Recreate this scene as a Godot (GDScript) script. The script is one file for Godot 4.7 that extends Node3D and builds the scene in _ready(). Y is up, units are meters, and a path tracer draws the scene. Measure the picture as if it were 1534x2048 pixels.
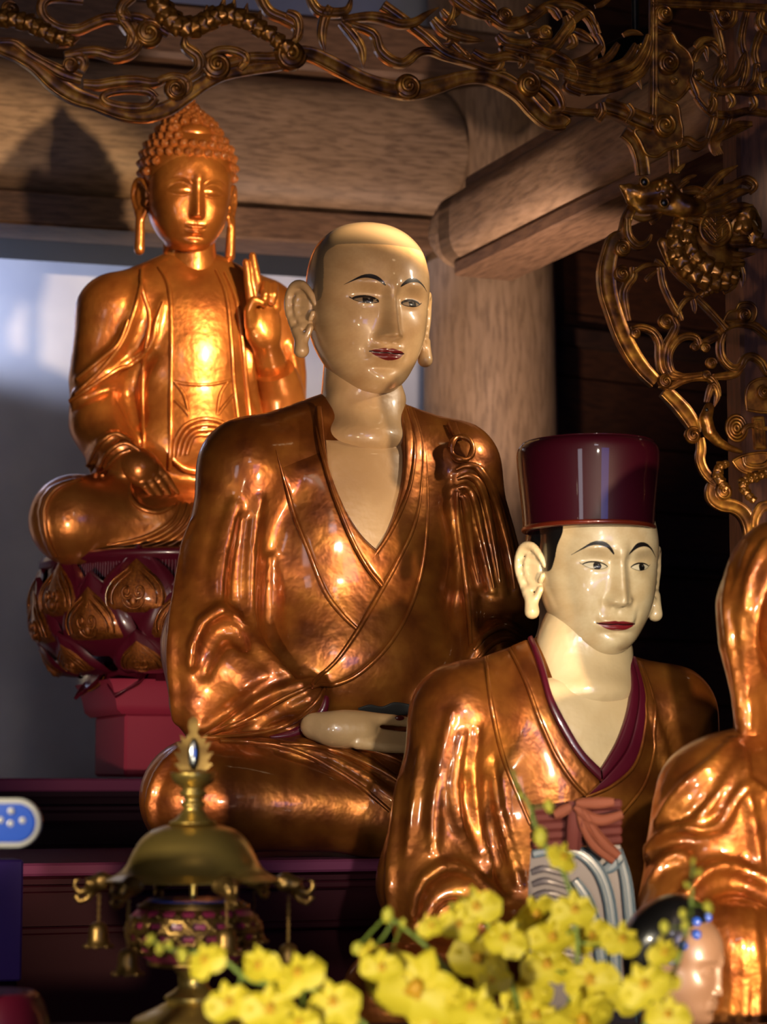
extends Node3D
# A temple altar: a gilt figure on a lotus throne, a shaven monk statue, a monk statue in a tall dark red hat and a hooded statue,
# below a carved and gilt frieze, with a brass lamp and yellow orchids in front.

const FOCAL := 4563.0            # focal length in pixels of the 1534 x 2048 frame
var eye: Transform3D             # where the camera stands
var used := {}
var M := {}                      # materials by name


func at(px: float, py: float, depth: float) -> Vector3:
	return eye * Vector3((px - 767.0) / FOCAL * depth, (1024.0 - py) / FOCAL * depth, -depth)


# a figure that faces the altar front: pixel x, pixel y and how far forward of the figure's own shoulder plane (in pixels at its distance)
class Fig:
	var host
	var cx := 0.0
	var dist := 4.0
	var yaw := 0.35
	var s := 0.001
	var turn := Basis()

	func _init(h, c: float, d: float, degrees: float) -> void:
		host = h
		cx = c
		dist = d
		yaw = deg_to_rad(degrees)
		s = d / 4563.0
		turn = Basis(Vector3.UP, yaw)

	func p(px: float, py: float, w := 0.0) -> Vector3:
		return host.at(px, py, dist - s * (-(px - cx) * tan(yaw) + w / cos(yaw)))

	func pts(list: Array) -> Array:
		return list.map(func(q): return p(q[0], q[1], q[2]))

	func ray(px: float, py: float) -> Vector3:
		return (host.at(px, py, 1.0) - host.eye.origin).normalized()

	func on(sc, px: float, py: float) -> Vector3:
		return sc.hit(host.eye.origin, ray(px, py), dist * 0.82)

	# the same, moved in towards (ix, iy) until the line meets the surface
	func meet(sc, px: float, py: float, ix: float, iy: float) -> Vector3:
		var h := on(sc, px, py)
		for k in 14:
			if h.distance_to(host.eye.origin) < dist * 1.22:
				break
			var q := (k + 1) / 14.0
			h = on(sc, lerpf(px, ix, q), lerpf(py, iy, q))
		return h


# ---------------------------------------------------------------- small geometry kit
class Geo:
	var v := PackedVector3Array()
	var uv := PackedVector2Array()
	var t := PackedInt32Array()

	func grid(pts: PackedVector3Array, rows: int, cols: int, wrap := false, cap0 := false, cap1 := false) -> void:
		var o := v.size()
		v.append_array(pts)
		for r in rows:
			for c in cols:
				uv.append(Vector2(float(c) / maxf(cols - 1, 1), float(r) / maxf(rows - 1, 1)))
		for r in rows - 1:
			for c in (cols if wrap else cols - 1):
				var c2 := (c + 1) % cols
				var a := o + r * cols + c
				var b := o + r * cols + c2
				var d := o + (r + 1) * cols + c
				var e := o + (r + 1) * cols + c2
				t.append_array([a, b, d, b, e, d])
		if cap0:
			cap(o, cols, false)
		if cap1:
			cap(o + (rows - 1) * cols, cols, true)

	func cap(o: int, cols: int, flip: bool) -> void:
		var m := Vector3.ZERO
		for c in cols:
			m += v[o + c]
		var b := v.size()
		v.append(m / cols)
		uv.append(Vector2(0.5, 0.5))
		for c in cols:
			v.append(v[o + c])
			uv.append(Vector2(0.5, 0.5))
		for c in cols:
			var d := (c + 1) % cols
			if flip:
				t.append_array([b, b + 1 + c, b + 1 + d])
			else:
				t.append_array([b, b + 1 + d, b + 1 + c])

	# tube along points; radii per point; ups give the outward direction; flat squeezes the outward axis
	func tube(pts: Array, radii: Array, ups = null, flat := 1.0, sides := 8, n := 0) -> void:
		var k := pts.size()
		if n > 0:
			var q := []
			var rr := []
			var uu := []
			for i in n:
				var f := float(i) / (n - 1)
				q.append(Geo.along(pts, f))
				rr.append(Geo.along(radii, f))
				if ups is Array:
					uu.append(Geo.along(ups, f))
			pts = q
			radii = rr
			if ups is Array:
				ups = uu
			k = n
		var out := PackedVector3Array()
		var up: Vector3 = ups if ups is Vector3 else Vector3(0.31, 0.9, 0.3)
		for i in k:
			var d: Vector3 = pts[mini(i + 1, k - 1)] - pts[maxi(i - 1, 0)]
			d = d.normalized()
			if ups is Array:
				up = ups[i]
			var side := d.cross(up)
			if side.length() < 1e-4:
				side = d.cross(Vector3(0.7, 0.1, 0.7))
			side = side.normalized()
			var nn := side.cross(d).normalized()
			if not (ups is Array) and not (ups is Vector3):
				up = nn
			for c in sides:
				var a := TAU * c / sides
				out.append(pts[i] + side * (cos(a) * radii[i]) + nn * (sin(a) * radii[i] * flat))
		grid(out, k, sides, true, true, true)

	# a strip with any cross-section: section holds Vector2(across, outward), scaled by the radius
	func strip(pts: Array, radii: Array, ups, section: Array, n := 0, closed := true) -> void:
		var q := []
		var rr := []
		var uu := []
		var k := n if n > 0 else pts.size()
		for i in k:
			var f := float(i) / (k - 1)
			q.append(Geo.along(pts, f) if n > 0 else pts[i])
			rr.append(Geo.along(radii, f) if n > 0 else radii[i])
			uu.append(ups if ups is Vector3 else (Geo.along(ups, f) if n > 0 else ups[i]))
		var out := PackedVector3Array()
		for i in k:
			var d: Vector3 = (q[mini(i + 1, k - 1)] - q[maxi(i - 1, 0)]).normalized()
			var side: Vector3 = d.cross(uu[i]).normalized()
			var nn := side.cross(d).normalized()
			for s in section:
				out.append(q[i] + side * (s.x * rr[i]) + nn * (s.y * rr[i]))
		grid(out, k, section.size(), closed, closed, closed)

	# smooth curve through a list of numbers or vectors, f from 0 to 1
	static func along(a: Array, f: float):
		var k := a.size()
		if k == 1:
			return a[0]
		var x := clampf(f, 0.0, 1.0) * (k - 1)
		var i := mini(int(x), k - 2)
		var u := x - i
		var p0 = a[maxi(i - 1, 0)]
		var p1 = a[i]
		var p2 = a[i + 1]
		var p3 = a[mini(i + 2, k - 1)]
		return (p1 * 2.0 + (p2 - p0) * u + (p0 * 2.0 - p1 * 5.0 + p2 * 4.0 - p3) * (u * u) + (p1 * 3.0 - p0 - p2 * 3.0 + p3) * (u * u * u)) * 0.5

	func lathe(profile: Array, xf: Transform3D, sides := 48, smooth := 0) -> void:
		var pr := profile
		if smooth > 0:
			pr = []
			for i in smooth:
				pr.append(Geo.along(profile, float(i) / (smooth - 1)))
		var out := PackedVector3Array()
		for q in pr:
			for c in sides:
				var a := TAU * c / sides
				out.append(xf * Vector3(cos(a) * q.x, q.y, sin(a) * q.x))
		grid(out, pr.size(), sides, true, pr[0].x > 1e-5, pr[-1].x > 1e-5)

	func ball(c: Vector3, r: Vector3, b := Basis(), n := 10) -> void:
		var out := PackedVector3Array()
		for i in n + 1:
			var th := PI * i / n
			for j in n * 2:
				var ph := TAU * j / (n * 2)
				out.append(c + b * (Vector3(sin(th) * cos(ph), cos(th), sin(th) * sin(ph)) * r))
		grid(out, n + 1, n * 2, true)

	# box with chamfered edges: flat faces, each with its own corners
	func box(xf: Transform3D, size: Vector3, bevel := 0.004) -> void:
		var h := size * 0.5
		var k := minf(bevel, minf(h.x, minf(h.y, h.z)) * 0.45)
		var corner := func(x: int, y: int, z: int, axis: int) -> Vector3:
			var p := Vector3(x * h.x, y * h.y, z * h.z)
			if axis != 0: p.x -= x * k
			if axis != 1: p.y -= y * k
			if axis != 2: p.z -= z * k
			return p
		for axis in 3:
			for s in [-1, 1]:
				var q := []
				for e in [[-1, -1], [1, -1], [1, 1], [-1, 1]]:
					var c := [e[0], e[0], e[0]]
					c[axis] = s
					c[(axis + 1) % 3] = e[0]
					c[(axis + 2) % 3] = e[1]
					q.append(corner.call(c[0], c[1], c[2], axis))
				quad(xf, q, s < 0)
		for axis in 3:
			var a1 := (axis + 1) % 3
			var a2 := (axis + 2) % 3
			for s1 in [-1, 1]:
				for s2 in [-1, 1]:
					var q := []
					for e in [[-1, a1], [1, a1], [1, a2], [-1, a2]]:
						var c := [0, 0, 0]
						c[axis] = e[0]
						c[a1] = s1
						c[a2] = s2
						q.append(corner.call(c[0], c[1], c[2], e[1]))
					quad(xf, q, s1 * s2 < 0)
		for sx in [-1, 1]:
			for sy in [-1, 1]:
				for sz in [-1, 1]:
					var o := v.size()
					for axis in 3:
						v.append(xf * corner.call(sx, sy, sz, axis))
						uv.append(Vector2.ZERO)
					if sx * sy * sz > 0:
						t.append_array([o, o + 2, o + 1])
					else:
						t.append_array([o, o + 1, o + 2])

	func quad(xf: Transform3D, q: Array, flip: bool) -> void:
		var o := v.size()
		for i in 4:
			v.append(xf * q[i])
			uv.append(Vector2(float(i == 1 or i == 2), float(i > 1)))
		if flip:
			t.append_array([o, o + 1, o + 2, o, o + 2, o + 3])
		else:
			t.append_array([o, o + 2, o + 1, o, o + 3, o + 2])

	func mesh() -> ArrayMesh:
		var nn := PackedVector3Array()
		nn.resize(v.size())
		for i in range(0, t.size(), 3):
			var a := t[i]
			var b := t[i + 1]
			var c := t[i + 2]
			var f := (v[c] - v[a]).cross(v[b] - v[a])
			nn[a] += f
			nn[b] += f
			nn[c] += f
		for i in nn.size():
			nn[i] = nn[i].normalized() if nn[i].length_squared() > 1e-24 else Vector3.UP
		var arr := []
		arr.resize(Mesh.ARRAY_MAX)
		arr[Mesh.ARRAY_VERTEX] = v
		arr[Mesh.ARRAY_NORMAL] = nn
		arr[Mesh.ARRAY_TEX_UV] = uv
		arr[Mesh.ARRAY_INDEX] = t
		var m := ArrayMesh.new()
		m.add_surface_from_arrays(Mesh.PRIMITIVE_TRIANGLES, arr)
		return m

# ---------------------------------------------------------------- sculpting: smooth union of tapered capsules and ellipsoids, meshed as surface nets
class Sculpt:
	var kind := PackedByteArray()
	var pa := PackedVector3Array()
	var pb := PackedVector3Array()
	var ra := PackedFloat32Array()
	var rb := PackedFloat32Array()
	var kk := PackedFloat32Array()
	var op := PackedByteArray()
	var turn: Array[Basis] = []
	var lo := Vector3(1e9, 1e9, 1e9)
	var hi := Vector3(-1e9, -1e9, -1e9)
	var cell := 0.006
	var result: ArrayMesh
	var lines := {}
	var first := PackedInt32Array()   # the stretch of each chain that matters where we are
	var beyond := PackedInt32Array()

	func put(k: int, a: Vector3, b: Vector3, r0: float, r1: float, blend: float, o: int, t: Basis, reach: float) -> void:
		kind.append(k)
		pa.append(a)
		pb.append(b)
		ra.append(r0)
		rb.append(r1)
		kk.append(maxf(blend, 0.0005))
		op.append(o)
		turn.append(t)
		first.append(0)
		beyond.append(lines[kind.size() - 1][0].size() - 1 if k == 2 else 0)
		if o == 0:
			var e := Vector3.ONE * reach
			lo = lo.min(a.min(b if k == 0 else a) - e)
			hi = hi.max(a.max(b if k == 0 else a) + e)

	func cap(a: Vector3, b: Vector3, r0: float, r1: float, blend := 0.02) -> void:
		put(0, a, b, r0, r1, blend, 0, Basis(), maxf(r0, r1))

	func cut(a: Vector3, b: Vector3, r0: float, r1: float, blend := 0.01) -> void:
		put(0, a, b, r0, r1, blend, 1, Basis(), 0.0)

	func ell(c: Vector3, r: Vector3, t := Basis(), blend := 0.03) -> void:
		put(1, c, r, 0, 0, blend, 0, t.transposed(), maxf(r.x, maxf(r.y, r.z)))

	func cut_ell(c: Vector3, r: Vector3, t := Basis(), blend := 0.01) -> void:
		put(1, c, r, 0, 0, blend, 1, t.transposed(), 0.0)

	# a chain of capsules that counts as one shape, so that its joints do not swell
	func chain(pts: Array, radii: Array, blend := 0.02, o := 0) -> void:
		if pts.size() == 2:
			put(0, pts[0], pts[1], radii[0], radii[1], blend, o, Basis(), maxf(radii[0], radii[1]))
			return
		var a := Vector3(1e9, 1e9, 1e9)
		var b := -a
		for i in pts.size():
			var e: Vector3 = Vector3.ONE * radii[i]
			a = a.min(pts[i] - e)
			b = b.max(pts[i] + e)
		var r := 0.0
		var c := (a + b) * 0.5
		for i in pts.size():
			r = maxf(r, c.distance_to(pts[i]) + radii[i])
		lines[kind.size()] = [PackedVector3Array(pts), PackedFloat32Array(radii)]
		put(2, c, c, r, r, blend, o, Basis(), 0.0)
		if o == 0:
			lo = lo.min(a)
			hi = hi.max(b)

	func cut_chain(pts: Array, radii: Array, blend := 0.01) -> void:
		chain(pts, radii, blend, 1)

	func line(i: int, p: Vector3) -> float:
		var l: PackedVector3Array = lines[i][0]
		var r: PackedFloat32Array = lines[i][1]
		var best := 1e9
		for j in range(first[i], beyond[i]):
			var a := l[j]
			var ab := l[j + 1] - a
			var ap := p - a
			var t := clampf(ap.dot(ab) / maxf(ab.length_squared(), 1e-12), 0.0, 1.0)
			best = minf(best, (ap - ab * t).length() - r[j] - (r[j + 1] - r[j]) * t)
		return best

	func one(i: int, p: Vector3) -> float:
		if kind[i] == 0:
			var a := pa[i]
			var ab := pb[i] - a
			var ap := p - a
			var t := clampf(ap.dot(ab) / maxf(ab.length_squared(), 1e-12), 0.0, 1.0)
			return (ap - ab * t).length() - ra[i] - (rb[i] - ra[i]) * t
		if kind[i] == 2:
			return line(i, p)
		var l := turn[i] * (p - pa[i])
		var r := pb[i]
		var q := l / r
		var k0 := q.length()
		if k0 < 0.0001:
			return -minf(r.x, minf(r.y, r.z))
		return k0 * (k0 - 1.0) / (q / r).length()

	func whole(i: int) -> void:
		if kind[i] == 2:
			first[i] = 0
			beyond[i] = lines[i][0].size() - 1

	func stretch(i: int, p: Vector3, reach: float) -> float:
		var l: PackedVector3Array = lines[i][0]
		var r: PackedFloat32Array = lines[i][1]
		var best := 1e9
		var j0 := 9999
		var j1 := -1
		for j in l.size() - 1:
			var a := l[j]
			var ab := l[j + 1] - a
			var ap := p - a
			var t := clampf(ap.dot(ab) / maxf(ab.length_squared(), 1e-12), 0.0, 1.0)
			var d := (ap - ab * t).length() - r[j] - (r[j + 1] - r[j]) * t
			best = minf(best, d)
			if d < reach:
				j0 = mini(j0, j)
				j1 = j
		first[i] = j0 if j1 >= 0 else 0
		beyond[i] = j1 + 1 if j1 >= 0 else l.size() - 1
		return best

	func all() -> PackedInt32Array:
		return PackedInt32Array(range(kind.size()))

	func value(p: Vector3, list: PackedInt32Array) -> float:
		var d := 1.0
		var e := 0.0
		for i in list:
			if kind[i] == 0:
				var a := pa[i]
				var ab := pb[i] - a
				var ap := p - a
				var t := clampf(ap.dot(ab) / ab.length_squared(), 0.0, 1.0)
				e = (ap - ab * t).length() - ra[i] - (rb[i] - ra[i]) * t
			elif kind[i] == 2:
				e = (p - pa[i]).length() - ra[i]
				if e > (d if op[i] == 0 else -d) + kk[i]:
					continue
				e = line(i, p)
			else:
				e = one(i, p)
			var k := kk[i]
			if op[i] == 0:
				if e < d + k:
					var h := maxf(k - absf(d - e), 0.0)
					d = minf(d, e) - h * h * 0.25 / k
			else:
				e = -e
				if e > d - k:
					var h := maxf(k - absf(d - e), 0.0)
					d = maxf(d, e) + h * h * 0.25 / k
		return d

	# the shapes that come near a line of sight
	func near_ray(from: Vector3, dir: Vector3) -> PackedInt32Array:
		var list := PackedInt32Array()
		for i in kind.size():
			var c := pa[i]
			var r := 0.0
			if kind[i] == 0:
				c = (pa[i] + pb[i]) * 0.5
				r = (pb[i] - pa[i]).length() * 0.5 + maxf(ra[i], rb[i])
			elif kind[i] == 2:
				r = ra[i]
			else:
				r = maxf(pb[i].x, maxf(pb[i].y, pb[i].z))
			var q := c - from
			r += kk[i] + 0.004
			if q.length_squared() - pow(q.dot(dir), 2.0) < r * r:
				list.append(i)
		return list

	# the point where a line of sight meets the surface
	var last := PackedInt32Array()
	func hit(from: Vector3, dir: Vector3, start := 1.0) -> Vector3:
		last = near_ray(from, dir)
		var t := start
		for n in 90:
			var d := value(from + dir * t, last)
			if d < 0.0005:
				break
			t += maxf(d * 0.92, 0.0005)
			if t > 9.0:
				break
		return from + dir * t

	# asked right after hit(), with the shapes found there
	func normal_at(p: Vector3) -> Vector3:
		var e := 0.003
		var v0 := value(p, last)
		return Vector3(value(p + Vector3(e, 0, 0), last) - v0, value(p + Vector3(0, e, 0), last) - v0, value(p + Vector3(0, 0, e), last) - v0).normalized()

	func run() -> void:
		var c := cell
		var base := lo - Vector3.ONE * c * 2.0
		var size := hi - base + Vector3.ONE * c * 2.0
		var n := 4
		var bs := c * n
		var bx := int(ceil(size.x / bs / 4.0)) * 4
		var by := int(ceil(size.y / bs / 4.0)) * 4
		var bz := int(ceil(size.z / bs / 4.0)) * 4
		var sx := bx * n + 2
		var sy := by * n + 2
		var half := bs * 0.8661
		var verts := PackedVector3Array()
		var index := {}
		var known := {}
		var masks := PackedInt32Array()
		var keys := PackedInt32Array()
		var f := PackedFloat32Array()
		var m1 := 3
		f.resize(m1 * m1 * m1)
		for big in bx / 4 * (by / 4) * (bz / 4):
			var ox := big % (bx / 4) * 4
			var oy := big / (bx / 4) % (by / 4) * 4
			var oz := big / (bx / 4) / (by / 4) * 4
			var every := PackedInt32Array()
			var centre := base + Vector3(ox + 2, oy + 2, oz + 2) * bs
			for i in kind.size():
				whole(i)
				if one(i, centre) < half * 4.8 + kk[i]:
					every.append(i)
			if every.size() == 0 or absf(value(centre, every)) > half * 5.4:
				continue
			for small in 64:
				if true:
					var kx := ox + small % 4
					var ky := oy + small / 4 % 4
					var kz := oz + small / 16
					var o := base + Vector3(kx, ky, kz) * bs
					var mid := o + Vector3.ONE * bs * 0.5
					var list := PackedInt32Array()
					var adds := 0
					for i in every:
						var d := 0.0
						if kind[i] == 2:
							if (mid - pa[i]).length() - ra[i] > half * 1.25 + kk[i]:
								continue
							d = stretch(i, mid, half * 1.25 + kk[i])
						else:
							d = one(i, mid)
						if d < half * 1.25 + kk[i]:
							list.append(i)
							if op[i] == 0:
								adds += 1
					if adds == 0:
						continue
					if absf(value(mid, list)) > half * 1.5:
						continue
					for tiny in 8:
						var tx := kx * n + (tiny & 1) * 2
						var ty := ky * n + (tiny >> 1 & 1) * 2
						var tz := kz * n + (tiny >> 2) * 2
						var mk := tx + 1 + sx * (ty + 1 + sy * (tz + 1))
						var got: float = known.get(mk, 9.0)
						if got > 8.0:
							got = value(base + Vector3(tx + 1, ty + 1, tz + 1) * c, list)
							known[mk] = got
						if absf(got) > c * 2.1:
							continue
						var w := 0
						for z in 3:
							for y in 3:
								var at_key := tx + sx * (ty + y + sy * (tz + z))
								for x in 3:
									got = known.get(at_key, 9.0)
									if got > 8.0:
										got = value(base + Vector3(tx + x, ty + y, tz + z) * c, list)
										known[at_key] = got
									f[w] = got
									w += 1
									at_key += 1
						for z in 2:
							for y in 2:
								for x in 2:
									var q := x + m1 * (y + m1 * z)
									var v0 := f[q]
									var v1 := f[q + 1]
									var v2 := f[q + m1]
									var v3 := f[q + m1 + 1]
									q += m1 * m1
									var v4 := f[q]
									var v5 := f[q + 1]
									var v6 := f[q + m1]
									var v7 := f[q + m1 + 1]
									var mask := int(v0 < 0.0) | int(v1 < 0.0) << 1 | int(v2 < 0.0) << 2 | int(v3 < 0.0) << 3 | int(v4 < 0.0) << 4 | int(v5 < 0.0) << 5 | int(v6 < 0.0) << 6 | int(v7 < 0.0) << 7
									if mask == 0 or mask == 255:
										continue
									var s := Vector3.ZERO
									var cnt := 0
									if (v0 < 0.0) != (v1 < 0.0): s += Vector3(v0 / (v0 - v1), 0, 0); cnt += 1
									if (v2 < 0.0) != (v3 < 0.0): s += Vector3(v2 / (v2 - v3), 1, 0); cnt += 1
									if (v4 < 0.0) != (v5 < 0.0): s += Vector3(v4 / (v4 - v5), 0, 1); cnt += 1
									if (v6 < 0.0) != (v7 < 0.0): s += Vector3(v6 / (v6 - v7), 1, 1); cnt += 1
									if (v0 < 0.0) != (v2 < 0.0): s += Vector3(0, v0 / (v0 - v2), 0); cnt += 1
									if (v1 < 0.0) != (v3 < 0.0): s += Vector3(1, v1 / (v1 - v3), 0); cnt += 1
									if (v4 < 0.0) != (v6 < 0.0): s += Vector3(0, v4 / (v4 - v6), 1); cnt += 1
									if (v5 < 0.0) != (v7 < 0.0): s += Vector3(1, v5 / (v5 - v7), 1); cnt += 1
									if (v0 < 0.0) != (v4 < 0.0): s += Vector3(0, 0, v0 / (v0 - v4)); cnt += 1
									if (v1 < 0.0) != (v5 < 0.0): s += Vector3(1, 0, v1 / (v1 - v5)); cnt += 1
									if (v2 < 0.0) != (v6 < 0.0): s += Vector3(0, 1, v2 / (v2 - v6)); cnt += 1
									if (v3 < 0.0) != (v7 < 0.0): s += Vector3(1, 1, v3 / (v3 - v7)); cnt += 1
									var key := (tx + x) + sx * ((ty + y) + sy * (tz + z))
									index[key] = verts.size()
									keys.append(key)
									masks.append(mask)
									verts.append(base + (Vector3(tx + x, ty + y, tz + z) + s / cnt) * c)
		var tris := PackedInt32Array()
		var dx := 1
		var dy := sx
		var dz := sx * sy
		for v in verts.size():
			var m := masks[v]
			var k := keys[v]
			var i0 := m & 1
			if i0 != (m >> 1 & 1):
				face(tris, index, k, dy, dz, i0 == 1)
			if i0 != (m >> 2 & 1):
				face(tris, index, k, dz, dx, i0 == 1)
			if i0 != (m >> 4 & 1):
				face(tris, index, k, dx, dy, i0 == 1)
		var norms := PackedVector3Array()
		norms.resize(verts.size())
		for t in range(0, tris.size(), 3):
			var a := tris[t]
			var b := tris[t + 1]
			var d := tris[t + 2]
			var nn := (verts[d] - verts[a]).cross(verts[b] - verts[a])
			norms[a] += nn
			norms[b] += nn
			norms[d] += nn
		for v in norms.size():
			norms[v] = norms[v].normalized()
		var arr := []
		arr.resize(Mesh.ARRAY_MAX)
		arr[Mesh.ARRAY_VERTEX] = verts
		arr[Mesh.ARRAY_NORMAL] = norms
		arr[Mesh.ARRAY_INDEX] = tris
		for i in kind.size():
			whole(i)
		result = ArrayMesh.new()
		if tris.size() > 0:
			result.add_surface_from_arrays(Mesh.PRIMITIVE_TRIANGLES, arr)

	func face(tris: PackedInt32Array, index: Dictionary, k: int, e1: int, e2: int, inside: bool) -> void:
		var a: int = index.get(k, -1)
		var b: int = index.get(k - e1, -1)
		var c: int = index.get(k - e1 - e2, -1)
		var d: int = index.get(k - e2, -1)
		if a < 0 or b < 0 or c < 0 or d < 0:
			return
		if inside:
			tris.append_array([a, c, b, a, d, c])
		else:
			tris.append_array([a, b, c, a, c, d])


# ---------------------------------------------------------------- things, parts, names
func numbered(n: String) -> String:
	if not used.has(n):
		used[n] = 0
		return n
	used[n] += 1
	return "%s_%03d" % [n, used[n]]


func tag(o: Node, label: String, category: String, group := "") -> Node:
	o.set_meta("label", label)
	o.set_meta("category", category)
	if group:
		o.set_meta("group", group)
	return o


func thing(called: String, base: Vector3, label: String, category: String, group := "") -> Node3D:
	var o := Node3D.new()
	o.name = numbered(called)
	add_child(o, true)
	o.position = base
	return tag(o, label, category, group)


# a part from a mesh that was made in world coordinates; a sub-part hangs from a part the same way
func part(called: String, m: Mesh, mat: Material, parent: Node3D, label := "") -> MeshInstance3D:
	var o := MeshInstance3D.new()
	o.name = called
	o.mesh = m
	o.material_override = mat
	parent.add_child(o, true)
	var up: Node = parent
	var off := Vector3.ZERO
	while up is Node3D and up != self:
		off += up.position
		up = up.get_parent()
	o.position = -off
	if label:
		o.set_meta("label", label)
	return o


# a part from a shared mesh, placed by a transform in world coordinates
func placed(called: String, m: Mesh, mat: Material, parent: Node3D, xf: Transform3D) -> MeshInstance3D:
	var o := part(called, m, mat, parent)
	o.transform = Transform3D(xf.basis, o.position + xf.origin)
	return o


func structure(called: String, m: Mesh, mat: Material) -> MeshInstance3D:
	var o := part(called, m, mat, self)
	o.set_meta("kind", "structure")
	return o


func sculpted(sc: Sculpt, cell: float) -> ArrayMesh:
	sc.cell = cell
	sc.run()
	return sc.result


# points on a sculpted surface below a drawn line, sunk below (or lifted above) the skin
func drawn(fig: Fig, sc: Sculpt, line: Array, n: int, lift: float) -> Array:
	var pts := []
	var ups := []
	var inner := (sc.lo + sc.hi) * 0.5
	var back := eye.affine_inverse() * inner
	var mid := Vector2(767.0 - back.x / back.z * FOCAL, 1024.0 + back.y / back.z * FOCAL)
	for i in n:
		var q: Vector2 = Geo.along(line, float(i) / (n - 1))
		var h := fig.meet(sc, q.x, q.y, lerpf(q.x, mid.x, 0.35), lerpf(q.y, mid.y, 0.35))
		var u := sc.normal_at(h)
		ups.append(u)
		pts.append(h + u * lift)
	return [pts, ups]


func v2(list: Array) -> Array:
	return list.map(func(q): return Vector2(q[0], q[1]))


# a carved fold raised from the surface
func fold(fig: Fig, sc: Sculpt, line: Array, radii: Array, sink := 0.5, blend := 0.6, n := 9) -> void:
	var d := drawn(fig, sc, v2(line), n, 0.0)
	var pts := []
	var rr := []
	for i in n:
		var r: float = Geo.along(radii, float(i) / (n - 1)) * fig.s
		rr.append(r)
		pts.append(d[0][i] - d[1][i] * r * sink)
	sc.chain(pts, rr, maxf(rr[0], rr[n / 2]) * blend + 0.002)


# a carved furrow
func furrow(fig: Fig, sc: Sculpt, line: Array, radii: Array, lift := 0.3, blend := 0.8, n := 9) -> void:
	var d := drawn(fig, sc, v2(line), n, 0.0)
	var pts := []
	var rr := []
	for i in n:
		var r: float = Geo.along(radii, float(i) / (n - 1)) * fig.s
		rr.append(r)
		pts.append(d[0][i] + d[1][i] * r * lift)
	sc.cut_chain(pts, rr, maxf(rr[0], rr[n / 2]) * blend + 0.002)


# a raised cord or hem that follows the surface
func cord(g: Geo, fig: Fig, sc: Sculpt, line: Array, radii: Array, lift := 0.2, flat := 0.8, n := 24) -> void:
	var d := drawn(fig, sc, v2(line), n, 0.0)
	var pts := []
	var rr := []
	for i in n:
		var r: float = Geo.along(radii, float(i) / (n - 1)) * fig.s
		rr.append(r)
		pts.append(d[0][i] + d[1][i] * r * lift)
	g.tube(pts, rr, d[1], flat, 10)


# a raised layer of cloth between two drawn edges
func band(g: Geo, fig: Fig, sc: Sculpt, a: Array, b: Array, lift: float, rows := 26, cols := 9, fade := 0.0) -> void:
	var la := v2(a)
	var lb := v2(b)
	var out := PackedVector3Array()
	for i in rows:
		var f := float(i) / (rows - 1)
		var up_k := lift if fade <= 0.0 else lerpf(-9.0, lift, smoothstep(0.0, fade, f))
		var qa: Vector2 = Geo.along(la, f)
		var qb: Vector2 = Geo.along(lb, f)
		var row := []
		var ups := []
		for c in cols:
			var q := qa.lerp(qb, float(c) / (cols - 1))
			var h := fig.meet(sc, q.x, q.y, fig.cx, q.y + 40.0)
			row.append(h)
			ups.append(sc.normal_at(h))
		out.append(row[0] - ups[0] * 0.006)
		out.append(row[0] + ups[0] * up_k * fig.s * 0.55)
		for c in cols:
			var e := minf(c, cols - 1 - c)
			var k := up_k
			var inner: Vector3 = row[c]
			if e == 0:
				inner = row[c].lerp(row[1 if c == 0 else cols - 2], 0.25)
			out.append(inner + ups[c] * k * fig.s * (1.0 if e > 0 else 0.92))
		out.append(row[cols - 1] + ups[cols - 1] * up_k * fig.s * 0.55)
		out.append(row[cols - 1] - ups[cols - 1] * 0.006)
	g.grid(out, rows, cols + 4)


# ---------------------------------------------------------------- materials
func noise_texture(seed_: int, freq: float, colors: Array, stops: Array, octaves := 4, size := 512, warp := 0.0) -> NoiseTexture2D:
	var n := FastNoiseLite.new()
	n.seed = seed_
	n.frequency = freq
	n.fractal_octaves = octaves
	n.noise_type = FastNoiseLite.TYPE_SIMPLEX_SMOOTH
	if warp > 0.0:
		n.domain_warp_enabled = true
		n.domain_warp_amplitude = warp
		n.domain_warp_frequency = freq * 0.7
	var t := NoiseTexture2D.new()
	t.width = size
	t.height = size
	t.seamless = true
	t.normalize = true
	t.noise = n
	var g := Gradient.new()
	g.offsets = PackedFloat32Array(stops)
	g.colors = PackedColorArray(colors)
	t.color_ramp = g
	return t


func solid(called: String, c: Color, rough := 0.5, metal := 0.0, coat := 0.0, coat_rough := 0.1) -> StandardMaterial3D:
	var m := StandardMaterial3D.new()
	m.resource_name = called
	m.albedo_color = c
	m.roughness = rough
	m.metallic = metal
	if coat > 0.0:
		m.clearcoat_enabled = true
		m.clearcoat = coat
		m.clearcoat_roughness = coat_rough
	M[called] = m
	return m


func patterned(called: String, tex: Texture2D, scale: float, rough := 0.5, metal := 0.0, coat := 0.0, coat_rough := 0.1, bump: Texture2D = null, height := 0.1) -> StandardMaterial3D:
	var m := solid(called, Color.WHITE, rough, metal, coat, coat_rough)
	m.albedo_texture = tex
	m.uv1_triplanar = true
	m.uv1_scale = Vector3.ONE * scale
	if bump:
		m.heightmap_enabled = true
		m.heightmap_texture = bump
		m.heightmap_scale = height
	return m


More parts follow.
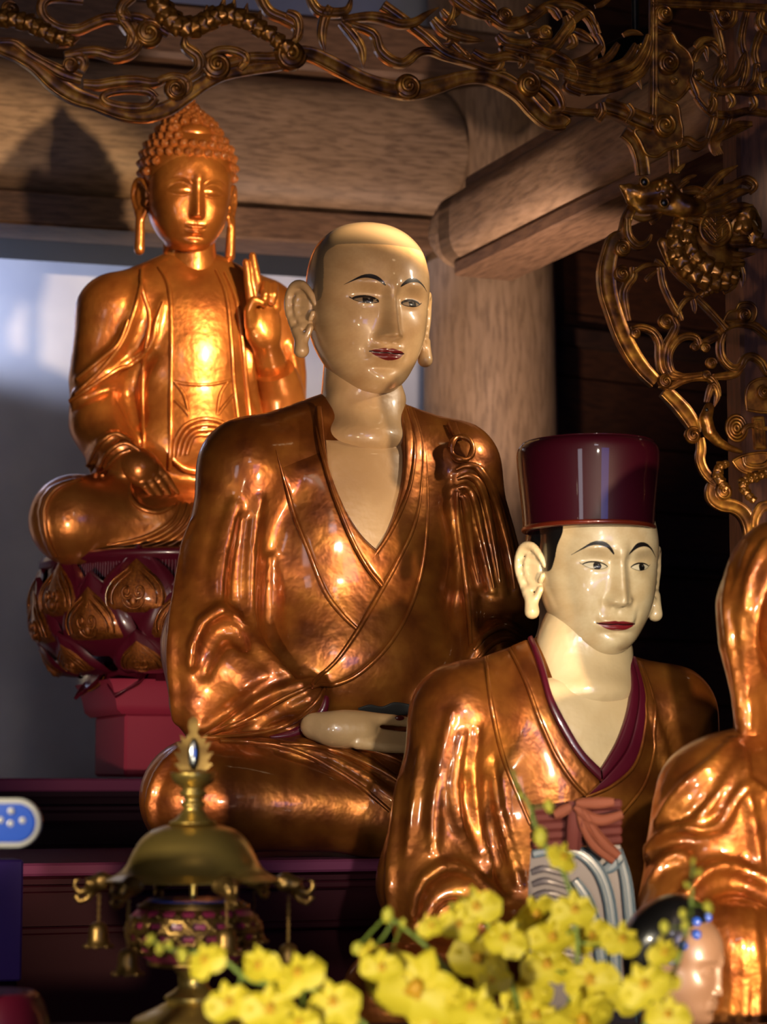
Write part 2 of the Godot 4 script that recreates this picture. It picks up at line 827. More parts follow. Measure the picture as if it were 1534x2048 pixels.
func spread(img: Image, poly: Array, c: Color) -> void:
	var lo: Vector2 = poly[0]
	var hi: Vector2 = poly[0]
	for q in poly:
		lo = lo.min(q)
		hi = hi.max(q)
	for y in range(maxi(int(lo.y), 0), mini(int(hi.y) + 1, img.get_height() - 1) + 1):
		var xs := []
		for i in poly.size():
			var p: Vector2 = poly[i]
			var q: Vector2 = poly[(i + 1) % poly.size()]
			var yy := y + 0.5
			if (p.y <= yy) != (q.y <= yy):
				xs.append(p.x + (yy - p.y) / (q.y - p.y) * (q.x - p.x))
		xs.sort()
		for k in range(0, xs.size() - 1, 2):
			var x0 := maxi(int(round(xs[k])), 0)
			var x1 := mini(int(round(xs[k + 1])), img.get_width())
			if x1 > x0:
				img.fill_rect(Rect2i(x0, y, x1 - x0, 1), c)


# ---------------------------------------------------------------- heads, in units of half the head's width, nose along +z
# each row of a skull: y in front, y behind, half width, reach forward, reach back, middle z, squareness
const SKULL := [
	[1.40, 1.40, 0.0, 0.0, 0.0, -0.1, 1.0], [1.385, 1.385, 0.22, 0.24, 0.26, -0.1, 1.0], [1.32, 1.32, 0.46, 0.50, 0.58, -0.1, 1.0], [1.18, 1.18, 0.69, 0.74, 0.86, -0.08, 1.0],
	[0.95, 0.95, 0.875, 0.93, 1.08, -0.05, 0.97], [0.62, 0.62, 0.975, 1.05, 1.20, -0.03, 0.94], [0.30, 0.30, 1.0, 1.06, 1.22, 0.0, 0.92], [0.0, 0.0, 0.985, 1.01, 1.18, 0.0, 0.90],
	[-0.30, -0.26, 0.965, 1.0, 1.06, 0.0, 0.88], [-0.60, -0.50, 0.925, 0.99, 0.90, 0.0, 0.88], [-0.86, -0.68, 0.86, 0.97, 0.74, 0.0, 0.90], [-1.10, -0.82, 0.765, 0.93, 0.64, 0.0, 0.93],
	[-1.30, -0.92, 0.66, 0.87, 0.60, 0.0, 0.96], [-1.44, -1.00, 0.55, 0.76, 0.60, -0.02, 1.0], [-1.50, -1.06, 0.50, 0.58, 0.60, -0.05, 1.0], [-1.48, -1.14, 0.50, 0.40, 0.60, -0.06, 1.0],
	[-1.50, -1.26, 0.52, 0.36, 0.60, -0.06, 1.0], [-1.70, -1.6, 0.54, 0.38, 0.62, -0.06, 1.0], [-2.05, -2.05, 0.58, 0.44, 0.66, -0.08, 1.0]]
# bumps and hollows of a face: x, y, width, height, out (mirrored where x is not 0)
const FACE := [
	[0.42, 0.06, 0.26, 0.15, -0.10], [0.40, 0.00, 0.17, 0.075, 0.085], [0.16, 0.10, 0.08, 0.14, -0.03], [0.42, 0.30, 0.25, 0.07, 0.035], [0.58, -0.36, 0.24, 0.20, 0.045], [0.55, -0.80, 0.22, 0.22, -0.03],
	[0.155, -0.555, 0.06, 0.06, 0.12], [0.0, -0.50, 0.09, 0.08, 0.04], [0.085, -0.635, 0.045, 0.03, -0.05], [0.0, -1.28, 0.22, 0.15, 0.07], [0.0, -1.08, 0.22, 0.055, -0.055], [0.0, -0.74, 0.045, 0.06, -0.02], [0.27, -0.62, 0.05, 0.08, -0.02], [0.38, -0.80, 0.06, 0.11, -0.022], [0.34, -0.90, 0.05, 0.05, -0.02],
	[0.0, 0.75, 0.55, 0.22, 0.02], [0.22, -0.92, 0.22, 0.14, 0.03]]


func head_of(o: Dictionary) -> Dictionary:
	var h := {"rows": SKULL, "face": FACE, "nose_top": 0.14, "nose_tip": -0.56, "nose_base": -0.69, "nose": 0.34, "bridge": 0.10, "nose_width": 0.17, "mouth": -0.88, "mouth_width": 0.31, "lip": 0.07, "lip_up": 0.065, "lip_low": 0.075, "smile": 0.02}
	h.merge(o, true)
	return h


func skull_row(h: Dictionary, f: float) -> Array:
	var rows: Array = h.rows
	var k := rows.size()
	var x := clampf(f, 0.0, 1.0) * (k - 1)
	var i := mini(int(x), k - 2)
	var u := x - i
	var out := []
	for c in 7:
		var p0: float = rows[maxi(i - 1, 0)][c]
		var p1: float = rows[i][c]
		var p2: float = rows[i + 1][c]
		var p3: float = rows[mini(i + 2, k - 1)][c]
		out.append((p1 * 2.0 + (p2 - p0) * u + (p0 * 2.0 - p1 * 5.0 + p2 * 4.0 - p3) * u * u + (p1 * 3.0 - p0 - p2 * 3.0 + p3) * u * u * u) * 0.5)
	return out


func skull_point(r: Array, th: float) -> Vector3:
	var c := cos(th)
	var s := sin(th)
	var n: float = r[6]
	var x: float = r[2] * signf(s) * pow(absf(s), n)
	var z: float = r[5] + (r[3] if c > 0.0 else r[4]) * signf(c) * pow(absf(c), n)
	return Vector3(x, lerpf(r[1], r[0], 0.5 + 0.5 * c), z)


func features(h: Dictionary, p: Vector3, front: float) -> Vector3:
	var x := p.x
	var y := p.y
	var ax := absf(x)
	var out := 0.0
	var down := 0.0
	for b in h.face:
		var dy: float = (y - b[1]) / b[3]
		if dy * dy > 6.0:
			continue
		var dx: float = (ax - b[0]) / b[2]
		var e := dx * dx + dy * dy
		if e < 6.0:
			out += b[4] * exp(-e)
			if b[0] > 0.0 and ax < b[2] * 2.0:
				dx = (ax + b[0]) / b[2]
				out += b[4] * exp(-dx * dx - dy * dy)
	# nose
	if ax < 0.5:
		var nt: float = h.nose_top
		var tip: float = h.nose_tip
		var a := 0.0
		var wn := 0.1
		if y > nt:
			a = h.bridge * smoothstep(nt + 0.4, nt, y)
			wn = 0.12
		elif y > tip:
			var k := (nt - y) / (nt - tip)
			a = lerpf(h.bridge, h.nose, pow(k, 1.15))
			wn = lerpf(0.105, h.nose_width, k * k)
		else:
			a = h.nose * smoothstep(h.nose_base - 0.02, tip + 0.02, y)
			wn = h.nose_width
		var g := exp(-pow(ax / wn, 2.3))
		out += a * g
		down -= 0.05 * exp(-pow((y - tip) / 0.09, 2.0)) * g
	# lips
	var mw: float = h.mouth_width
	var my: float = h.mouth
	if ax < mw * 1.3 and absf(y - my) < 0.3:
		var q := ax / mw
		var corner := clampf(1.0 - q * q * q, 0.0, 1.0)
		var seam: float = my + h.smile * q * q + (0.012 * exp(-ax * ax / 0.004) - 0.006)
		var ub := (y - seam - 0.055) / 0.045
		var lb := (y - seam + 0.065) / 0.052
		var gr := (y - seam) / 0.017
		out += corner * (h.lip_up * exp(-ub * ub) * (1.0 - 0.25 * exp(-ax * ax / 0.003)) + h.lip_low * exp(-lb * lb) * clampf(1.15 - q, 0.0, 1.0) - 0.035 * exp(-gr * gr))
	# the closed or open lids: a crease above and a line below the ball of the eye
	if h.has("lid"):
		for sgn in [-1.0, 1.0]:
			var ex: float = (x - sgn * 0.40) / 0.24
			if absf(ex) < 1.4 and absf(y) < 0.5:
				var arc: float = 0.20 - 0.14 * ex * ex
				var line: float = -0.055 - 0.05 * (1.0 - ex * ex)
				var fade := clampf(1.35 - ex * ex, 0.0, 1.0)
				out += fade * (h.lid * exp(-pow((y - 0.06) / 0.10, 2.0)) - 0.03 * exp(-pow((y - arc) / 0.022, 2.0)) - 0.035 * exp(-pow((y - line) / 0.018, 2.0)))
	return Vector3(x * out * 0.12, down, out) * front


func head_point(h: Dictionary, f: float, th: float) -> Vector3:
	var r := skull_row(h, f)
	var p := skull_point(r, th)
	return p + features(h, p, smoothstep(0.0, 0.45, cos(th)))


func head_mesh(h: Dictionary, xf: Transform3D, nr := 190, nc := 190) -> ArrayMesh:
	var v := PackedVector3Array()
	var uv := PackedVector2Array()
	for i in nr:
		var r := skull_row(h, float(i) / (nr - 1))
		for j in nc + 1:
			var u := TAU * j / nc - PI
			var th := u - 0.45 * sin(u)
			var c := cos(th)
			var p := skull_point(r, th)
			var ux := p.x if c > 0.0 else signf(p.x) * lerpf(absf(p.x), 1.12, minf(-c * 3.0, 1.0))
			uv.append(Vector2((ux + 1.2) / 2.4, (1.7 - p.y) / 3.4))
			if c > -0.02:
				p += features(h, p, smoothstep(0.0, 0.45, c))
			v.append(xf * p)
	var g := Geo.new()
	g.grid(v, nr, nc + 1)
	g.uv = uv
	return g.mesh()


# an ear in head units, x outwards on the given side
func ear(fig_turn: Transform3D, side: float, lobe: float, size := 1.0, cell := 0.0032) -> ArrayMesh:
	var sc := Sculpt.new()
	var u := fig_turn.basis.x.length()
	var q := func(x: float, y: float, z: float) -> Vector3:
		return fig_turn * Vector3(side * (0.95 + (x - 0.95) * size), y, z)
	var rim := []
	var rr := []
	var rim_at := [Vector3(0.97, -0.04, 0.10), Vector3(1.05, 0.14, 0.02), Vector3(1.13, 0.27, -0.12), Vector3(1.21, 0.26, -0.28), Vector3(1.26, 0.10, -0.38), Vector3(1.27, -0.12, -0.38), Vector3(1.22, -0.36, -0.30), Vector3(1.17, -0.56, -0.18)]
	for i in 22:
		var w: Vector3 = Geo.along(rim_at, i / 21.0)
		rim.append(q.call(w.x, w.y, w.z))
		rr.append(Geo.along([0.05, 0.06, 0.072, 0.078, 0.075, 0.068, 0.062, 0.065], i / 21.0) * u)
	sc.chain(rim, rr, 0.02 * u)
	var inner_at := [Vector3(1.08, 0.12, -0.12), Vector3(1.15, 0.10, -0.22), Vector3(1.18, -0.06, -0.26), Vector3(1.15, -0.26, -0.22), Vector3(1.08, -0.42, -0.10)]
	var inner := []
	rr = []
	for i in 14:
		var w: Vector3 = Geo.along(inner_at, i / 13.0)
		inner.append(q.call(w.x, w.y, w.z))
		rr.append(0.042 * u)
	sc.chain(inner, rr, 0.03 * u)
	# the shell behind
	for k in 5:
		var y := 0.16 - k * 0.15
		sc.cap(q.call(0.98, y * 0.8 - 0.04, -0.10), q.call(1.19 - absf(k - 2.0) * 0.012, y, -0.33 + absf(k - 2.0) * 0.03), 0.085 * u, 0.055 * u, 0.05 * u)
	# lobe
	var lb := []
	rr = []
	for i in 8:
		var w: Vector3 = Geo.along([Vector3(1.17, -0.50, -0.18), Vector3(1.13, -0.64, -0.10), Vector3(1.12, -0.72 - lobe, -0.05)], i / 7.0)
		lb.append(q.call(w.x, w.y, w.z))
		rr.append(Geo.along([0.08, 0.105, 0.13], i / 7.0) * u)
	sc.chain(lb, rr, 0.05 * u)
	sc.cap(q.call(1.0, -0.44, 0.0), q.call(1.06, -0.62, -0.04), 0.06 * u, 0.06 * u, 0.04 * u)
	sc.cap(q.call(0.99, -0.20, 0.06), q.call(1.02, -0.30, 0.04), 0.055 * u, 0.05 * u, 0.03 * u)
	return sculpted(sc, cell)


# painted eyes, brows, lips and hair on a skin of lacquer
func face_paint(called: String, skin: Array, o: Dictionary) -> StandardMaterial3D:
	var w := 768
	var k := w / 2.4
	var img := Image.create(w, int(3.4 * k), false, Image.FORMAT_RGB8)
	var n1 := FastNoiseLite.new()
	n1.seed = 11
	n1.frequency = 0.006
	n1.fractal_octaves = 4
	var n2 := FastNoiseLite.new()
	n2.seed = 5
	n2.frequency = 0.05
	n2.fractal_octaves = 2
	for y in range(0, img.get_height(), 2):
		for x in range(0, w, 2):
			var f := clampf(0.5 + n1.get_noise_2d(x, y) * 0.9 + n2.get_noise_2d(x, y) * 0.15, 0.0, 1.0)
			img.fill_rect(Rect2i(x, y, 2, 2), skin[0].lerp(skin[1], f))
	var T := func(x: float, y: float) -> Vector2: return Vector2((x + 1.2) * k, (1.7 - y) * k)
	if o.has("hair"):
		var poly := []
		var glint2 := v2(o.hairline)
		for i in 121:
			var hw2: Vector2 = Geo.along(glint2, i / 120.0)
			poly.append(T.call(hw2.x, hw2.y))
		poly.append(T.call(-1.3, 1.8))
		poly.append(T.call(1.3, 1.8))
		spread(img, poly, o.hair)
	var ink: Color = o.ink
	for sg in [-1.0, 1.0]:
		# brow
		var up := []
		var low := []
		for i in 17:
			var f := i / 16.0
			var q: Vector2 = Geo.along([Vector2(o.brow[0], o.brow[1]), Vector2(o.brow[2], o.brow[3]), Vector2(o.brow[4], o.brow[5]), Vector2(o.brow[6], o.brow[7])], f)
			var th: float = o.brow_thick * (0.35 + 1.1 * sin(PI * pow(f, 0.75))) * (1.0 - 0.75 * f * f * f)
			up.append(T.call(sg * q.x, q.y + th))
			low.push_front(T.call(sg * q.x, q.y - th * 0.5))
		spread(img, up + low, ink)
		# eye
		var ec := Vector2(o.eye[0], o.eye[1])
		var hw: float = o.eye[2]
		var top := []
		var bot := []
		for i in 21:
			var f := i / 20.0 * 2.0 - 1.0
			var tilt: float = f * o.eye[5]
			top.append(Vector2(ec.x + hw * f, ec.y + tilt + o.eye[3] * pow(1.0 - f * f, 0.75)))
			bot.push_front(Vector2(ec.x + hw * f, ec.y + tilt - o.eye[4] * pow(1.0 - f * f, 0.9)))
		var shape := PackedVector2Array()
		for q in top + bot:
			shape.append(T.call(sg * q.x, q.y))
		spread(img, Array(shape), o.white)
		var ic := PackedVector2Array()
		for i in 28:
			ic.append(T.call(sg * ec.x + o.look[0] + o.eye[6] * cos(TAU * i / 28.0), ec.y + o.look[1] + o.eye[6] * sin(TAU * i / 28.0)))
		for pc in Geometry2D.intersect_polygons(shape, ic):
			spread(img, Array(pc), o.iris)
		var glint := PackedVector2Array()  # pale glint painted into the iris
		for i in 12:
			glint.append(T.call(sg * ec.x + o.look[0] + 0.018 + o.eye[6] * 0.2 * cos(TAU * i / 12.0), ec.y + o.look[1] + 0.02 + o.eye[6] * 0.2 * sin(TAU * i / 12.0)))
		for pc in Geometry2D.intersect_polygons(shape, glint):
			spread(img, Array(pc), o.iris.lerp(Color.WHITE, 0.35))
		# lash lines
		var la := []
		var lb := []
		for i in 25:
			var f := i / 24.0 * 2.25 - 1.02
			var q := Vector2(ec.x + hw * f, ec.y + f * o.eye[5] + o.eye[3] * pow(maxf(1.0 - f * f, 0.0), 0.75) + (f - 1.0) * 0.12 * float(f > 1.0))
			la.append(T.call(sg * q.x, q.y + o.lash * (1.0 if f < 1.0 else 0.5)))
			lb.push_front(T.call(sg * q.x, q.y - o.lash * (0.6 if f < 1.0 else 0.2)))
		spread(img, la + lb, ink)
		la = []
		lb = []
		for i in 21:
			var f := i / 20.0 * 2.0 - 1.0
			var y: float = ec.y + f * o.eye[5] - o.eye[4] * pow(1.0 - f * f, 0.9)
			la.append(T.call(sg * (ec.x + hw * f), y + o.lash * 0.2))
			lb.push_front(T.call(sg * (ec.x + hw * f), y - o.lash * 0.25))
		spread(img, la + lb, ink)
	# lips
	var ul := []
	var ll := []
	var seam := []
	for i in 41:
		var f := i / 40.0 * 2.0 - 1.0
		var ax := absf(f)
		var x: float = f * o.mouth[1]
		var y0: float = o.mouth[0] + 0.02 * ax * ax
		ul.append(T.call(x, y0 + o.mouth[2] * pow(1.0 - ax, 0.7) * (1.0 - 0.28 * exp(-f * f / 0.02)) ))
		ll.push_front(T.call(x, y0 - o.mouth[3] * pow(1.0 - ax * ax, 0.8)))
		seam.append(Vector2(x, y0 + 0.012 * exp(-f * f / 0.05) - 0.004))
	spread(img, ul + ll, o.lips)
	var sa := []
	var sb := []
	for q in seam:
		sa.append(T.call(q.x * 1.04, q.y + 0.013))
		sb.push_front(T.call(q.x * 1.04, q.y - 0.008))
	spread(img, sa + sb, o.lips.darkened(0.65))
	var m := solid(called, Color.WHITE, 0.42, 0.0, 0.9, 0.09)
	m.albedo_texture = ImageTexture.create_from_image(img)
	m.texture_repeat = false
	return m


# ---------------------------------------------------------------- the hall and the altar steps
# the point above pixel column px, in the plane of figure f shifted forward by w, at world height y
func at_height(f: Fig, px: float, y: float, w := 0.0) -> Vector3:
	var a := f.p(px, 200, w)
	var b := f.p(px, 1800, w)
	return a.lerp(b, (a.y - y) / (a.y - b.y))


func boxed(size: Vector3, bevel := 0.004) -> ArrayMesh:
	var g := Geo.new()
	g.box(Transform3D(), size, bevel)
	return g.mesh()


# a timber with rounded arrises along x; ends may be rounded off
func timber(length: float, high: float, deep: float, soft: float, end_round := 0.0) -> ArrayMesh:
	var g := Geo.new()
	var out := PackedVector3Array()
	var rows := 26
	var cols := 36
	for i in rows:
		var x := -length / 2.0 + length * i / 12.0 if i <= 10 else length / 2.0 - end_round * (1.0 - (i - 11) / 14.0)
		if i <= 10:
			x = -length / 2.0 + (length - end_round) * i / 10.0
		var k := 1.0
		if end_round > 0.0 and i > 10:
			var q := (x - (length / 2.0 - end_round)) / end_round
			k = 0.30 + 0.70 * sqrt(maxf(1.0 - q * q, 0.0))
		for j in cols:
			var a := TAU * j / cols
			var c := cos(a)
			var s := sin(a)
			out.append(Vector3(x, signf(s) * pow(absf(s), soft) * high * 0.5 * k, signf(c) * pow(absf(c), soft) * deep * 0.5))
	g.grid(out, rows, cols, true, true, true)
	return g.mesh()


func setting() -> void:
	var a := Fig.new(self, 400.0, 5.55, 16.0)
	var turn := a.turn
	# room shell; the unseen front wall is paler to bounce light onto the brass
	var w := 0.12
	for q in [["floor", Vector3(0.2, -0.06, -2.6), Vector3(7.0, w, 9.0)], ["ceiling", Vector3(0.2, 3.7, -2.6), Vector3(7.0, w, 9.0)], ["wall_left", Vector3(-3.2, 1.8, -2.6), Vector3(w, 3.9, 9.0)], ["wall_front", Vector3(0.2, 1.8, 1.85), Vector3(7.0, 3.9, w)], ["wall_side", Vector3(3.6, 1.8, -2.6), Vector3(w, 3.9, 9.0)], ["wall_rear", Vector3(0.2, 1.8, -7.0), Vector3(7.0, 3.9, w)]]:
		var o := structure(q[0], boxed(q[2]), M.bounce_plaster if q[0] in ["wall_front"] else M.dark_wood)
		o.position = q[1]
	# white plaster wall behind the gilt figure
	var wf := Fig.new(self, 400.0, 5.95, 16.0)
	var bottom := 0.3
	var lin := wf.p(300, 487).y
	var top_beam := a.p(400, 128).y
	var l := at_height(wf, -900, bottom)
	var r := at_height(wf, 905, bottom)
	var wl := structure("wall_back", boxed(Vector3(l.distance_to(r), 3.3, 0.1), 0.002), M.plaster)
	wl.transform = Transform3D(turn, (l + r) * 0.5 + Vector3(0, 1.65, 0) - turn.z * 0.05)
	# wooden boards to the right of the column, each its own plank
	l = at_height(wf, 905, bottom)
	r = at_height(wf, 2300, bottom)
	var bw := structure("wall_right", boxed(Vector3(l.distance_to(r), 3.3, 0.04), 0.002), M.dark_wood)
	bw.transform = Transform3D(turn, (l + r) * 0.5 + Vector3(0, 1.65, 0) - turn.z * 0.06)
	var pl := boxed(Vector3(l.distance_to(r), 0.172, 0.03), 0.004)
	for k in 15:
		placed("plank", pl, M["board_%d" % (k % 3)], bw, Transform3D(turn, (l + r) * 0.5 + Vector3(0, 0.60 + k * 0.176, 0)))
	for y in [1120.0, 690.0]:
		placed("rail", boxed(Vector3(l.distance_to(r), 0.05, 0.05), 0.006), M.dark_wood, bw, Transform3D(turn, Vector3((l.x + r.x) / 2, wf.p(1250, y).y, (l.z + r.z) / 2) + turn.z * 0.03))
	# main beam with its rounded end
	var y0 := a.p(500, 408).y
	var y1 := a.p(500, 122).y
	l = at_height(a, -500, y0)
	r = at_height(a, 934, y0)
	var t := thing("roof_beam", (l + r) * 0.5, "thick rounded wooden beam with a rounded end meeting the column", "beam")
	placed("beam", timber(l.distance_to(r), y1 - y0, 0.30, 0.55, 0.06), M.wood, t, Transform3D(turn, (l + r) * 0.5 + Vector3(0, (y1 - y0) / 2, 0) - turn.z * 0.15))
	# the board above and the fascia below
	l = at_height(a, -500, y1)
	r = at_height(a, 1330, y1)
	var yt := a.p(800, 34).y
	t = thing("upper_beam", (l + r) * 0.5, "flat wooden tie beam lying above the thick rounded beam", "beam")
	placed("beam", boxed(Vector3(l.distance_to(r), yt - y1, 0.20), 0.012), M.wood_dull, t, Transform3D(turn, (l + r) * 0.5 + Vector3(0, (yt - y1) / 2, 0) - turn.z * 0.14))
	var yf := a.p(300, 463).y
	l = at_height(a, -500, yf)
	r = at_height(a, 872, yf)
	t = thing("fascia_board", (l + r) * 0.5, "narrow wooden fascia board directly below the thick rounded beam", "board")
	placed("board", boxed(Vector3(l.distance_to(r), y0 - yf, 0.16), 0.006), M.wood_dull, t, Transform3D(turn, (l + r) * 0.5 + Vector3(0, (y0 - yf) / 2, 0) - turn.z * 0.10))
	t = thing("dark_lintel", (l + r) * 0.5, "black lintel between the fascia board and the white wall", "lintel")
	placed("lintel", boxed(Vector3(l.distance_to(r), yf - lin, 0.20), 0.004), M.black_wood, t, Transform3D(turn, (l + r) * 0.5 + Vector3(0, (lin - yf) / 2, 0) - turn.z * 0.29))
	# column
	var cf := Fig.new(self, 991.0, 5.62, 16.0)
	var cb := at_height(cf, 990, 0.0)
	t = thing("timber_column", cb, "thick round wooden column behind the shaven monk", "column")
	var g := Geo.new()
	var rad := 143.0 * cf.s
	g.lathe([Vector2(rad * 1.02, 0.0), Vector2(rad * 1.02, 0.8), Vector2(rad, 1.6), Vector2(rad * 0.97, 2.2), Vector2(rad * 0.92, 2.75), Vector2(rad * 0.90, 3.55)], Transform3D(), 64, 30)
	placed("shaft", g.mesh(), M.wood_upright, t, Transform3D(Basis(), cb))
	# the side beam from the column towards the front
	var far := at(948, 468, 5.35)
	var near := at(1452, 236, 4.30)
	near.y = far.y
	var d := (near - far).normalized()
	near += d * 0.8
	var side := Basis(d, Vector3.UP, d.cross(Vector3.UP).normalized())
	var hi := 150.0 * 5.35 / FOCAL
	t = thing("side_beam", far, "rounded wooden side beam running forward from the column", "beam")
	placed("beam", timber(far.distance_to(near), hi, 0.2, 0.6, 0.0), M.wood, t, Transform3D(side, (far + near) * 0.5))
	var sb := part("end_round", timber(0.12, hi, 0.2, 0.6, 0.06), M.wood, t)
	sb.transform = Transform3D(Basis(-d, Vector3.UP, -side.z), sb.position + far + d * 0.02)
	placed("under_board", boxed(Vector3(far.distance_to(near), 0.035, 0.15), 0.005), M.wood_dull, t, Transform3D(side, (far + near) * 0.5 - Vector3(0, hi * 0.5 + 0.012, 0) + d * 0.05))
	placed("upper_board", boxed(Vector3(far.distance_to(near), 0.03, 0.12), 0.005), M.wood_dull, t, Transform3D(side, (far + near) * 0.5 + Vector3(0, hi * 0.5 + 0.008, 0) + d * 0.08))
	# post behind the carved bracket
	var pf := Fig.new(self, 1540.0, 3.60, 16.0)
	var pb := at_height(pf, 1545, 0.0)
	t = thing("bracket_post", pb, "square reddish wooden post behind the carved bracket", "post")
	placed("post", boxed(Vector3(0.065, 3.4, 0.065), 0.006), M.post_wood, t, Transform3D(turn, pb + Vector3(0, 1.7, 0)))
	# altar steps
	var bf := Fig.new(self, 400.0, 4.52, 18.0)
	var yb := bf.p(200, 1557).y
	t = thing("altar_step", at_height(bf, 400, 0.0), "dark purple tinted altar step carrying the lotus throne plinth", "altar")
	var c := at_height(bf, 500, yb)
	placed("ledge", boxed(Vector3(2.6, 0.026, 0.80), 0.004), M.lit_step_edge, t, Transform3D(bf.turn, c - Vector3(0, 0.013, 0) - bf.turn.z * 0.40))
	placed("body", boxed(Vector3(2.5, yb - 0.03, 0.70), 0.004), M.step_dark, t, Transform3D(bf.turn, c + Vector3(0, -yb + (yb - 0.03) / 2, 0) - bf.turn.z * 0.41))
	for k in [[1588.0, 0.016, 0.035], [1617.0, 0.010, 0.020], [1634.0, 0.022, 0.010], [1697.0, 0.014, 0.024], [1706.0, 0.010, 0.040]]:
		placed("moulding", boxed(Vector3(2.55, k[1], 0.06 + k[2]), 0.004), M.step_dark, t, Transform3D(bf.turn, Vector3(c.x, bf.p(200, k[0]).y, c.z) - bf.turn.z * 0.05))
	var mf := Fig.new(self, 690.0, 3.72, 20.0)
	var ym := Fig.new(self, 690.0, 4.0, 20.0).p(690, 1709, 60).y
	t = thing("altar_step", at_height(mf, 690, 0.0), "dark red lacquered altar step under the shaven monk statue", "altar")
	c = at_height(mf, 690, ym)
	placed("ledge", boxed(Vector3(2.2, 0.02, 0.70), 0.004), M.lit_step_edge, t, Transform3D(mf.turn, c - Vector3(0, 0.010, 0) - mf.turn.z * 0.35))
	placed("body", boxed(Vector3(2.16, ym - 0.022, 0.66), 0.004), M.step_red, t, Transform3D(mf.turn, c + Vector3(0, -ym + (ym - 0.022) / 2, 0) - mf.turn.z * 0.36))
	for k in [[1770.0, 0.012, 0.016], [1850.0, 0.012, 0.012]]:
		placed("moulding", boxed(Vector3(2.16, k[1], 0.06 + k[2]), 0.003), M.step_red, t, Transform3D(mf.turn, Vector3(c.x, mf.p(600, k[0]).y, c.z) - mf.turn.z * 0.045))
	var hf := Fig.new(self, 1145.0, 3.08, 20.0)
	var yh := Fig.new(self, 1145.0, 3.45, 20.0).p(1145, 2062, 80).y - 0.02
	t = thing("altar_step", at_height(hf, 1145, 0.0), "low dark altar step under the hat statue and hooded statue", "altar")
	c = at_height(hf, 1250, yh)
	placed("body", boxed(Vector3(1.6, yh, 0.56), 0.006), M.step_dark, t, Transform3D(hf.turn, Vector3(c.x, yh / 2, c.z) - hf.turn.z * 0.28))
	var sf := Fig.new(self, 1560.0, 3.0, 20.0)
	var ys := sf.p(1560, 2300, 80).y
	t = thing("statue_stand", at_height(sf, 1560, 0.0), "plain dark wooden stand under the hooded statue", "stand")
	placed("body", boxed(Vector3(0.42, ys - 0.04, 0.30), 0.006), M.step_dark, t, Transform3D(sf.turn, at_height(sf, 1560, (ys - 0.04) / 2, 60)))
	# the table in front
	var yl := at(385, 2052, 2.6).y
	t = thing("offering_table", Vector3(0, 0, -2.4), "long dark offering table under the brass lamp and flower vase", "table")
	placed("table_top", boxed(Vector3(2.4, 0.04, 0.64), 0.006), M.step_dark, t, Transform3D(Basis(), Vector3(0.1, yl - 0.02, -2.37)))
	for e in [[-1.0, -2.1], [1.2, -2.1], [-1.0, -2.63], [1.2, -2.63]]:
		placed("leg", boxed(Vector3(0.07, yl - 0.04, 0.07), 0.006), M.step_dark, t, Transform3D(Basis(), Vector3(e[0], (yl - 0.04) / 2, e[1])))
	# purple block at the left edge
	var qf := Fig.new(self, 20.0, 3.2, 18.0)
	c = qf.p(-40, 1842, 0)
	t = thing("purple_block", qf.p(-40, 2060, 0), "deep violet tinted block with a chipped edge below the dotted blue tile", "block")
	placed("block", boxed(Vector3(170 * qf.s, 240 * qf.s, 120 * qf.s), 0.003), M.violet, t, Transform3D(qf.turn, c - qf.turn.z * 60 * qf.s))
	placed("foot", boxed(Vector3(150 * qf.s, 700 * qf.s, 100 * qf.s), 0.003), M.step_dark, t, Transform3D(qf.turn, qf.p(-40, 1962, 0) - qf.turn.z * 60 * qf.s - Vector3(0, 350 * qf.s, 0)))


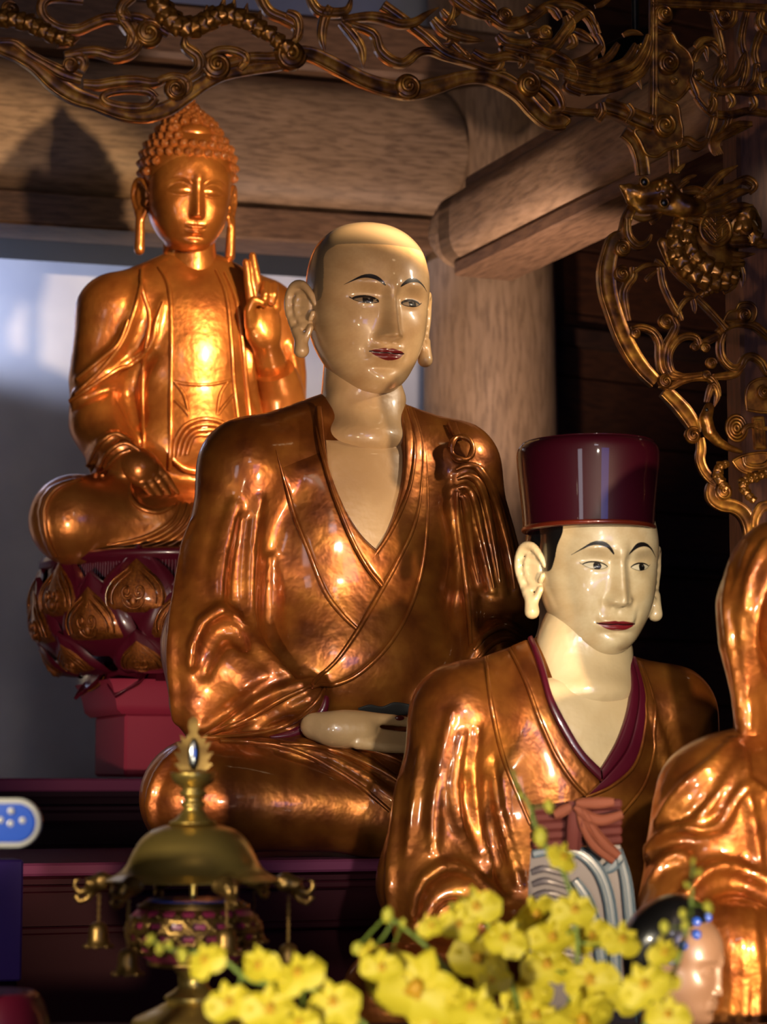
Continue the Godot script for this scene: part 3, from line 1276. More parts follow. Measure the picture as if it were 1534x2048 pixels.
# ---------------------------------------------------------------- the shaven monk statue
func shaven_monk() -> void:
	var f := Fig.new(self, 690.0, 4.0, 20.0)
	var s := f.s
	var base := f.p(690, 1708, 60)
	var t := thing("monk_statue", base, "gilt wooden statue of a seated shaven monk with bare pale head and crossed robe", "statue")
	var sc := Sculpt.new()
	# trunk and shoulders
	sc.ell(f.p(705, 1095, 0), Vector3(215, 290, 150) * s, f.turn, 0.03)
	sc.ell(f.p(700, 1330, 25), Vector3(225, 175, 168) * s, f.turn, 0.05)
	sc.cap(f.p(500, 937, -5), f.p(905, 935, -5), 86 * s, 80 * s, 0.05)
	sc.cap(f.p(665, 838, -30), f.p(500, 930, -5), 54 * s, 84 * s, 0.04)
	sc.cap(f.p(785, 852, -30), f.p(900, 925, -5), 50 * s, 80 * s, 0.04)
	# arm on the left of the picture
	sc.chain(f.pts([[495, 945, 0], [457, 1110, 0], [432, 1290, 10]]), [88 * s, 90 * s, 98 * s], 0.04)
	sc.chain(f.pts([[425, 1290, 10], [418, 1400, 40]]), [90 * s, 78 * s], 0.04)
	sc.chain(f.pts([[436, 1300, 40], [520, 1372, 115], [612, 1402, 175]]), [88 * s, 66 * s, 40 * s], 0.03)
	# arm on the right
	sc.chain(f.pts([[915, 945, 0], [952, 1080, 0], [985, 1230, 10]]), [80 * s, 82 * s, 88 * s], 0.04)
	sc.chain(f.pts([[985, 1240, 20], [940, 1370, 120], [880, 1420, 180]]), [86 * s, 70 * s, 50 * s], 0.03)
	# crossed legs
	sc.cap(f.p(560, 1545, 60), f.p(400, 1592, 150), 118 * s, 104 * s, 0.05)
	sc.cap(f.p(395, 1600, 170), f.p(770, 1625, 240), 92 * s, 76 * s, 0.05)
	sc.cap(f.p(820, 1560, 60), f.p(1040, 1600, 130), 112 * s, 100 * s, 0.05)
	sc.cap(f.p(1030, 1610, 140), f.p(770, 1630, 230), 90 * s, 74 * s, 0.05)
	sc.ell(f.p(700, 1545, 110), Vector3(240, 75, 140) * s, f.turn, 0.05)
	# folds of the sleeves
	fold(f, sc, [[470, 1010], [452, 1090], [440, 1170], [452, 1230]], [10, 20, 20, 8])
	fold(f, sc, [[520, 1000], [505, 1090], [500, 1180], [510, 1260], [560, 1330]], [8, 16, 16, 14, 8])
	furrow(f, sc, [[486, 1040], [478, 1120], [474, 1210], [490, 1290]], [6, 16, 20, 10])
	furrow(f, sc, [[542, 1120], [540, 1200], [545, 1280], [590, 1350]], [6, 16, 18, 10])
	fold(f, sc, [[385, 1330], [400, 1260], [445, 1222], [480, 1250], [530, 1310], [600, 1372]], [10, 16, 18, 14, 12, 10], 0.2)
	furrow(f, sc, [[405, 1345], [425, 1285], [455, 1262], [480, 1285]], [10, 22, 24, 8], 0.0)
	fold(f, sc, [[420, 1470], [480, 1430], [550, 1385], [625, 1362]], [10, 13, 13, 12])
	fold(f, sc, [[425, 1475], [500, 1455], [570, 1425], [640, 1385]], [8, 10, 11, 12])
	furrow(f, sc, [[410, 1455], [470, 1410], [540, 1365], [610, 1350]], [8, 10, 10, 6])
	fold(f, sc, [[375, 1040], [350, 1200], [342, 1330], [352, 1440]], [8, 14, 16, 12])
	# the drapery over the far shoulder
	for q in [[[915, 948], [950, 940], [985, 990], [1007, 1060], [1022, 1120], [1032, 1180]], [[915, 966], [945, 962], [968, 1012], [985, 1080], [1000, 1150], [1006, 1182]], [[920, 990], [934, 1000], [945, 1050], [962, 1110], [985, 1180]]]:
		fold(f, sc, q, [8, 13, 15, 15, 13, 10], 0.1)
	fold(f, sc, [[918, 990], [922, 1060], [932, 1130], [945, 1230], [945, 1310]], [8, 14, 15, 14, 10], 0.1)
	furrow(f, sc, [[935, 1040], [943, 1100], [955, 1170]], [6, 14, 8], 0.1)
	fold(f, sc, [[955, 1300], [985, 1262], [1020, 1258], [1050, 1290]], [12, 15, 15, 12], 0.1)
	fold(f, sc, [[965, 1320], [1000, 1290], [1030, 1290], [1055, 1310]], [10, 12, 12, 10], 0.1)
	# the robe over the legs
	fold(f, sc, [[520, 1485], [600, 1500], [690, 1535], [790, 1600]], [10, 16, 18, 14], 0.2)
	fold(f, sc, [[600, 1482], [680, 1500], [740, 1530], [800, 1570]], [8, 12, 12, 10], 0.2)
	furrow(f, sc, [[560, 1502], [650, 1528], [730, 1572]], [6, 10, 8], 0.2)
	fold(f, sc, [[640, 1475], [720, 1490], [800, 1520]], [8, 12, 10], 0.2)
	fold(f, sc, [[372, 1490], [322, 1540], [300, 1620], [330, 1690]], [8, 12, 13, 9], 0.2)
	var robe := part("robe", sculpted(sc, 0.005), M.gilt, t)
	# collars
	var skin_top := [[641, 826], [645, 868], [653, 925], [667, 970], [692, 1028], [721, 1072], [750, 1100]]
	var l2 := [[629, 826], [634, 872], [650, 935], [672, 1004], [702, 1080], [731, 1134], [762, 1176]]
	var l3 := [[552, 900], [568, 962], [589, 1028], [618, 1102], [650, 1182], [684, 1230], [716, 1261]]
	var r0 := [[789, 806], [800, 887], [798, 960], [781, 1033], [752, 1102]]
	var r1 := [[808, 826], [820, 887], [813, 960], [797, 1014], [770, 1072], [733, 1128]]
	var r2 := [[818, 824], [838, 887], [834, 984], [819, 1058], [790, 1121], [763, 1173], [736, 1224], [711, 1268], [672, 1322], [618, 1371]]
	var r3 := [[826, 824], [846, 900], [849, 985], [846, 1080], [833, 1160], [806, 1238], [765, 1302], [711, 1350], [662, 1370], [622, 1378]]
	var g := Geo.new()
	band(g, f, sc, l3, [[628, 880], [650, 935], [672, 1004], [702, 1080], [731, 1134], [762, 1176]], 7, 40, 11, 0.2)
	part("lapel", g.mesh(), M.gilt, robe)
	g = Geo.new()
	band(g, f, sc, l2, skin_top, 19, 30, 7)
	part("collar", g.mesh(), M.gilt, robe)
	g = Geo.new()
	band(g, f, sc, r0, r1, 19, 30, 6)
	part("collar", g.mesh(), M.gilt, robe)
	g = Geo.new()
	band(g, f, sc, r1, [[818, 824], [838, 887], [834, 984], [819, 1058], [790, 1121], [763, 1173]], 16, 30, 6)
	part("collar", g.mesh(), M.gilt, robe)
	g = Geo.new()
	band(g, f, sc, r2, r3, 11, 46, 7)
	part("lapel", g.mesh(), M.gilt, robe)
	g = Geo.new()
	for q in [[l2, 15], [l3, 5], [r1, 18], [r2, 13], [r3, 9]]:
		cord(g, f, sc, q[0], [1.0, 4.5, 5.0, 5.0, 4.0], q[1] / 5.0, 0.9, 40)
	part("hem_cord", g.mesh(), M.gilt, robe)
	# crisp folds of the shoulder drape
	g = Geo.new()
	for q in [[[912, 940], [932, 932], [958, 940], [984, 985], [1004, 1050], [1020, 1115], [1030, 1178]], [[914, 958], [936, 952], [958, 968], [974, 1020], [988, 1090], [1000, 1165]], [[916, 976], [934, 974], [948, 1000], [962, 1060], [978, 1130], [988, 1176]], [[918, 992], [928, 1000], [938, 1050], [946, 1110], [958, 1165]]]:
		cord(g, f, sc, q, [4, 7, 9, 9, 8, 6, 3], 0.25, 0.9, 30)
	cord(g, f, sc, [[914, 985], [917, 1050], [926, 1120], [936, 1200], [942, 1290]], [4, 7, 7, 6, 4], 0.2, 0.9, 24)
	for q in [[[948, 1300], [975, 1268], [1010, 1255], [1045, 1275]], [[956, 1318], [985, 1288], [1018, 1278], [1050, 1296]], [[962, 1335], [995, 1306], [1028, 1300], [1052, 1312]]]:
		cord(g, f, sc, q, [4, 6, 6, 4], 0.25, 0.9, 16)
	part("drape_fold", g.mesh(), M.gilt, robe)
	# hems of the sleeve and of the robe over the knees
	g = Geo.new()
	for q in [[[400, 1476], [470, 1472], [540, 1462], [590, 1440], [630, 1405], [648, 1378]], [[420, 1470], [490, 1440], [560, 1400], [620, 1372]], [[560, 1488], [620, 1492], [690, 1508], [760, 1540], [800, 1566]], [[640, 1482], [700, 1490], [760, 1506], [805, 1524]], [[440, 1482], [520, 1486], [590, 1500], [650, 1528], [720, 1572], [780, 1622]]]:
		cord(g, f, sc, q, [4, 5.5, 5.5, 5.5, 4], 0.25, 0.9, 26)
	part("hem_cord", g.mesh(), M.gilt, robe)
	g = Geo.new()
	cord(g, f, sc, [[540, 1474], [580, 1468], [618, 1450], [646, 1420], [652, 1396]], [3, 8, 11, 11, 8], 0.0, 0.8, 24)
	part("cuff", g.mesh(), M.lacquer_red, robe, "dark red lining of the sleeve")
	# a flaked patch above the hands
	g = Geo.new()
	band(g, f, sc, [[716, 1416], [740, 1409], [764, 1413], [790, 1404], [826, 1410]], [[722, 1428], [745, 1430], [768, 1428], [794, 1430], [830, 1428]], 3, 16, 5)
	part("flaked_patch", g.mesh(), M.black_wood, robe, "bare black patch where the gilding has flaked")
	# clasp ring and strap
	g = Geo.new()
	var mid := f.on(sc, 921, 902)
	var up := sc.normal_at(mid)
	var tx := Transform3D(Basis(up.cross(Vector3.UP).normalized(), up, up.cross(Vector3.UP).normalized().cross(up)), mid + up * 0.012)
	var ring := []
	var rr := []
	for i in 25:
		var a := TAU * i / 24.0
		ring.append(tx * Vector3(cos(a) * 22 * s, 0.002 * sin(a * 3.0), sin(a) * 26 * s))
		rr.append((6.0 + 1.2 * sin(a * 4.0)) * s)
	g.tube(ring, rr, up, 1.0, 9)
	part("clasp_ring", g.mesh(), M.gilt, robe)
	g = Geo.new()
	band(g, f, sc, [[893, 850], [902, 868], [912, 882]], [[912, 850], [918, 866], [926, 880]], 8, 8, 5)
	part("clasp_strap", g.mesh(), M.gilt, robe)
	# neck and chest
	var sk := Sculpt.new()
	sk.cap(f.p(724, 740, -8), f.p(720, 860, -10), 78 * s, 84 * s, 0.03)
	sk.ell(f.p(722, 882, 22), Vector3(98, 52, 96) * s, f.turn, 0.03)
	sk.cap(f.p(690, 800, 30), f.p(735, 880, 74), 16 * s, 14 * s, 0.03)
	sk.cap(f.p(790, 800, 30), f.p(752, 880, 74), 16 * s, 14 * s, 0.03)
	part("neck", sculpted(sk, 0.005), M.skin, t)
	g = Geo.new()
	band(g, f, sc, [[650, 858], [653, 925], [662, 975], [685, 1032], [714, 1078], [748, 1106]], [[802, 862], [804, 930], [799, 975], [788, 1032], [772, 1078], [754, 1106]], 9, 40, 14, 0.16)
	part("chest", g.mesh(), M.skin, t)
	# head
	var u := 120.0 * s
	var hx := Transform3D((Basis(Vector3.UP, deg_to_rad(23)) * Basis(Vector3.RIGHT, deg_to_rad(7))).scaled(Vector3.ONE * u), f.p(735, 612, 0))
	var h := head_of({"mouth": -0.84, "nose_tip": -0.52, "nose_base": -0.64, "nose": 0.33, "nose_width": 0.15})
	var paint := face_paint("monk_face_lacquer", [Color8(186, 154, 112), Color8(166, 132, 92)], {
		"hair": Color8(118, 100, 78), "hairline": [[1.3, -0.75], [1.04, -0.7], [1.0, -0.1], [0.955, 0.05], [0.95, 0.4], [0.92, 0.72], [0.82, 0.88], [0.6, 0.93], [-0.6, 0.93], [-0.82, 0.88], [-0.92, 0.72], [-0.95, 0.4], [-0.955, 0.05], [-1.0, -0.1], [-1.04, -0.7], [-1.3, -0.75]],
		"ink": Color8(22, 14, 10), "brow": [0.13, 0.255, 0.30, 0.36, 0.50, 0.37, 0.74, 0.24], "brow_thick": 0.036, "eye": [0.40, 0.0, 0.20, 0.06, 0.044, 0.012, 0.084], "look": [0.02, 0.01],
		"white": Color8(128, 108, 84), "iris": Color8(16, 10, 8), "lash": 0.026, "lips": Color8(96, 18, 20), "mouth": [-0.84, 0.30, 0.10, 0.115]})
	var hd := part("head", head_mesh(h, hx), paint, t)
	part("ear", ear(hx, -1.0, 0.10), M.skin, hd)
	part("ear", ear(hx, 1.0, 0.10), M.skin, hd)
	# folded hands in the lap
	var hs := Sculpt.new()
	hs.chain(f.pts([[628, 1452, 205], [668, 1456, 225], [720, 1458, 235]]), [26 * s, 31 * s, 30 * s], 0.02)
	hs.ell(f.p(690, 1462, 228), Vector3(56, 30, 30) * s, f.turn, 0.02)
	hs.chain(f.pts([[690, 1440, 235], [745, 1437, 240], [785, 1440, 235], [812, 1444, 225]]), [16 * s, 12 * s, 11 * s, 10 * s], 0.01)
	for k in 4:
		hs.chain(f.pts([[715, 1458 + k * 9, 232 + k * 7], [770, 1470 + k * 8, 236 + k * 8], [830, 1476 + k * 7, 228 + k * 8], [880, 1478 + k * 6, 210 + k * 8]]), [13 * s, 11 * s, 10.5 * s, 9 * s], 0.004)
	part("hand", sculpted(hs, 0.0032), M.skin, t)
	var nail := Geo.new()
	nail.ball(f.p(799, 1436, 244), Vector3(10, 5, 4) * s, f.turn, 6)
	part("thumb_nail", nail.mesh(), M.nail_red, t)


# ---------------------------------------------------------------- the gilt figure on a lotus throne
func curl_mesh() -> ArrayMesh:
	# a snail curl: a low dome with a wound ridge, radius 1, pointing up y
	var g := Geo.new()
	g.lathe([Vector2(1.0, -0.35), Vector2(1.0, 0.1), Vector2(0.86, 0.42), Vector2(0.6, 0.52), Vector2(0.5, 0.72), Vector2(0.3, 0.95), Vector2(0.0, 1.05)], Transform3D(), 10)
	var pts := []
	var rr := []
	for i in 16:
		var a := i * 0.72
		var r := 0.88 - i * 0.045
		pts.append(Vector3(cos(a) * r, 0.22 + i * 0.048, sin(a) * r))
		rr.append(0.2 - i * 0.005)
	g.tube(pts, rr, Vector3.UP, 0.9, 5)
	return g.mesh()


func gilt_figure() -> void:
	var f := Fig.new(self, 380.0, 4.9, 18.0)
	var s := f.s
	var t := thing("gilt_statue", f.p(380, 1118, 30), "bright gilt seated statue with tightly curled hair and one raised hand", "statue")
	var sc := Sculpt.new()
	sc.ell(f.p(385, 725, 0), Vector3(150, 215, 104) * s, f.turn, 0.03)
	sc.ell(f.p(380, 890, 12), Vector3(150, 120, 118) * s, f.turn, 0.05)
	sc.cap(f.p(238, 622, -5), f.p(520, 625, -5), 66 * s, 62 * s, 0.05)
	sc.cap(f.p(345, 545, -12), f.p(245, 612, -5), 38 * s, 60 * s, 0.04)
	sc.cap(f.p(428, 548, -12), f.p(515, 615, -5), 36 * s, 56 * s, 0.04)
	sc.chain(f.pts([[216, 628, 0], [196, 760, 0], [196, 845, 20]]), [62 * s, 58 * s, 52 * s], 0.04)
	sc.cap(f.p(206, 850, 15), f.p(222, 925, 30), 54 * s, 44 * s, 0.04)
	sc.chain(f.pts([[202, 850, 50], [232, 890, 95], [262, 920, 130]]), [46 * s, 38 * s, 30 * s], 0.03)
	sc.chain(f.pts([[548, 640, -5], [568, 750, 0], [572, 840, 30]]), [56 * s, 46 * s, 40 * s], 0.04)
	# legs
	sc.cap(f.p(330, 1035, 40), f.p(152, 1036, 110), 80 * s, 80 * s, 0.05)
	sc.cap(f.p(145, 1045, 118), f.p(430, 1075, 175), 72 * s, 48 * s, 0.05)
	sc.cap(f.p(450, 1030, 40), f.p(640, 1036, 90), 80 * s, 78 * s, 0.05)
	sc.cap(f.p(640, 1045, 100), f.p(430, 1080, 175), 70 * s, 46 * s, 0.05)
	sc.ell(f.p(390, 1045, 90), Vector3(180, 62, 120) * s, f.turn, 0.05)
	# folds on the arm
	fold(f, sc, [[283, 560], [270, 610], [245, 680], [205, 735], [150, 790]], [6, 10, 12, 12, 9], 0.1)
	fold(f, sc, [[250, 650], [232, 690], [195, 725], [152, 760]], [4, 9, 9, 6], 0.1)
	fold(f, sc, [[325, 600], [312, 640], [303, 690], [268, 725], [235, 738], [190, 768], [138, 802]], [6, 9, 10, 10, 10, 10, 8], 0.0)
	furrow(f, sc, [[300, 710], [275, 745], [262, 790], [275, 840]], [8, 18, 22, 14], 0.2)
	furrow(f, sc, [[150, 815], [190, 790], [230, 775]], [5, 8, 6], 0.4)
	fold(f, sc, [[170, 940], [195, 890], [230, 870], [262, 885]], [6, 9, 9, 7], 0.1)
	fold(f, sc, [[190, 950], [215, 905], [250, 888], [278, 905]], [6, 9, 9, 7], 0.1)
	fold(f, sc, [[500, 700], [505, 760], [520, 830]], [8, 10, 8], 0.1)
	fold(f, sc, [[580, 690], [592, 750], [590, 820]], [8, 10, 8], 0.1)
	# the knee's rim and the fan of folds over the shin
	fold(f, sc, [[150, 962], [105, 980], [85, 1020], [95, 1080], [110, 1112]], [6, 9, 9, 8, 6], 0.2)
	for k in 5:
		var b := k * 13.0
		fold(f, sc, [[372 + b, 1008 + k * 2], [345 + b * 0.9, 1050 + k * 3], [295 + b * 0.8, 1076 + k * 5], [225 + b, 1086 + k * 6]], [4, 6, 6, 4], 0.2)
	fold(f, sc, [[262, 960], [268, 1000], [300, 1022], [345, 1015]], [4, 6, 7, 5], 0.2)
	var robe := part("robe", sculpted(sc, 0.0066), M.gilt_bright, t)
	# cords, hems and the girdle
	var g := Geo.new()
	for q in [[[318, 535], [338, 575], [343, 660], [342, 780], [341, 905], [338, 940]], [[284, 540], [284, 580], [300, 640], [288, 720], [286, 800], [288, 900]], [[432, 540], [452, 590], [462, 680], [468, 770], [478, 860], [482, 930]], [[450, 545], [472, 600], [485, 690], [496, 800], [505, 880]]]:
		cord(g, f, sc, q, [4.0, 5.0, 5.0, 5.0, 4.0], 0.2, 0.9, 26)
	part("hem_cord", g.mesh(), M.gilt_bright, robe)
	g = Geo.new()
	cord(g, f, sc, [[346, 762], [372, 768], [400, 770], [430, 768], [462, 760]], [3, 4, 4, 4, 3], 0.2, 0.9, 16)
	for q in [[[350, 765], [368, 790], [378, 830]], [[455, 765], [440, 790], [434, 830]], [[350, 800], [368, 818], [378, 832]], [[466, 790], [448, 812], [436, 830]]]:
		cord(g, f, sc, q, [3.5, 4.0, 3.0], 0.1, 0.9, 12)
	for k in 4:
		var d := k * 11.0
		cord(g, f, sc, [[348 + d * 0.8, 915 - d * 0.2], [352 + d, 880 - d * 0.1], [372 + d * 0.8, 850 + d * 0.6], [410, 838 + d], [448 - d * 0.8, 848 + d * 0.6], [470 - d, 880], [474 - d, 915]], [4, 5, 5, 5, 5, 5, 4], 0.1, 0.9, 26)
	cord(g, f, sc, [[345, 918], [370, 938], [410, 944], [450, 938], [478, 915]], [5, 7, 7, 7, 5], 0.1, 0.9, 20)
	part("girdle", g.mesh(), M.gilt_bright, robe)
	g = Geo.new()
	for k in 6:
		var b := k * 12.0
		cord(g, f, sc, [[360 + b, 1004 + k], [346 + b * 0.9, 1040 + k * 3], [310 + b * 0.85, 1066 + k * 5], [262 + b * 0.8, 1082 + k * 5], [214 + b, 1090 + k * 4]], [2.5, 4, 4.5, 4, 2], 0.25, 0.9, 20)
	cord(g, f, sc, [[262, 962], [262, 995], [285, 1018], [320, 1024], [350, 1010]], [3, 4.5, 5, 4.5, 3], 0.25, 0.9, 18)
	for q in [[[283, 560], [272, 610], [246, 680], [206, 735], [152, 788]], [[256, 640], [236, 688], [198, 722], [154, 758]], [[326, 604], [312, 645], [302, 690], [266, 726], [234, 740], [188, 770], [140, 802]], [[172, 936], [196, 890], [230, 868], [262, 882]], [[192, 948], [216, 904], [250, 886], [280, 902]], [[205, 952], [232, 915], [262, 900]]]:
		cord(g, f, sc, q, [3, 5, 5, 4], 0.25, 0.9, 22)
	cord(g, f, sc, [[162, 958], [112, 978], [88, 1020], [96, 1080], [112, 1112]], [3, 5, 5, 5, 3], 0.25, 0.9, 20)
	part("fold_ridge", g.mesh(), M.gilt_bright, robe)
	# neck
	var nk := Sculpt.new()
	nk.cap(f.p(384, 455, -5), f.p(384, 540, -8), 44 * s, 52 * s, 0.02)
	part("neck", sculpted(nk, 0.006), M.gilt_bright, t)
	# head
	var u := 84.0 * s
	var hx := Transform3D((Basis(Vector3.UP, deg_to_rad(18)) * Basis(Vector3.RIGHT, deg_to_rad(9))).scaled(Vector3.ONE * u), f.p(376, 390, 5))
	var rows := []
	for r in SKULL:
		var q: Array = r.duplicate()
		if q[0] < 0.0:
			q[0] *= 0.93
			q[1] *= 0.93
		rows.append(q)
	var face := [[0.41, 0.10, 0.28, 0.17, -0.08], [0.40, 0.03, 0.20, 0.11, 0.10], [0.60, -0.36, 0.26, 0.22, 0.05], [0.50, -0.66, 0.26, 0.22, 0.05], [0.10, -0.57, 0.05, 0.05, 0.07], [0.0, -1.20, 0.20, 0.10, 0.05], [0.0, -1.07, 0.20, 0.045, -0.04], [0.0, -0.73, 0.035, 0.05, -0.015], [0.0, 0.7, 0.6, 0.25, 0.02]]
	var h := head_of({"rows": rows, "face": face, "lid": 0.01, "smile": 0.055, "mouth": -0.89, "mouth_width": 0.26, "lip_up": 0.07, "lip_low": 0.085, "nose_tip": -0.53, "nose_base": -0.63, "nose": 0.23, "bridge": 0.08, "nose_width": 0.12, "nose_top": 0.2})
	var hd := part("head", head_mesh(h, hx, 170, 170), M.gilt_bright, t)
	part("ear", ear(hx, -1.0, 0.66, 0.9, 0.0036), M.gilt_bright, hd)
	part("ear", ear(hx, 1.0, 0.66, 0.9, 0.0036), M.gilt_bright, hd)
	# brow lines
	g = Geo.new()
	for sg in [-1.0, 1.0]:
		var pts := []
		var rr := []
		for i in 14:
			var q: Vector2 = Geo.along([Vector2(0.14, 0.16), Vector2(0.24, 0.26), Vector2(0.42, 0.31), Vector2(0.62, 0.27), Vector2(0.76, 0.16)], i / 13.0)
			pts.append(hx * face_at(h, sg * q.x, q.y))
			rr.append(u * lerpf(0.022, 0.008, i / 13.0))
		g.tube(pts, rr, hx.basis.z.normalized(), 0.8, 6)
	part("brow", g.mesh(), M.gilt_bright, hd)
	# hair: a cap below and a curl on every step
	var hs := Sculpt.new()
	hs.ell(hx * Vector3(0, 0.62, -0.16), Vector3(1.12, 1.06, 1.14) * u, hx.basis.orthonormalized(), 0.02)
	hs.ell(hx * Vector3(0, 1.48, -0.18), Vector3(0.60, 0.46, 0.60) * u, hx.basis.orthonormalized(), 0.03)
	hs.cap(hx * Vector3(0, 1.8, -0.18), hx * Vector3(0, 2.14, -0.18), 0.26 * u, 0.12 * u, 0.015)
	# what lies before the forehead is cut away
	hs.cut_ell(hx * Vector3(0, -0.25, 1.2), Vector3(1.6, 1.02, 1.12) * u, hx.basis.orthonormalized(), 0.004)
	hs.cut_ell(hx * Vector3(0, -1.55, 0.0), Vector3(2.0, 1.4, 2.0) * u, hx.basis.orthonormalized(), 0.004)
	var hair := part("hair_cap", sculpted(hs, 0.005), M.gilt_bright, hd)
	var cm := curl_mesh()
	var count := 0
	var list := hs.all()
	for ring in 15:
		var el := -8.0 + ring * 11.6
		var low := ring < 8
		var c := Vector3(0, 0.62, -0.16) if low else Vector3(0, 1.48, -0.18)
		var ee := deg_to_rad(el if low else 4.0 + (ring - 8) * 14.0)
		var nn := maxi(int(TAU * (1.1 if low else 0.66) * cos(ee) / 0.225), 1)
		if low and el > 62.0:
			continue
		for i in nn:
			var a := TAU * (i + 0.5 * (ring % 2)) / nn
			var d := Vector3(sin(a) * cos(ee), sin(ee), cos(a) * cos(ee))
			if d.z < -0.55:
				continue
			var from := hx * (c + d * 2.6)
			var dir := (hx * c - from).normalized()
			var p := from
			for step in 40:
				var dd := hs.value(p, list)
				if dd < 0.001:
					break
				p += dir * dd
				if p.distance_to(hx * c) < 0.2 * u:
					break
			var loc := hx.affine_inverse() * p
			if absf(hs.value(p, list)) > 0.003 or (loc.z > 0.25 and loc.y < 0.80 - 0.35 * maxf(absf(loc.x) - 0.75, 0.0) * 4.0) or loc.y < -0.1:
				continue
			if loc.z > 0.3 and absf(loc.x) < 0.36 and loc.y > 1.30 and loc.y < 1.68:
				continue
			hs.last = list
			var up := hs.normal_at(p)
			var side := up.cross(Vector3(0.3, 0.2, 1.0)).normalized()
			placed("hair_curl", cm, M.gilt_bright, hair, Transform3D(Basis(side, up, side.cross(up)).scaled(Vector3.ONE * u * 0.112), p))
			count += 1
	for i in 9:
		var a := TAU * i / 4.5
		var q := Vector3(cos(a) * (0.26 - i * 0.024), 1.88 + i * 0.045, -0.18 + sin(a) * (0.26 - i * 0.024))
		placed("hair_curl", cm, M.gilt_bright, hair, Transform3D(Basis().scaled(Vector3.ONE * u * 0.09), hx * q))
	g = Geo.new()
	g.ball(hx * Vector3(0, 1.46, 0.46), Vector3(0.36, 0.20, 0.16) * u, hx.basis.orthonormalized() * Basis(Vector3.RIGHT, -0.5), 12)
	part("hair_jewel", g.mesh(), M.gilt_bright, hd)
	# the hand on the shin
	var hh := Sculpt.new()
	hh.cap(f.p(255, 912, 125), f.p(285, 935, 150), 27 * s, 27 * s, 0.02)
	hh.ell(f.p(285, 938, 152), Vector3(34, 38, 22) * s, f.turn * Basis(Vector3.BACK, 0.7), 0.02)
	for q in [[270, 952, 316, 1004], [285, 945, 331, 1004], [299, 937, 345, 998], [311, 929, 355, 985]]:
		hh.chain(f.pts([[q[0], q[1], 152], [lerpf(q[0], q[2], 0.45), lerpf(q[1], q[3], 0.4), 170], [q[2], q[3], 168]]), [9.5 * s, 8 * s, 5 * s], 0.003)
	part("hand", sculpted(hh, 0.0034), M.gilt_bright, t)
	# the raised hand
	hh = Sculpt.new()
	hh.chain(f.pts([[548, 765, 20], [538, 720, 70], [530, 685, 92]]), [40 * s, 33 * s, 27 * s], 0.02)
	hh.ell(f.p(530, 645, 100), Vector3(33, 42, 20) * s, f.turn, 0.03)
	hh.cap(f.p(512, 665, 100), f.p(506, 625, 108), 18 * s, 14 * s, 0.02)
	hh.chain(f.pts([[508, 628, 100], [499, 580, 98], [492, 524, 96]]), [11.5 * s, 9.5 * s, 7 * s], 0.006)
	hh.chain(f.pts([[524, 612, 100], [515, 565, 98], [505, 511, 94]]), [11.5 * s, 10 * s, 7 * s], 0.006)
	hh.chain(f.pts([[538, 612, 100], [531, 570, 108], [530, 590, 126], [529, 608, 124]]), [11 * s, 10 * s, 9 * s, 8 * s], 0.004)
	hh.chain(f.pts([[553, 615, 98], [547, 572, 106], [547, 590, 124], [545, 604, 122]]), [10.5 * s, 9.5 * s, 8.5 * s, 7.5 * s], 0.004)
	hh.chain(f.pts([[502, 650, 110], [499, 620, 122], [508, 600, 132], [524, 606, 136]]), [13 * s, 11 * s, 9 * s, 7 * s], 0.006)
	part("hand", sculpted(hh, 0.0034), M.gilt_bright, t)
	g = Geo.new()
	var sw := []
	for q in [[566, 860, 30], [560, 790, 40], [548, 740, 66]]:
		sw.append(f.p(q[0], q[1], q[2]))
	g.tube(sw, [52 * s, 50 * s, 42 * s], f.turn.z, 1.0, 28, 20)
	part("sleeve", g.mesh(), M.gilt_bright, robe)
	lotus_throne(f)


# a point on the front of a face by its x and y
func face_at(h: Dictionary, x: float, y: float) -> Vector3:
	var f := 0.3
	var th := 0.0
	var p := Vector3.ZERO
	for n in 24:
		var r := skull_row(h, f)
		p = skull_point(r, th)
		f = clampf(f + (p.y - y) * 0.12, 0.0, 1.0)
		th = clampf(th + (x - p.x) * 0.7, -1.5, 1.5)
	return p + features(h, p, smoothstep(0.0, 0.45, cos(th)))


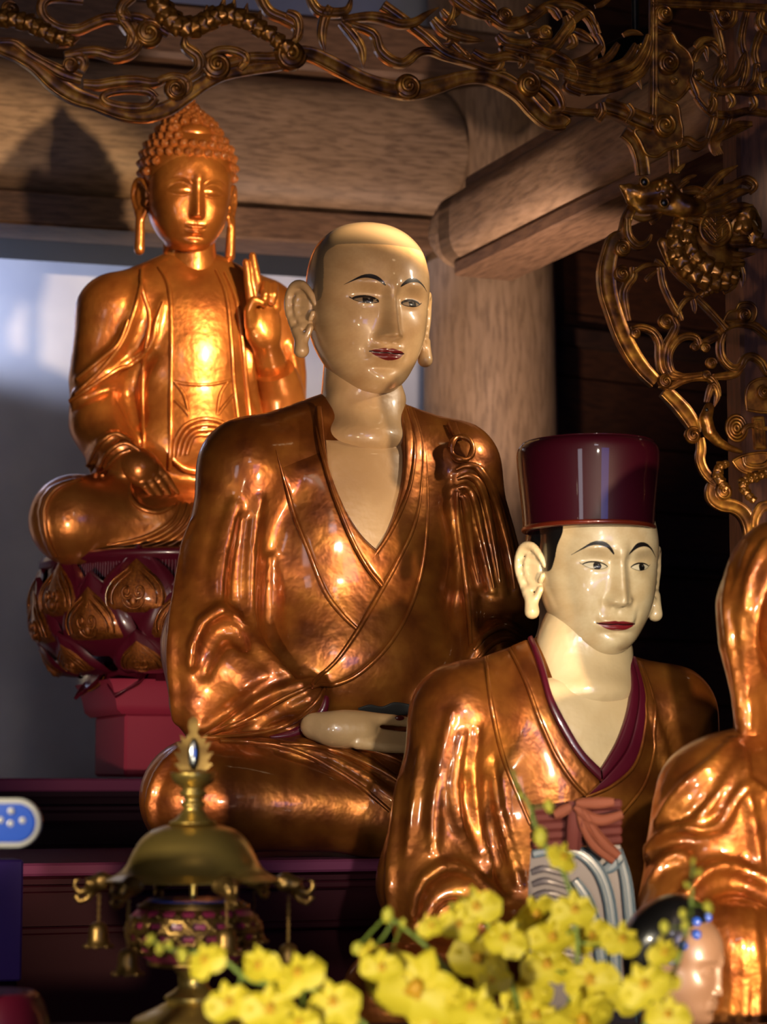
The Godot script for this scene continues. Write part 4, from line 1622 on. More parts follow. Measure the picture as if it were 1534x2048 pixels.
func petal_mesh(flat: float) -> Array:
	# a pointed shield that bellies outwards: x across -1..1, y 0..1 up, z out; the rim, the gilt field and its ornament
	var edge := func(v: float) -> float:
		return pow(maxf(1.0 - pow(v, 2.6), 0.0), 0.62) * (0.8 + 0.2 * minf(v / 0.3, 1.0))
	var body := Geo.new()
	var out := PackedVector3Array()
	var rows := 22
	var cols := 17
	for face in [1.0, -1.0]:
		out = PackedVector3Array()
		for i in rows:
			var v := float(i) / (rows - 1)
			for j in cols:
				var q := float(j) / (cols - 1) * 2.0 - 1.0
				var x: float = q * edge.call(v)
				var belly := flat * sin(PI * clampf(v * 0.85 + 0.1, 0.0, 1.0)) * (1.0 - 0.55 * q * q)
				var lip := 0.10 * pow(v, 6.0)
				var thick := 0.07 * (1.0 - pow(absf(q), 6.0)) if face < 0 else 0.0
				var rim := 0.06 * smoothstep(0.70, 0.86, absf(q)) * (1.0 - smoothstep(0.9, 1.0, absf(q))) if face > 0 else 0.0
				out.append(Vector3(x, v * 1.25 + 0.16 * exp(-x * x / 0.05) * pow(v, 3.0), belly + lip - thick + rim))
		body.grid(out, rows, cols)
	var field := Geo.new()
	out = PackedVector3Array()
	for i in 14:
		var v := float(i) / 13
		for j in 13:
			var q := (float(j) / 12 * 2.0 - 1.0)
			var vv := 0.26 + v * 0.58
			var x: float = q * edge.call(vv) * 0.72 * pow(1.0 - pow(v, 5.0), 0.5)
			var qq := x / maxf(edge.call(vv), 0.05)
			out.append(Vector3(x, vv * 1.25 + 0.13 * exp(-x * x / 0.05) * pow(v, 3.0), flat * sin(PI * clampf(vv * 0.85 + 0.1, 0.0, 1.0)) * (1.0 - 0.55 * qq * qq) + 0.035 - 0.03 * float(j == 0 or j == 12 or i == 0)))
	field.grid(out, 14, 13)
	var orn := Geo.new()
	var zz := func(x: float, y: float) -> float:
		return flat * sin(PI * clampf(y / 1.25 * 0.85 + 0.1, 0.0, 1.0)) * (1.0 - 0.5 * x * x) + 0.05
	for sg in [-1.0, 1.0]:
		var pts := []
		var rr := []
		for i in 22:
			var a := i / 21.0 * 8.0
			var r := 0.13 * (1.0 - i / 25.0)
			var x: float = sg * (0.13 + cos(a + 3.6) * r)
			var y: float = 0.66 + sin(a + 3.6) * r
			pts.append(Vector3(x, y, zz.call(x, y)))
			rr.append(0.028)
		orn.tube(pts, rr, Vector3.BACK, 1.0, 6)
	for ring in 2:
		var pts := []
		var rr := []
		for i in 15:
			var a := PI + PI * i / 14.0
			var x := cos(a) * (0.22 - ring * 0.09)
			var y := 0.54 + sin(a) * (0.15 - ring * 0.06)
			pts.append(Vector3(x, y, zz.call(x, y)))
			rr.append(0.024)
		orn.tube(pts, rr, Vector3.BACK, 1.0, 6)
	for ring in 2:
		var pts := []
		var rr := []
		for i in 25:
			var a := lerpf(-0.3, PI + 0.3, i / 24.0)
			var x := cos(a) * (0.60 - ring * 0.13)
			var y := 0.56 + sin(a) * (0.42 - ring * 0.10) + 0.12 * exp(-x * x / 0.04)
			pts.append(Vector3(x, y, zz.call(x, y) + 0.01))
			rr.append(0.022)
		orn.tube(pts, rr, Vector3.BACK, 1.0, 6)
	orn.ball(Vector3(0, 0.52, zz.call(0.0, 0.52)), Vector3(0.08, 0.08, 0.05))
	return [body.mesh(), field.mesh(), orn.mesh()]


func lotus_throne(f: Fig) -> void:
	var s := f.s
	var c := f.p(384, 1240, 20)
	var t := thing("lotus_throne", f.p(384, 1368, 20), "dark red lotus throne with gilt petal ornaments under the curly haired gilt statue", "throne")
	var g := Geo.new()
	var xf := Transform3D(f.turn, c)
	g.lathe([Vector2(0, 118 * s), Vector2(296 * s, 118 * s), Vector2(304 * s, 112 * s), Vector2(304 * s, 100 * s), Vector2(286 * s, 96 * s), Vector2(276 * s, 70 * s), Vector2(262 * s, 20 * s), Vector2(240 * s, -40 * s), Vector2(200 * s, -80 * s), Vector2(180 * s, -128 * s), Vector2(0, -128 * s)], xf, 72)
	part("core", g.mesh(), M.lacquer_red, t)
	# reeded band under the seat
	var reed := Geo.new()
	reed.lathe([Vector2(0.9, -1), Vector2(1, -0.9), Vector2(1, 0.9), Vector2(0.9, 1)], Transform3D(), 6)
	var rm := reed.mesh()
	for i in 150:
		var a := -1.75 + i * 3.3 / 150.0
		if i % 1 == 0:
			placed("reed", rm, M.lacquer_red, t, Transform3D(f.turn * Basis().scaled(Vector3(2.6, 15, 2.6) * s), xf * Vector3(sin(a) * 283 * s, 80 * s, cos(a) * 283 * s)))
	var pm := petal_mesh(0.5)
	# rows: height of the foot, radius, size, lean, count, first angle, whether turned down
	for row in [[-40, 262, 118, 0.10, 10, 0.05, false], [-78, 246, 118, 0.32, 10, 0.364, false], [-108, 214, 84, 0.85, 10, 0.05, false], [-78, 190, 66, 2.55, 10, 0.364, true]]:
		for i in row[4]:
			var a: float = TAU * i / row[4] + row[5]
			if a > PI:
				a -= TAU
			if absf(a + 0.1) > 1.95:
				continue
			var b: Basis = f.turn * Basis(Vector3.UP, a) * Basis(Vector3.RIGHT, row[3])
			var o: Vector3 = xf * Vector3(sin(a) * row[1] * s, row[0] * s, cos(a) * row[1] * s)
			var size: float = row[2] * s
			var px := Transform3D(b.scaled_local(Vector3(size * 0.80, size, size * 0.85)), o)
			var pt := placed("petal", pm[0], M.lacquer_red, t, px)
			for k in 2:
				var e := MeshInstance3D.new()
				e.name = ["gilt_field", "scroll_ornament"][k]
				e.mesh = pm[1 + k]
				e.material_override = M.gilt_dull
				pt.add_child(e, true)
	# plinth
	var p := thing("throne_plinth", f.p(384, 1552, 20), "dull crimson painted plinth block under the lotus throne", "plinth")
	var top := f.p(384, 1366, 20)
	var low := f.p(384, 1552, 20)
	var up := Vector3.UP
	var hh := top.y - low.y
	g = Geo.new()
	g.box(Transform3D(f.turn, Vector3(low.x, low.y + hh * 0.32, low.z)), Vector3(335 * s, hh * 0.66, 300 * s), 0.006)
	part("block", g.mesh(), M.crimson, p)
	g = Geo.new()
	var sect := []
	# an ogee slab: profile swept round by four mitred sides, here as stacked boxes with a hollow
	for k in 8:
		var q := k / 7.0
		var grow := 1.0 - 0.10 * pow(1.0 - q, 0.6) if q > 0.0 else 0.86
		sect.append([grow, low.y + hh * lerpf(0.64, 1.0, q)])
	var ring := PackedVector3Array()
	for e in sect:
		for k in 4:
			var sg := [Vector2(-1, 1), Vector2(1, 1), Vector2(1, -1), Vector2(-1, -1)]
			for j in 2:
				var w: Vector2 = sg[(k + j) % 4] * Vector2(205, 182) * s * e[0]
				ring.append(Transform3D(f.turn, Vector3(low.x, e[1], low.z)) * Vector3(w.x, 0, w.y))
	g.grid(ring, sect.size(), 8, true, true, true)
	part("cornice", g.mesh(), M.crimson, p)


# ---------------------------------------------------------------- the monk statue with the tall hat
func hat_monk() -> void:
	var f := Fig.new(self, 1145.0, 3.45, 20.0)
	var s := f.s
	var t := thing("hat_monk_statue", f.p(1145, 2060, 80), "gilt statue of a seated monk with pale face below a tall hat", "statue")
	var sc := Sculpt.new()
	sc.ell(f.p(1140, 1590, 0), Vector3(215, 285, 150) * s, f.turn, 0.03)
	sc.ell(f.p(1135, 1800, 30), Vector3(230, 190, 170) * s, f.turn, 0.05)
	sc.cap(f.p(925, 1432, -5), f.p(1335, 1428, -5), 88 * s, 82 * s, 0.05)
	sc.cap(f.p(1090, 1318, -28), f.p(930, 1420, -5), 46 * s, 84 * s, 0.04)
	sc.cap(f.p(1235, 1352, -28), f.p(1330, 1415, -5), 44 * s, 80 * s, 0.04)
	sc.chain(f.pts([[920, 1440, 0], [886, 1600, 0], [868, 1765, 15]]), [86 * s, 98 * s, 102 * s], 0.04)
	sc.chain(f.pts([[866, 1770, 20], [880, 1890, 50]]), [98 * s, 76 * s], 0.04)
	sc.chain(f.pts([[885, 1800, 50], [990, 1880, 130], [1090, 1890, 190]]), [86 * s, 74 * s, 50 * s], 0.03)
	sc.chain(f.pts([[1340, 1440, 0], [1372, 1590, 0], [1392, 1760, 15]]), [84 * s, 88 * s, 94 * s], 0.04)
	sc.chain(f.pts([[1390, 1780, 20], [1300, 1880, 130], [1210, 1900, 190]]), [90 * s, 70 * s, 50 * s], 0.03)
	sc.cap(f.p(960, 1990, 90), f.p(790, 2000, 170), 110 * s, 95 * s, 0.05)
	sc.cap(f.p(800, 2000, 180), f.p(1180, 2030, 240), 85 * s, 70 * s, 0.05)
	sc.cap(f.p(1300, 1990, 90), f.p(1480, 2000, 150), 110 * s, 95 * s, 0.05)
	sc.ell(f.p(1130, 1990, 110), Vector3(260, 75, 150) * s, f.turn, 0.05)
	# sleeve folds
	fold(f, sc, [[905, 1425], [885, 1520], [870, 1620], [868, 1700]], [8, 15, 15, 8], 0.3)
	fold(f, sc, [[925, 1470], [908, 1570], [925, 1650], [965, 1720], [1005, 1785]], [8, 15, 17, 15, 10], 0.1)
	fold(f, sc, [[955, 1460], [945, 1560], [955, 1650], [985, 1730]], [6, 13, 14, 8], 0.2)
	fold(f, sc, [[985, 1520], [995, 1610], [1020, 1700], [1040, 1770]], [6, 12, 12, 8], 0.2)
	furrow(f, sc, [[932, 1560], [940, 1640], [962, 1705]], [6, 13, 9], 0.1)
	furrow(f, sc, [[972, 1560], [975, 1640], [1000, 1740], [1012, 1800]], [6, 13, 14, 10], 0.1)
	fold(f, sc, [[826, 1830], [845, 1770], [890, 1735], [935, 1745], [975, 1775], [1012, 1800]], [10, 15, 16, 14, 12, 8], 0.1)
	furrow(f, sc, [[855, 1840], [875, 1795], [915, 1780], [955, 1800]], [10, 24, 24, 12], 0.0)
	fold(f, sc, [[860, 1860], [890, 1815], [930, 1815], [960, 1840]], [6, 9, 9, 6], 0.0)
	fold(f, sc, [[1300, 1420], [1325, 1500], [1335, 1600], [1325, 1700]], [8, 13, 14, 10], 0.2)
	fold(f, sc, [[800, 1560], [786, 1680], [780, 1790], [795, 1880]], [8, 12, 13, 10], 0.2)
	fold(f, sc, [[840, 1500], [828, 1600], [815, 1700]], [5, 10, 6], 0.3)
	var robe := part("robe", sculpted(sc, 0.0048), M.gilt, t)
	# collars
	var skin_l := [[1066, 1285], [1084, 1335], [1102, 1395], [1132, 1452], [1162, 1502], [1194, 1536]]
	var red_l := [[1056, 1290], [1074, 1345], [1094, 1410], [1124, 1470], [1160, 1525], [1196, 1562]]
	var gold_l := [[1020, 1305], [1050, 1370], [1082, 1450], [1112, 1515], [1142, 1562], [1168, 1590]]
	var outer_l := [[972, 1318], [976, 1370], [985, 1430], [1003, 1505], [1032, 1580], [1062, 1650]]
	var skin_r := [[1246, 1318], [1254, 1370], [1247, 1425], [1226, 1485], [1196, 1538]]
	var red_r := [[1258, 1322], [1270, 1380], [1264, 1440], [1244, 1505], [1198, 1564]]
	var gold_r := [[1268, 1326], [1284, 1390], [1282, 1455], [1262, 1530], [1218, 1572], [1168, 1594]]
	var outer_r := [[1280, 1330], [1304, 1400], [1306, 1480], [1288, 1560], [1255, 1610], [1228, 1640]]
	var g := Geo.new()
	band(g, f, sc, outer_l, gold_l, 6, 26, 9)
	part("lapel", g.mesh(), M.gilt, robe)
	g = Geo.new()
	band(g, f, sc, gold_l, red_l, 13, 26, 7)
	part("collar", g.mesh(), M.gilt, robe)
	g = Geo.new()
	band(g, f, sc, red_l, skin_l, 17, 26, 5)
	part("inner_collar", g.mesh(), M.lacquer_red, robe, "dark red inner collar")
	g = Geo.new()
	band(g, f, sc, skin_r, red_r, 19, 26, 5)
	part("inner_collar", g.mesh(), M.lacquer_red, robe, "dark red inner collar")
	g = Geo.new()
	band(g, f, sc, red_r, gold_r, 15, 26, 6)
	part("collar", g.mesh(), M.lacquer_red, robe, "dark red collar edge")
	g = Geo.new()
	band(g, f, sc, gold_r, outer_r, 9, 26, 7)
	part("lapel", g.mesh(), M.gilt, robe)
	g = Geo.new()
	for q in [[outer_l, 4], [gold_l, 11], [gold_r, 14], [outer_r, 7]]:
		cord(g, f, sc, q[0], [3.5, 4.5, 4.5, 4.0], q[1] / 5.0, 0.9, 34)
	part("hem_cord", g.mesh(), M.gilt, robe)
	# neck and chest
	var sk := Sculpt.new()
	sk.cap(f.p(1166, 1270, -8), f.p(1164, 1370, -8), 86 * s, 92 * s, 0.03)
	sk.ell(f.p(1170, 1384, 24), Vector3(98, 48, 96) * s, f.turn, 0.03)
	sk.cap(f.p(1140, 1300, 30), f.p(1178, 1375, 76), 15 * s, 13 * s, 0.03)
	sk.cap(f.p(1116, 1296, 8), f.p(1118, 1392, 40), 38 * s, 42 * s, 0.03)
	sk.cap(f.p(1226, 1306, 8), f.p(1216, 1392, 40), 34 * s, 40 * s, 0.03)
	part("neck", sculpted(sk, 0.005), M.skin_pale, t)
	g = Geo.new()
	band(g, f, sc, [[1084, 1340], [1090, 1380], [1098, 1410], [1128, 1462], [1158, 1512], [1192, 1542]], [[1258, 1328], [1262, 1375], [1258, 1420], [1242, 1470], [1220, 1512], [1198, 1542]], 8, 40, 14, 0.18)
	part("chest", g.mesh(), M.skin_pale, t)
	# head
	var u := 119.0 * s
	var hx := Transform3D((Basis(Vector3.UP, deg_to_rad(17)) * Basis(Vector3.RIGHT, deg_to_rad(7))).scaled(Vector3.ONE * u), f.p(1194, 1129, 0))
	var face := FACE.duplicate()
	face.append([0.55, -0.72, 0.25, 0.25, 0.05])
	var h := head_of({"face": face, "mouth": -0.96, "mouth_width": 0.36, "lip_up": 0.05, "lip_low": 0.055, "nose_tip": -0.56, "nose_base": -0.67, "nose": 0.25, "nose_width": 0.145})
	var paint := face_paint("hat_monk_face_lacquer", [Color8(214, 192, 150), Color8(196, 168, 124)], {
		"hair": Color8(14, 12, 12), "hairline": [[1.3, -0.75], [1.06, -0.7], [1.03, -0.2], [0.955, -0.12], [0.93, 0.05], [0.915, 0.3], [0.86, 0.52], [0.84, 0.66], [0.8, 0.9], [-0.8, 0.9], [-0.84, 0.66], [-0.86, 0.52], [-0.915, 0.3], [-0.93, 0.05], [-0.955, -0.12], [-1.03, -0.2], [-1.06, -0.7], [-1.3, -0.75]],
		"ink": Color8(20, 14, 12), "brow": [0.13, 0.20, 0.28, 0.34, 0.50, 0.35, 0.76, 0.16], "brow_thick": 0.038, "eye": [0.40, 0.0, 0.19, 0.062, 0.056, 0.01, 0.064], "look": [0.02, 0.0],
		"white": Color8(206, 192, 160), "iris": Color8(12, 10, 10), "lash": 0.014, "lips": Color8(118, 22, 30), "mouth": [-0.96, 0.33, 0.08, 0.10]})
	var hd := part("head", head_mesh(h, hx), paint, t)
	part("ear", ear(hx, -1.0, 0.10), M.skin_pale, hd)
	part("ear", ear(hx, 1.0, 0.10), M.skin_pale, hd)
	var hs := Sculpt.new()
	hs.ell(hx * Vector3(-0.02, 0.34, -0.46), Vector3(1.07, 0.62, 0.86) * u, hx.basis.orthonormalized(), 0.01)
	part("hair", sculpted(hs, 0.005), M.black_gloss, hd)
	# hat
	var hat := thing("monk_hat", hx * Vector3(0, 0.6, -0.05), "tall glossy dark red lacquer hat with flared top on the pale statue", "hat")
	var hb := Transform3D(Basis(Vector3.UP, deg_to_rad(17)) * Basis().scaled(Vector3(1.0, 1.0, 1.12)), f.p(1177, 1062, 0))
	g = Geo.new()
	g.lathe([Vector2(0.96, 0.0), Vector2(1.06, -0.02), Vector2(1.085, 0.06), Vector2(1.11, 0.4), Vector2(1.155, 0.85), Vector2(1.185, 1.2), Vector2(1.175, 1.36), Vector2(1.11, 1.46), Vector2(0.98, 1.50), Vector2(0.0, 1.53)].map(func(q): return q * u), hb, 96, 60)
	part("crown", g.mesh(), M.hat_red, hat)
	g = Geo.new()
	var pts := []
	var rr := []
	for i in 73:
		var a := TAU * i / 72.0
		pts.append(hb * Vector3(cos(a) * 1.075 * u, 0.03 * u, sin(a) * 1.075 * u))
		rr.append(0.042 * u)
	g.tube(pts, rr, hx.basis.y.normalized(), 1.0, 10)
	part("band", g.mesh(), M.hat_band, hat)


# ---------------------------------------------------------------- the hooded statue at the edge
func hooded_statue() -> void:
	var f := Fig.new(self, 1560.0, 3.0, 20.0)
	var s := f.s
	var t := thing("hooded_statue", f.p(1560, 2300, 80), "dark copper gilt statue with a deep hood and pleated cape beside the hat statue", "statue")
	var sc := Sculpt.new()
	sc.ell(f.p(1565, 1720, 0), Vector3(220, 250, 150) * s, f.turn, 0.03)
	sc.ell(f.p(1565, 1930, 40), Vector3(250, 220, 180) * s, f.turn, 0.05)
	sc.cap(f.p(1445, 1590, 0), f.p(1660, 1580, 0), 105 * s, 100 * s, 0.05)
	sc.cap(f.p(1520, 1500, -10), f.p(1440, 1600, 0), 40 * s, 95 * s, 0.05)
	sc.chain(f.pts([[1430, 1600, 0], [1385, 1720, 20], [1372, 1830, 60]]), [88 * s, 92 * s, 86 * s], 0.05)
	sc.chain(f.pts([[1380, 1820, 70], [1450, 1870, 150], [1540, 1890, 200]]), [78 * s, 66 * s, 55 * s], 0.04)
	sc.chain(f.pts([[1450, 1900, 150], [1470, 2060, 170], [1480, 2250, 170]]), [80 * s, 90 * s, 110 * s], 0.05)
	sc.chain(f.pts([[1360, 2060, 80], [1350, 2250, 90]]), [80 * s, 110 * s], 0.05)
	# pleats from the throat and the hem of the cape
	for q in [[[1470, 1478], [1420, 1530], [1360, 1580], [1312, 1645]], [[1478, 1490], [1450, 1560], [1410, 1620], [1380, 1660]], [[1484, 1495], [1472, 1560], [1452, 1620]], [[1492, 1500], [1490, 1560], [1500, 1610]]]:
		fold(f, sc, q, [6, 12, 12, 8], 0.1)
	furrow(f, sc, [[1474, 1500], [1436, 1560], [1395, 1610], [1340, 1655]], [4, 9, 10, 6], 0.2)
	furrow(f, sc, [[1484, 1510], [1462, 1580], [1430, 1640]], [4, 9, 7], 0.2)
	fold(f, sc, [[1282, 1712], [1320, 1672], [1370, 1655], [1400, 1665], [1440, 1652], [1470, 1600], [1500, 1570], [1534, 1590]], [9, 11, 12, 12, 11, 11, 11, 10], -0.1, 0.4, 17)
	furrow(f, sc, [[1290, 1730], [1330, 1690], [1380, 1680], [1430, 1670]], [6, 10, 10, 7], 0.4)
	fold(f, sc, [[1500, 1600], [1512, 1680], [1522, 1760]], [6, 11, 9], 0.2)
	fold(f, sc, [[1370, 1790], [1410, 1745], [1460, 1735], [1534, 1765]], [10, 15, 16, 14], -0.1)
	furrow(f, sc, [[1390, 1815], [1430, 1778], [1480, 1772], [1540, 1800]], [10, 18, 20, 14], 0.1)
	for k in 4:
		fold(f, sc, [[1425 + k * 26, 1815 + k * 2], [1432 + k * 25, 1880], [1436 + k * 26, 1960], [1430 + k * 28, 2048]], [10, 12, 13, 13], 0.0)
	fold(f, sc, [[1300, 1760], [1330, 1720], [1368, 1710], [1385, 1740]], [8, 12, 12, 8], 0.1)
	part("robe", sculpted(sc, 0.0056), M.gilt, t)
	# hood: a shell that opens to the front
	var hd := Sculpt.new()
	hd.ell(f.p(1556, 1205, 0), Vector3(112, 165, 118) * s, f.turn, 0.03)
	hd.chain(f.pts([[1490, 1215, 0], [1482, 1290, 5], [1492, 1390, 10], [1500, 1470, 15], [1516, 1540, 30]]), [50 * s, 42 * s, 30 * s, 28 * s, 26 * s], 0.03)
	hd.chain(f.pts([[1640, 1240, -10], [1640, 1390, 0], [1640, 1500, 20]]), [45 * s, 35 * s, 30 * s], 0.03)
	hd.cap(f.p(1560, 1330, -30), f.p(1565, 1500, -20), 66 * s, 66 * s, 0.03)
	hd.cut_ell(f.p(1600, 1265, 115), Vector3(72, 135, 110) * s, f.turn, 0.01)
	for q in [[[1460, 1130], [1450, 1220], [1468, 1330], [1482, 1420], [1486, 1480]], [[1500, 1090], [1474, 1180], [1478, 1280], [1490, 1380], [1498, 1460]], [[1534, 1080], [1500, 1150], [1490, 1220]]]:
		fold(f, hd, q, [5, 9, 9, 8, 6], 0.1)
	furrow(f, hd, [[1480, 1130], [1466, 1220], [1476, 1320], [1490, 1430]], [4, 8, 8, 5], 0.2)
	part("hood", sculpted(hd, 0.005), M.gilt, t)
	var hx := Transform3D((Basis(Vector3.UP, deg_to_rad(20))).scaled(Vector3.ONE * 72.0 * s), f.p(1575, 1240, 10))
	part("head", head_mesh(head_of({"lid": 0.05}), hx, 90, 90), M.gilt, t)


# ---------------------------------------------------------------- the carved and gilt fretwork
const RAIL := [Vector2(-1, -1.2), Vector2(-1.0, 0.1), Vector2(-0.88, 0.48), Vector2(-0.72, 0.40), Vector2(-0.58, 0.02), Vector2(-0.3, 0.14), Vector2(0, 0.22), Vector2(0.3, 0.14), Vector2(0.58, 0.02), Vector2(0.72, 0.40), Vector2(0.88, 0.48), Vector2(1.0, 0.1), Vector2(1, -1.2)]
const BOARD := [Vector2(-1, -0.75), Vector2(-1.0, 0.0), Vector2(-0.94, 0.17), Vector2(-0.80, 0.17), Vector2(-0.72, 0.0), Vector2(-0.4, 0.05), Vector2(0, 0.09), Vector2(0.4, 0.05), Vector2(0.72, 0.0), Vector2(0.80, 0.17), Vector2(0.94, 0.17), Vector2(1.0, 0.0), Vector2(1, -0.75)]
var cf: Fig                # the plane of the fretwork


func fret(list: Array, z := 0.0) -> Array:
	return list.map(func(q): return cf.p(q[0], q[1], z))


# pixel positions taken inside an enlarged detail
func detail(list: Array, k: float, ox: float, oy: float) -> Array:
	return list.map(func(q): return [ox + q[0] * k, oy + q[1] * k])


func rail(t: Node3D, called: String, line: Array, widths: Array, z := 0.0, n := 0) -> void:
	var g := Geo.new()
	var m := n if n > 0 else maxi(line.size() * 6, 12)
	g.strip(fret(line, z), widths.map(func(x): return x * cf.s * 1.16), cf.turn.z, BOARD if called == "border" or called == "flower_stalk" else RAIL, m)
	part(called, g.mesh(), M.carved, t)


func scroll(t: Node3D, px: float, py: float, r: float, start: float, dir: float, z := 6.0, turns := 1.5) -> void:
	var g := Geo.new()
	var o := cf.p(px, py, z)
	var b := cf.turn
	var pts := []
	var rr := []
	for i in 30:
		var q := i / 29.0
		var a := deg_to_rad(start) + dir * q * TAU * turns
		var rad := r * (1.0 - 0.82 * q) * cf.s
		pts.append(o + b * Vector3(cos(a) * rad, sin(a) * rad, (q * 0.35) * r * cf.s))
		rr.append(r * cf.s * lerpf(0.17, 0.13, q))
	g.tube(pts, rr, b.z, 1.1, 8)
	g.ball(o + b * Vector3(0, 0, 0.35 * r * cf.s), Vector3(0.2, 0.2, 0.2) * r * cf.s, b, 7)
	var sec := [Vector2(0.0, 0.10), Vector2(0.7, 0.05), Vector2(1.0, -0.05), Vector2(1.04, -0.5), Vector2(0.0, -0.5)]
	g.lathe(sec.map(func(q): return q * r * cf.s), Transform3D(b * Basis(Vector3.RIGHT, PI / 2), o), 24)
	part("scroll", g.mesh(), M.carved, t)


# a flat plate with a raised edge: outline in pixels
func plate(t: Node3D, called: String, outline: Array, thick: float, edge: float, z := 0.0) -> void:
	var flat := PackedVector2Array()
	var n := outline.size() * 5
	var closed := v2(outline)
	closed.append(closed[0])
	for i in n:
		flat.append(Geo.along(closed, float(i) / n))
	var tri := Geometry2D.triangulate_polygon(flat)
	var g := Geo.new()
	for side in [0.0, -thick]:
		var o := g.v.size()
		for q in flat:
			g.v.append(cf.p(q.x, q.y, z + side))
			g.uv.append(q / 500.0)
		for i in range(0, tri.size(), 3):
			if side == 0.0:
				g.t.append_array([o + tri[i], o + tri[i + 1], o + tri[i + 2]])
			else:
				g.t.append_array([o + tri[i], o + tri[i + 2], o + tri[i + 1]])
	var wall := PackedVector3Array()
	for side in [0.0, -thick]:
		for i in n + 1:
			var q := flat[i % n]
			wall.append(cf.p(q.x, q.y, z + side))
	g.grid(wall, 2, n + 1)
	var pts := []
	var rr := []
	for i in n + 1:
		var q := flat[i % n]
		pts.append(cf.p(q.x, q.y, z + edge * 0.3))
		rr.append(edge * cf.s)
	g.tube(pts, rr, cf.turn.z, 1.0, 8)
	part(called, g.mesh(), M.carved, t)


var scale_piece: ArrayMesh


func scales_mesh() -> ArrayMesh:
	var g := Geo.new()
	var out := PackedVector3Array()
	for i in 6:
		var v := i / 5.0
		for j in 7:
			var q := j / 6.0 * 2.0 - 1.0
			var wd := sqrt(maxf(1.0 - pow(v, 2.6), 0.0)) * 0.62 + 0.02
			out.append(Vector3(q * wd, v * 1.15 - 0.2, (0.46 * (1.0 - q * q) + 0.05) * (0.2 + v) * (1.0 - pow(v, 7.0)) - 0.03))
	g.grid(out, 6, 7)
	return g.mesh()


# a scaly body: a tube with rows of scales lapping along it
func scaly(t: Node3D, called: String, line: Array, widths: Array, z: float, step: float, rows: int) -> void:
	var g := Geo.new()
	var pts := fret(line, z)
	var rr := widths.map(func(x): return x * cf.s)
	var n := 40
	g.tube(pts, rr, cf.turn.z, 0.8, 14, n)
	var body := part(called, g.mesh(), M.carved, t)
	var len := 0.0
	for i in pts.size() - 1:
		len += pts[i].distance_to(pts[i + 1])
	var count := int(len / (step * cf.s))
	for i in count:
		var f := (i + 0.5) / count
		var p: Vector3 = Geo.along(pts, f)
		var d: Vector3 = (Geo.along(pts, minf(f + 0.02, 1.0)) - Geo.along(pts, maxf(f - 0.02, 0.0))).normalized()
		var rad: float = Geo.along(rr, f)
		var side := d.cross(cf.turn.z).normalized()
		for k in rows:
			var a := deg_to_rad(lerpf(-68, 68, (k + 0.5 * (i % 2)) / (rows - 0.5)))
			var up := (cf.turn.z * cos(a) * 0.8 + side * sin(a)).normalized()
			var o := p + cf.turn.z * cos(a) * rad * 0.8 + side * sin(a) * rad
			var x := d.cross(up).normalized()
			var sz := step * cf.s * 1.05
			placed("scale", scale_piece, M.carved, body, Transform3D(Basis(x * sz * minf(rad / (step * cf.s) * 1.5, 1.0), d * sz, up * sz), o))


func strand(t: Node3D, called: String, line: Array, width: float, z := 8.0) -> void:
	rail(t, called, line, [width * 0.7, width, width * 0.95, width * 0.75, width * 0.12], z, 26)


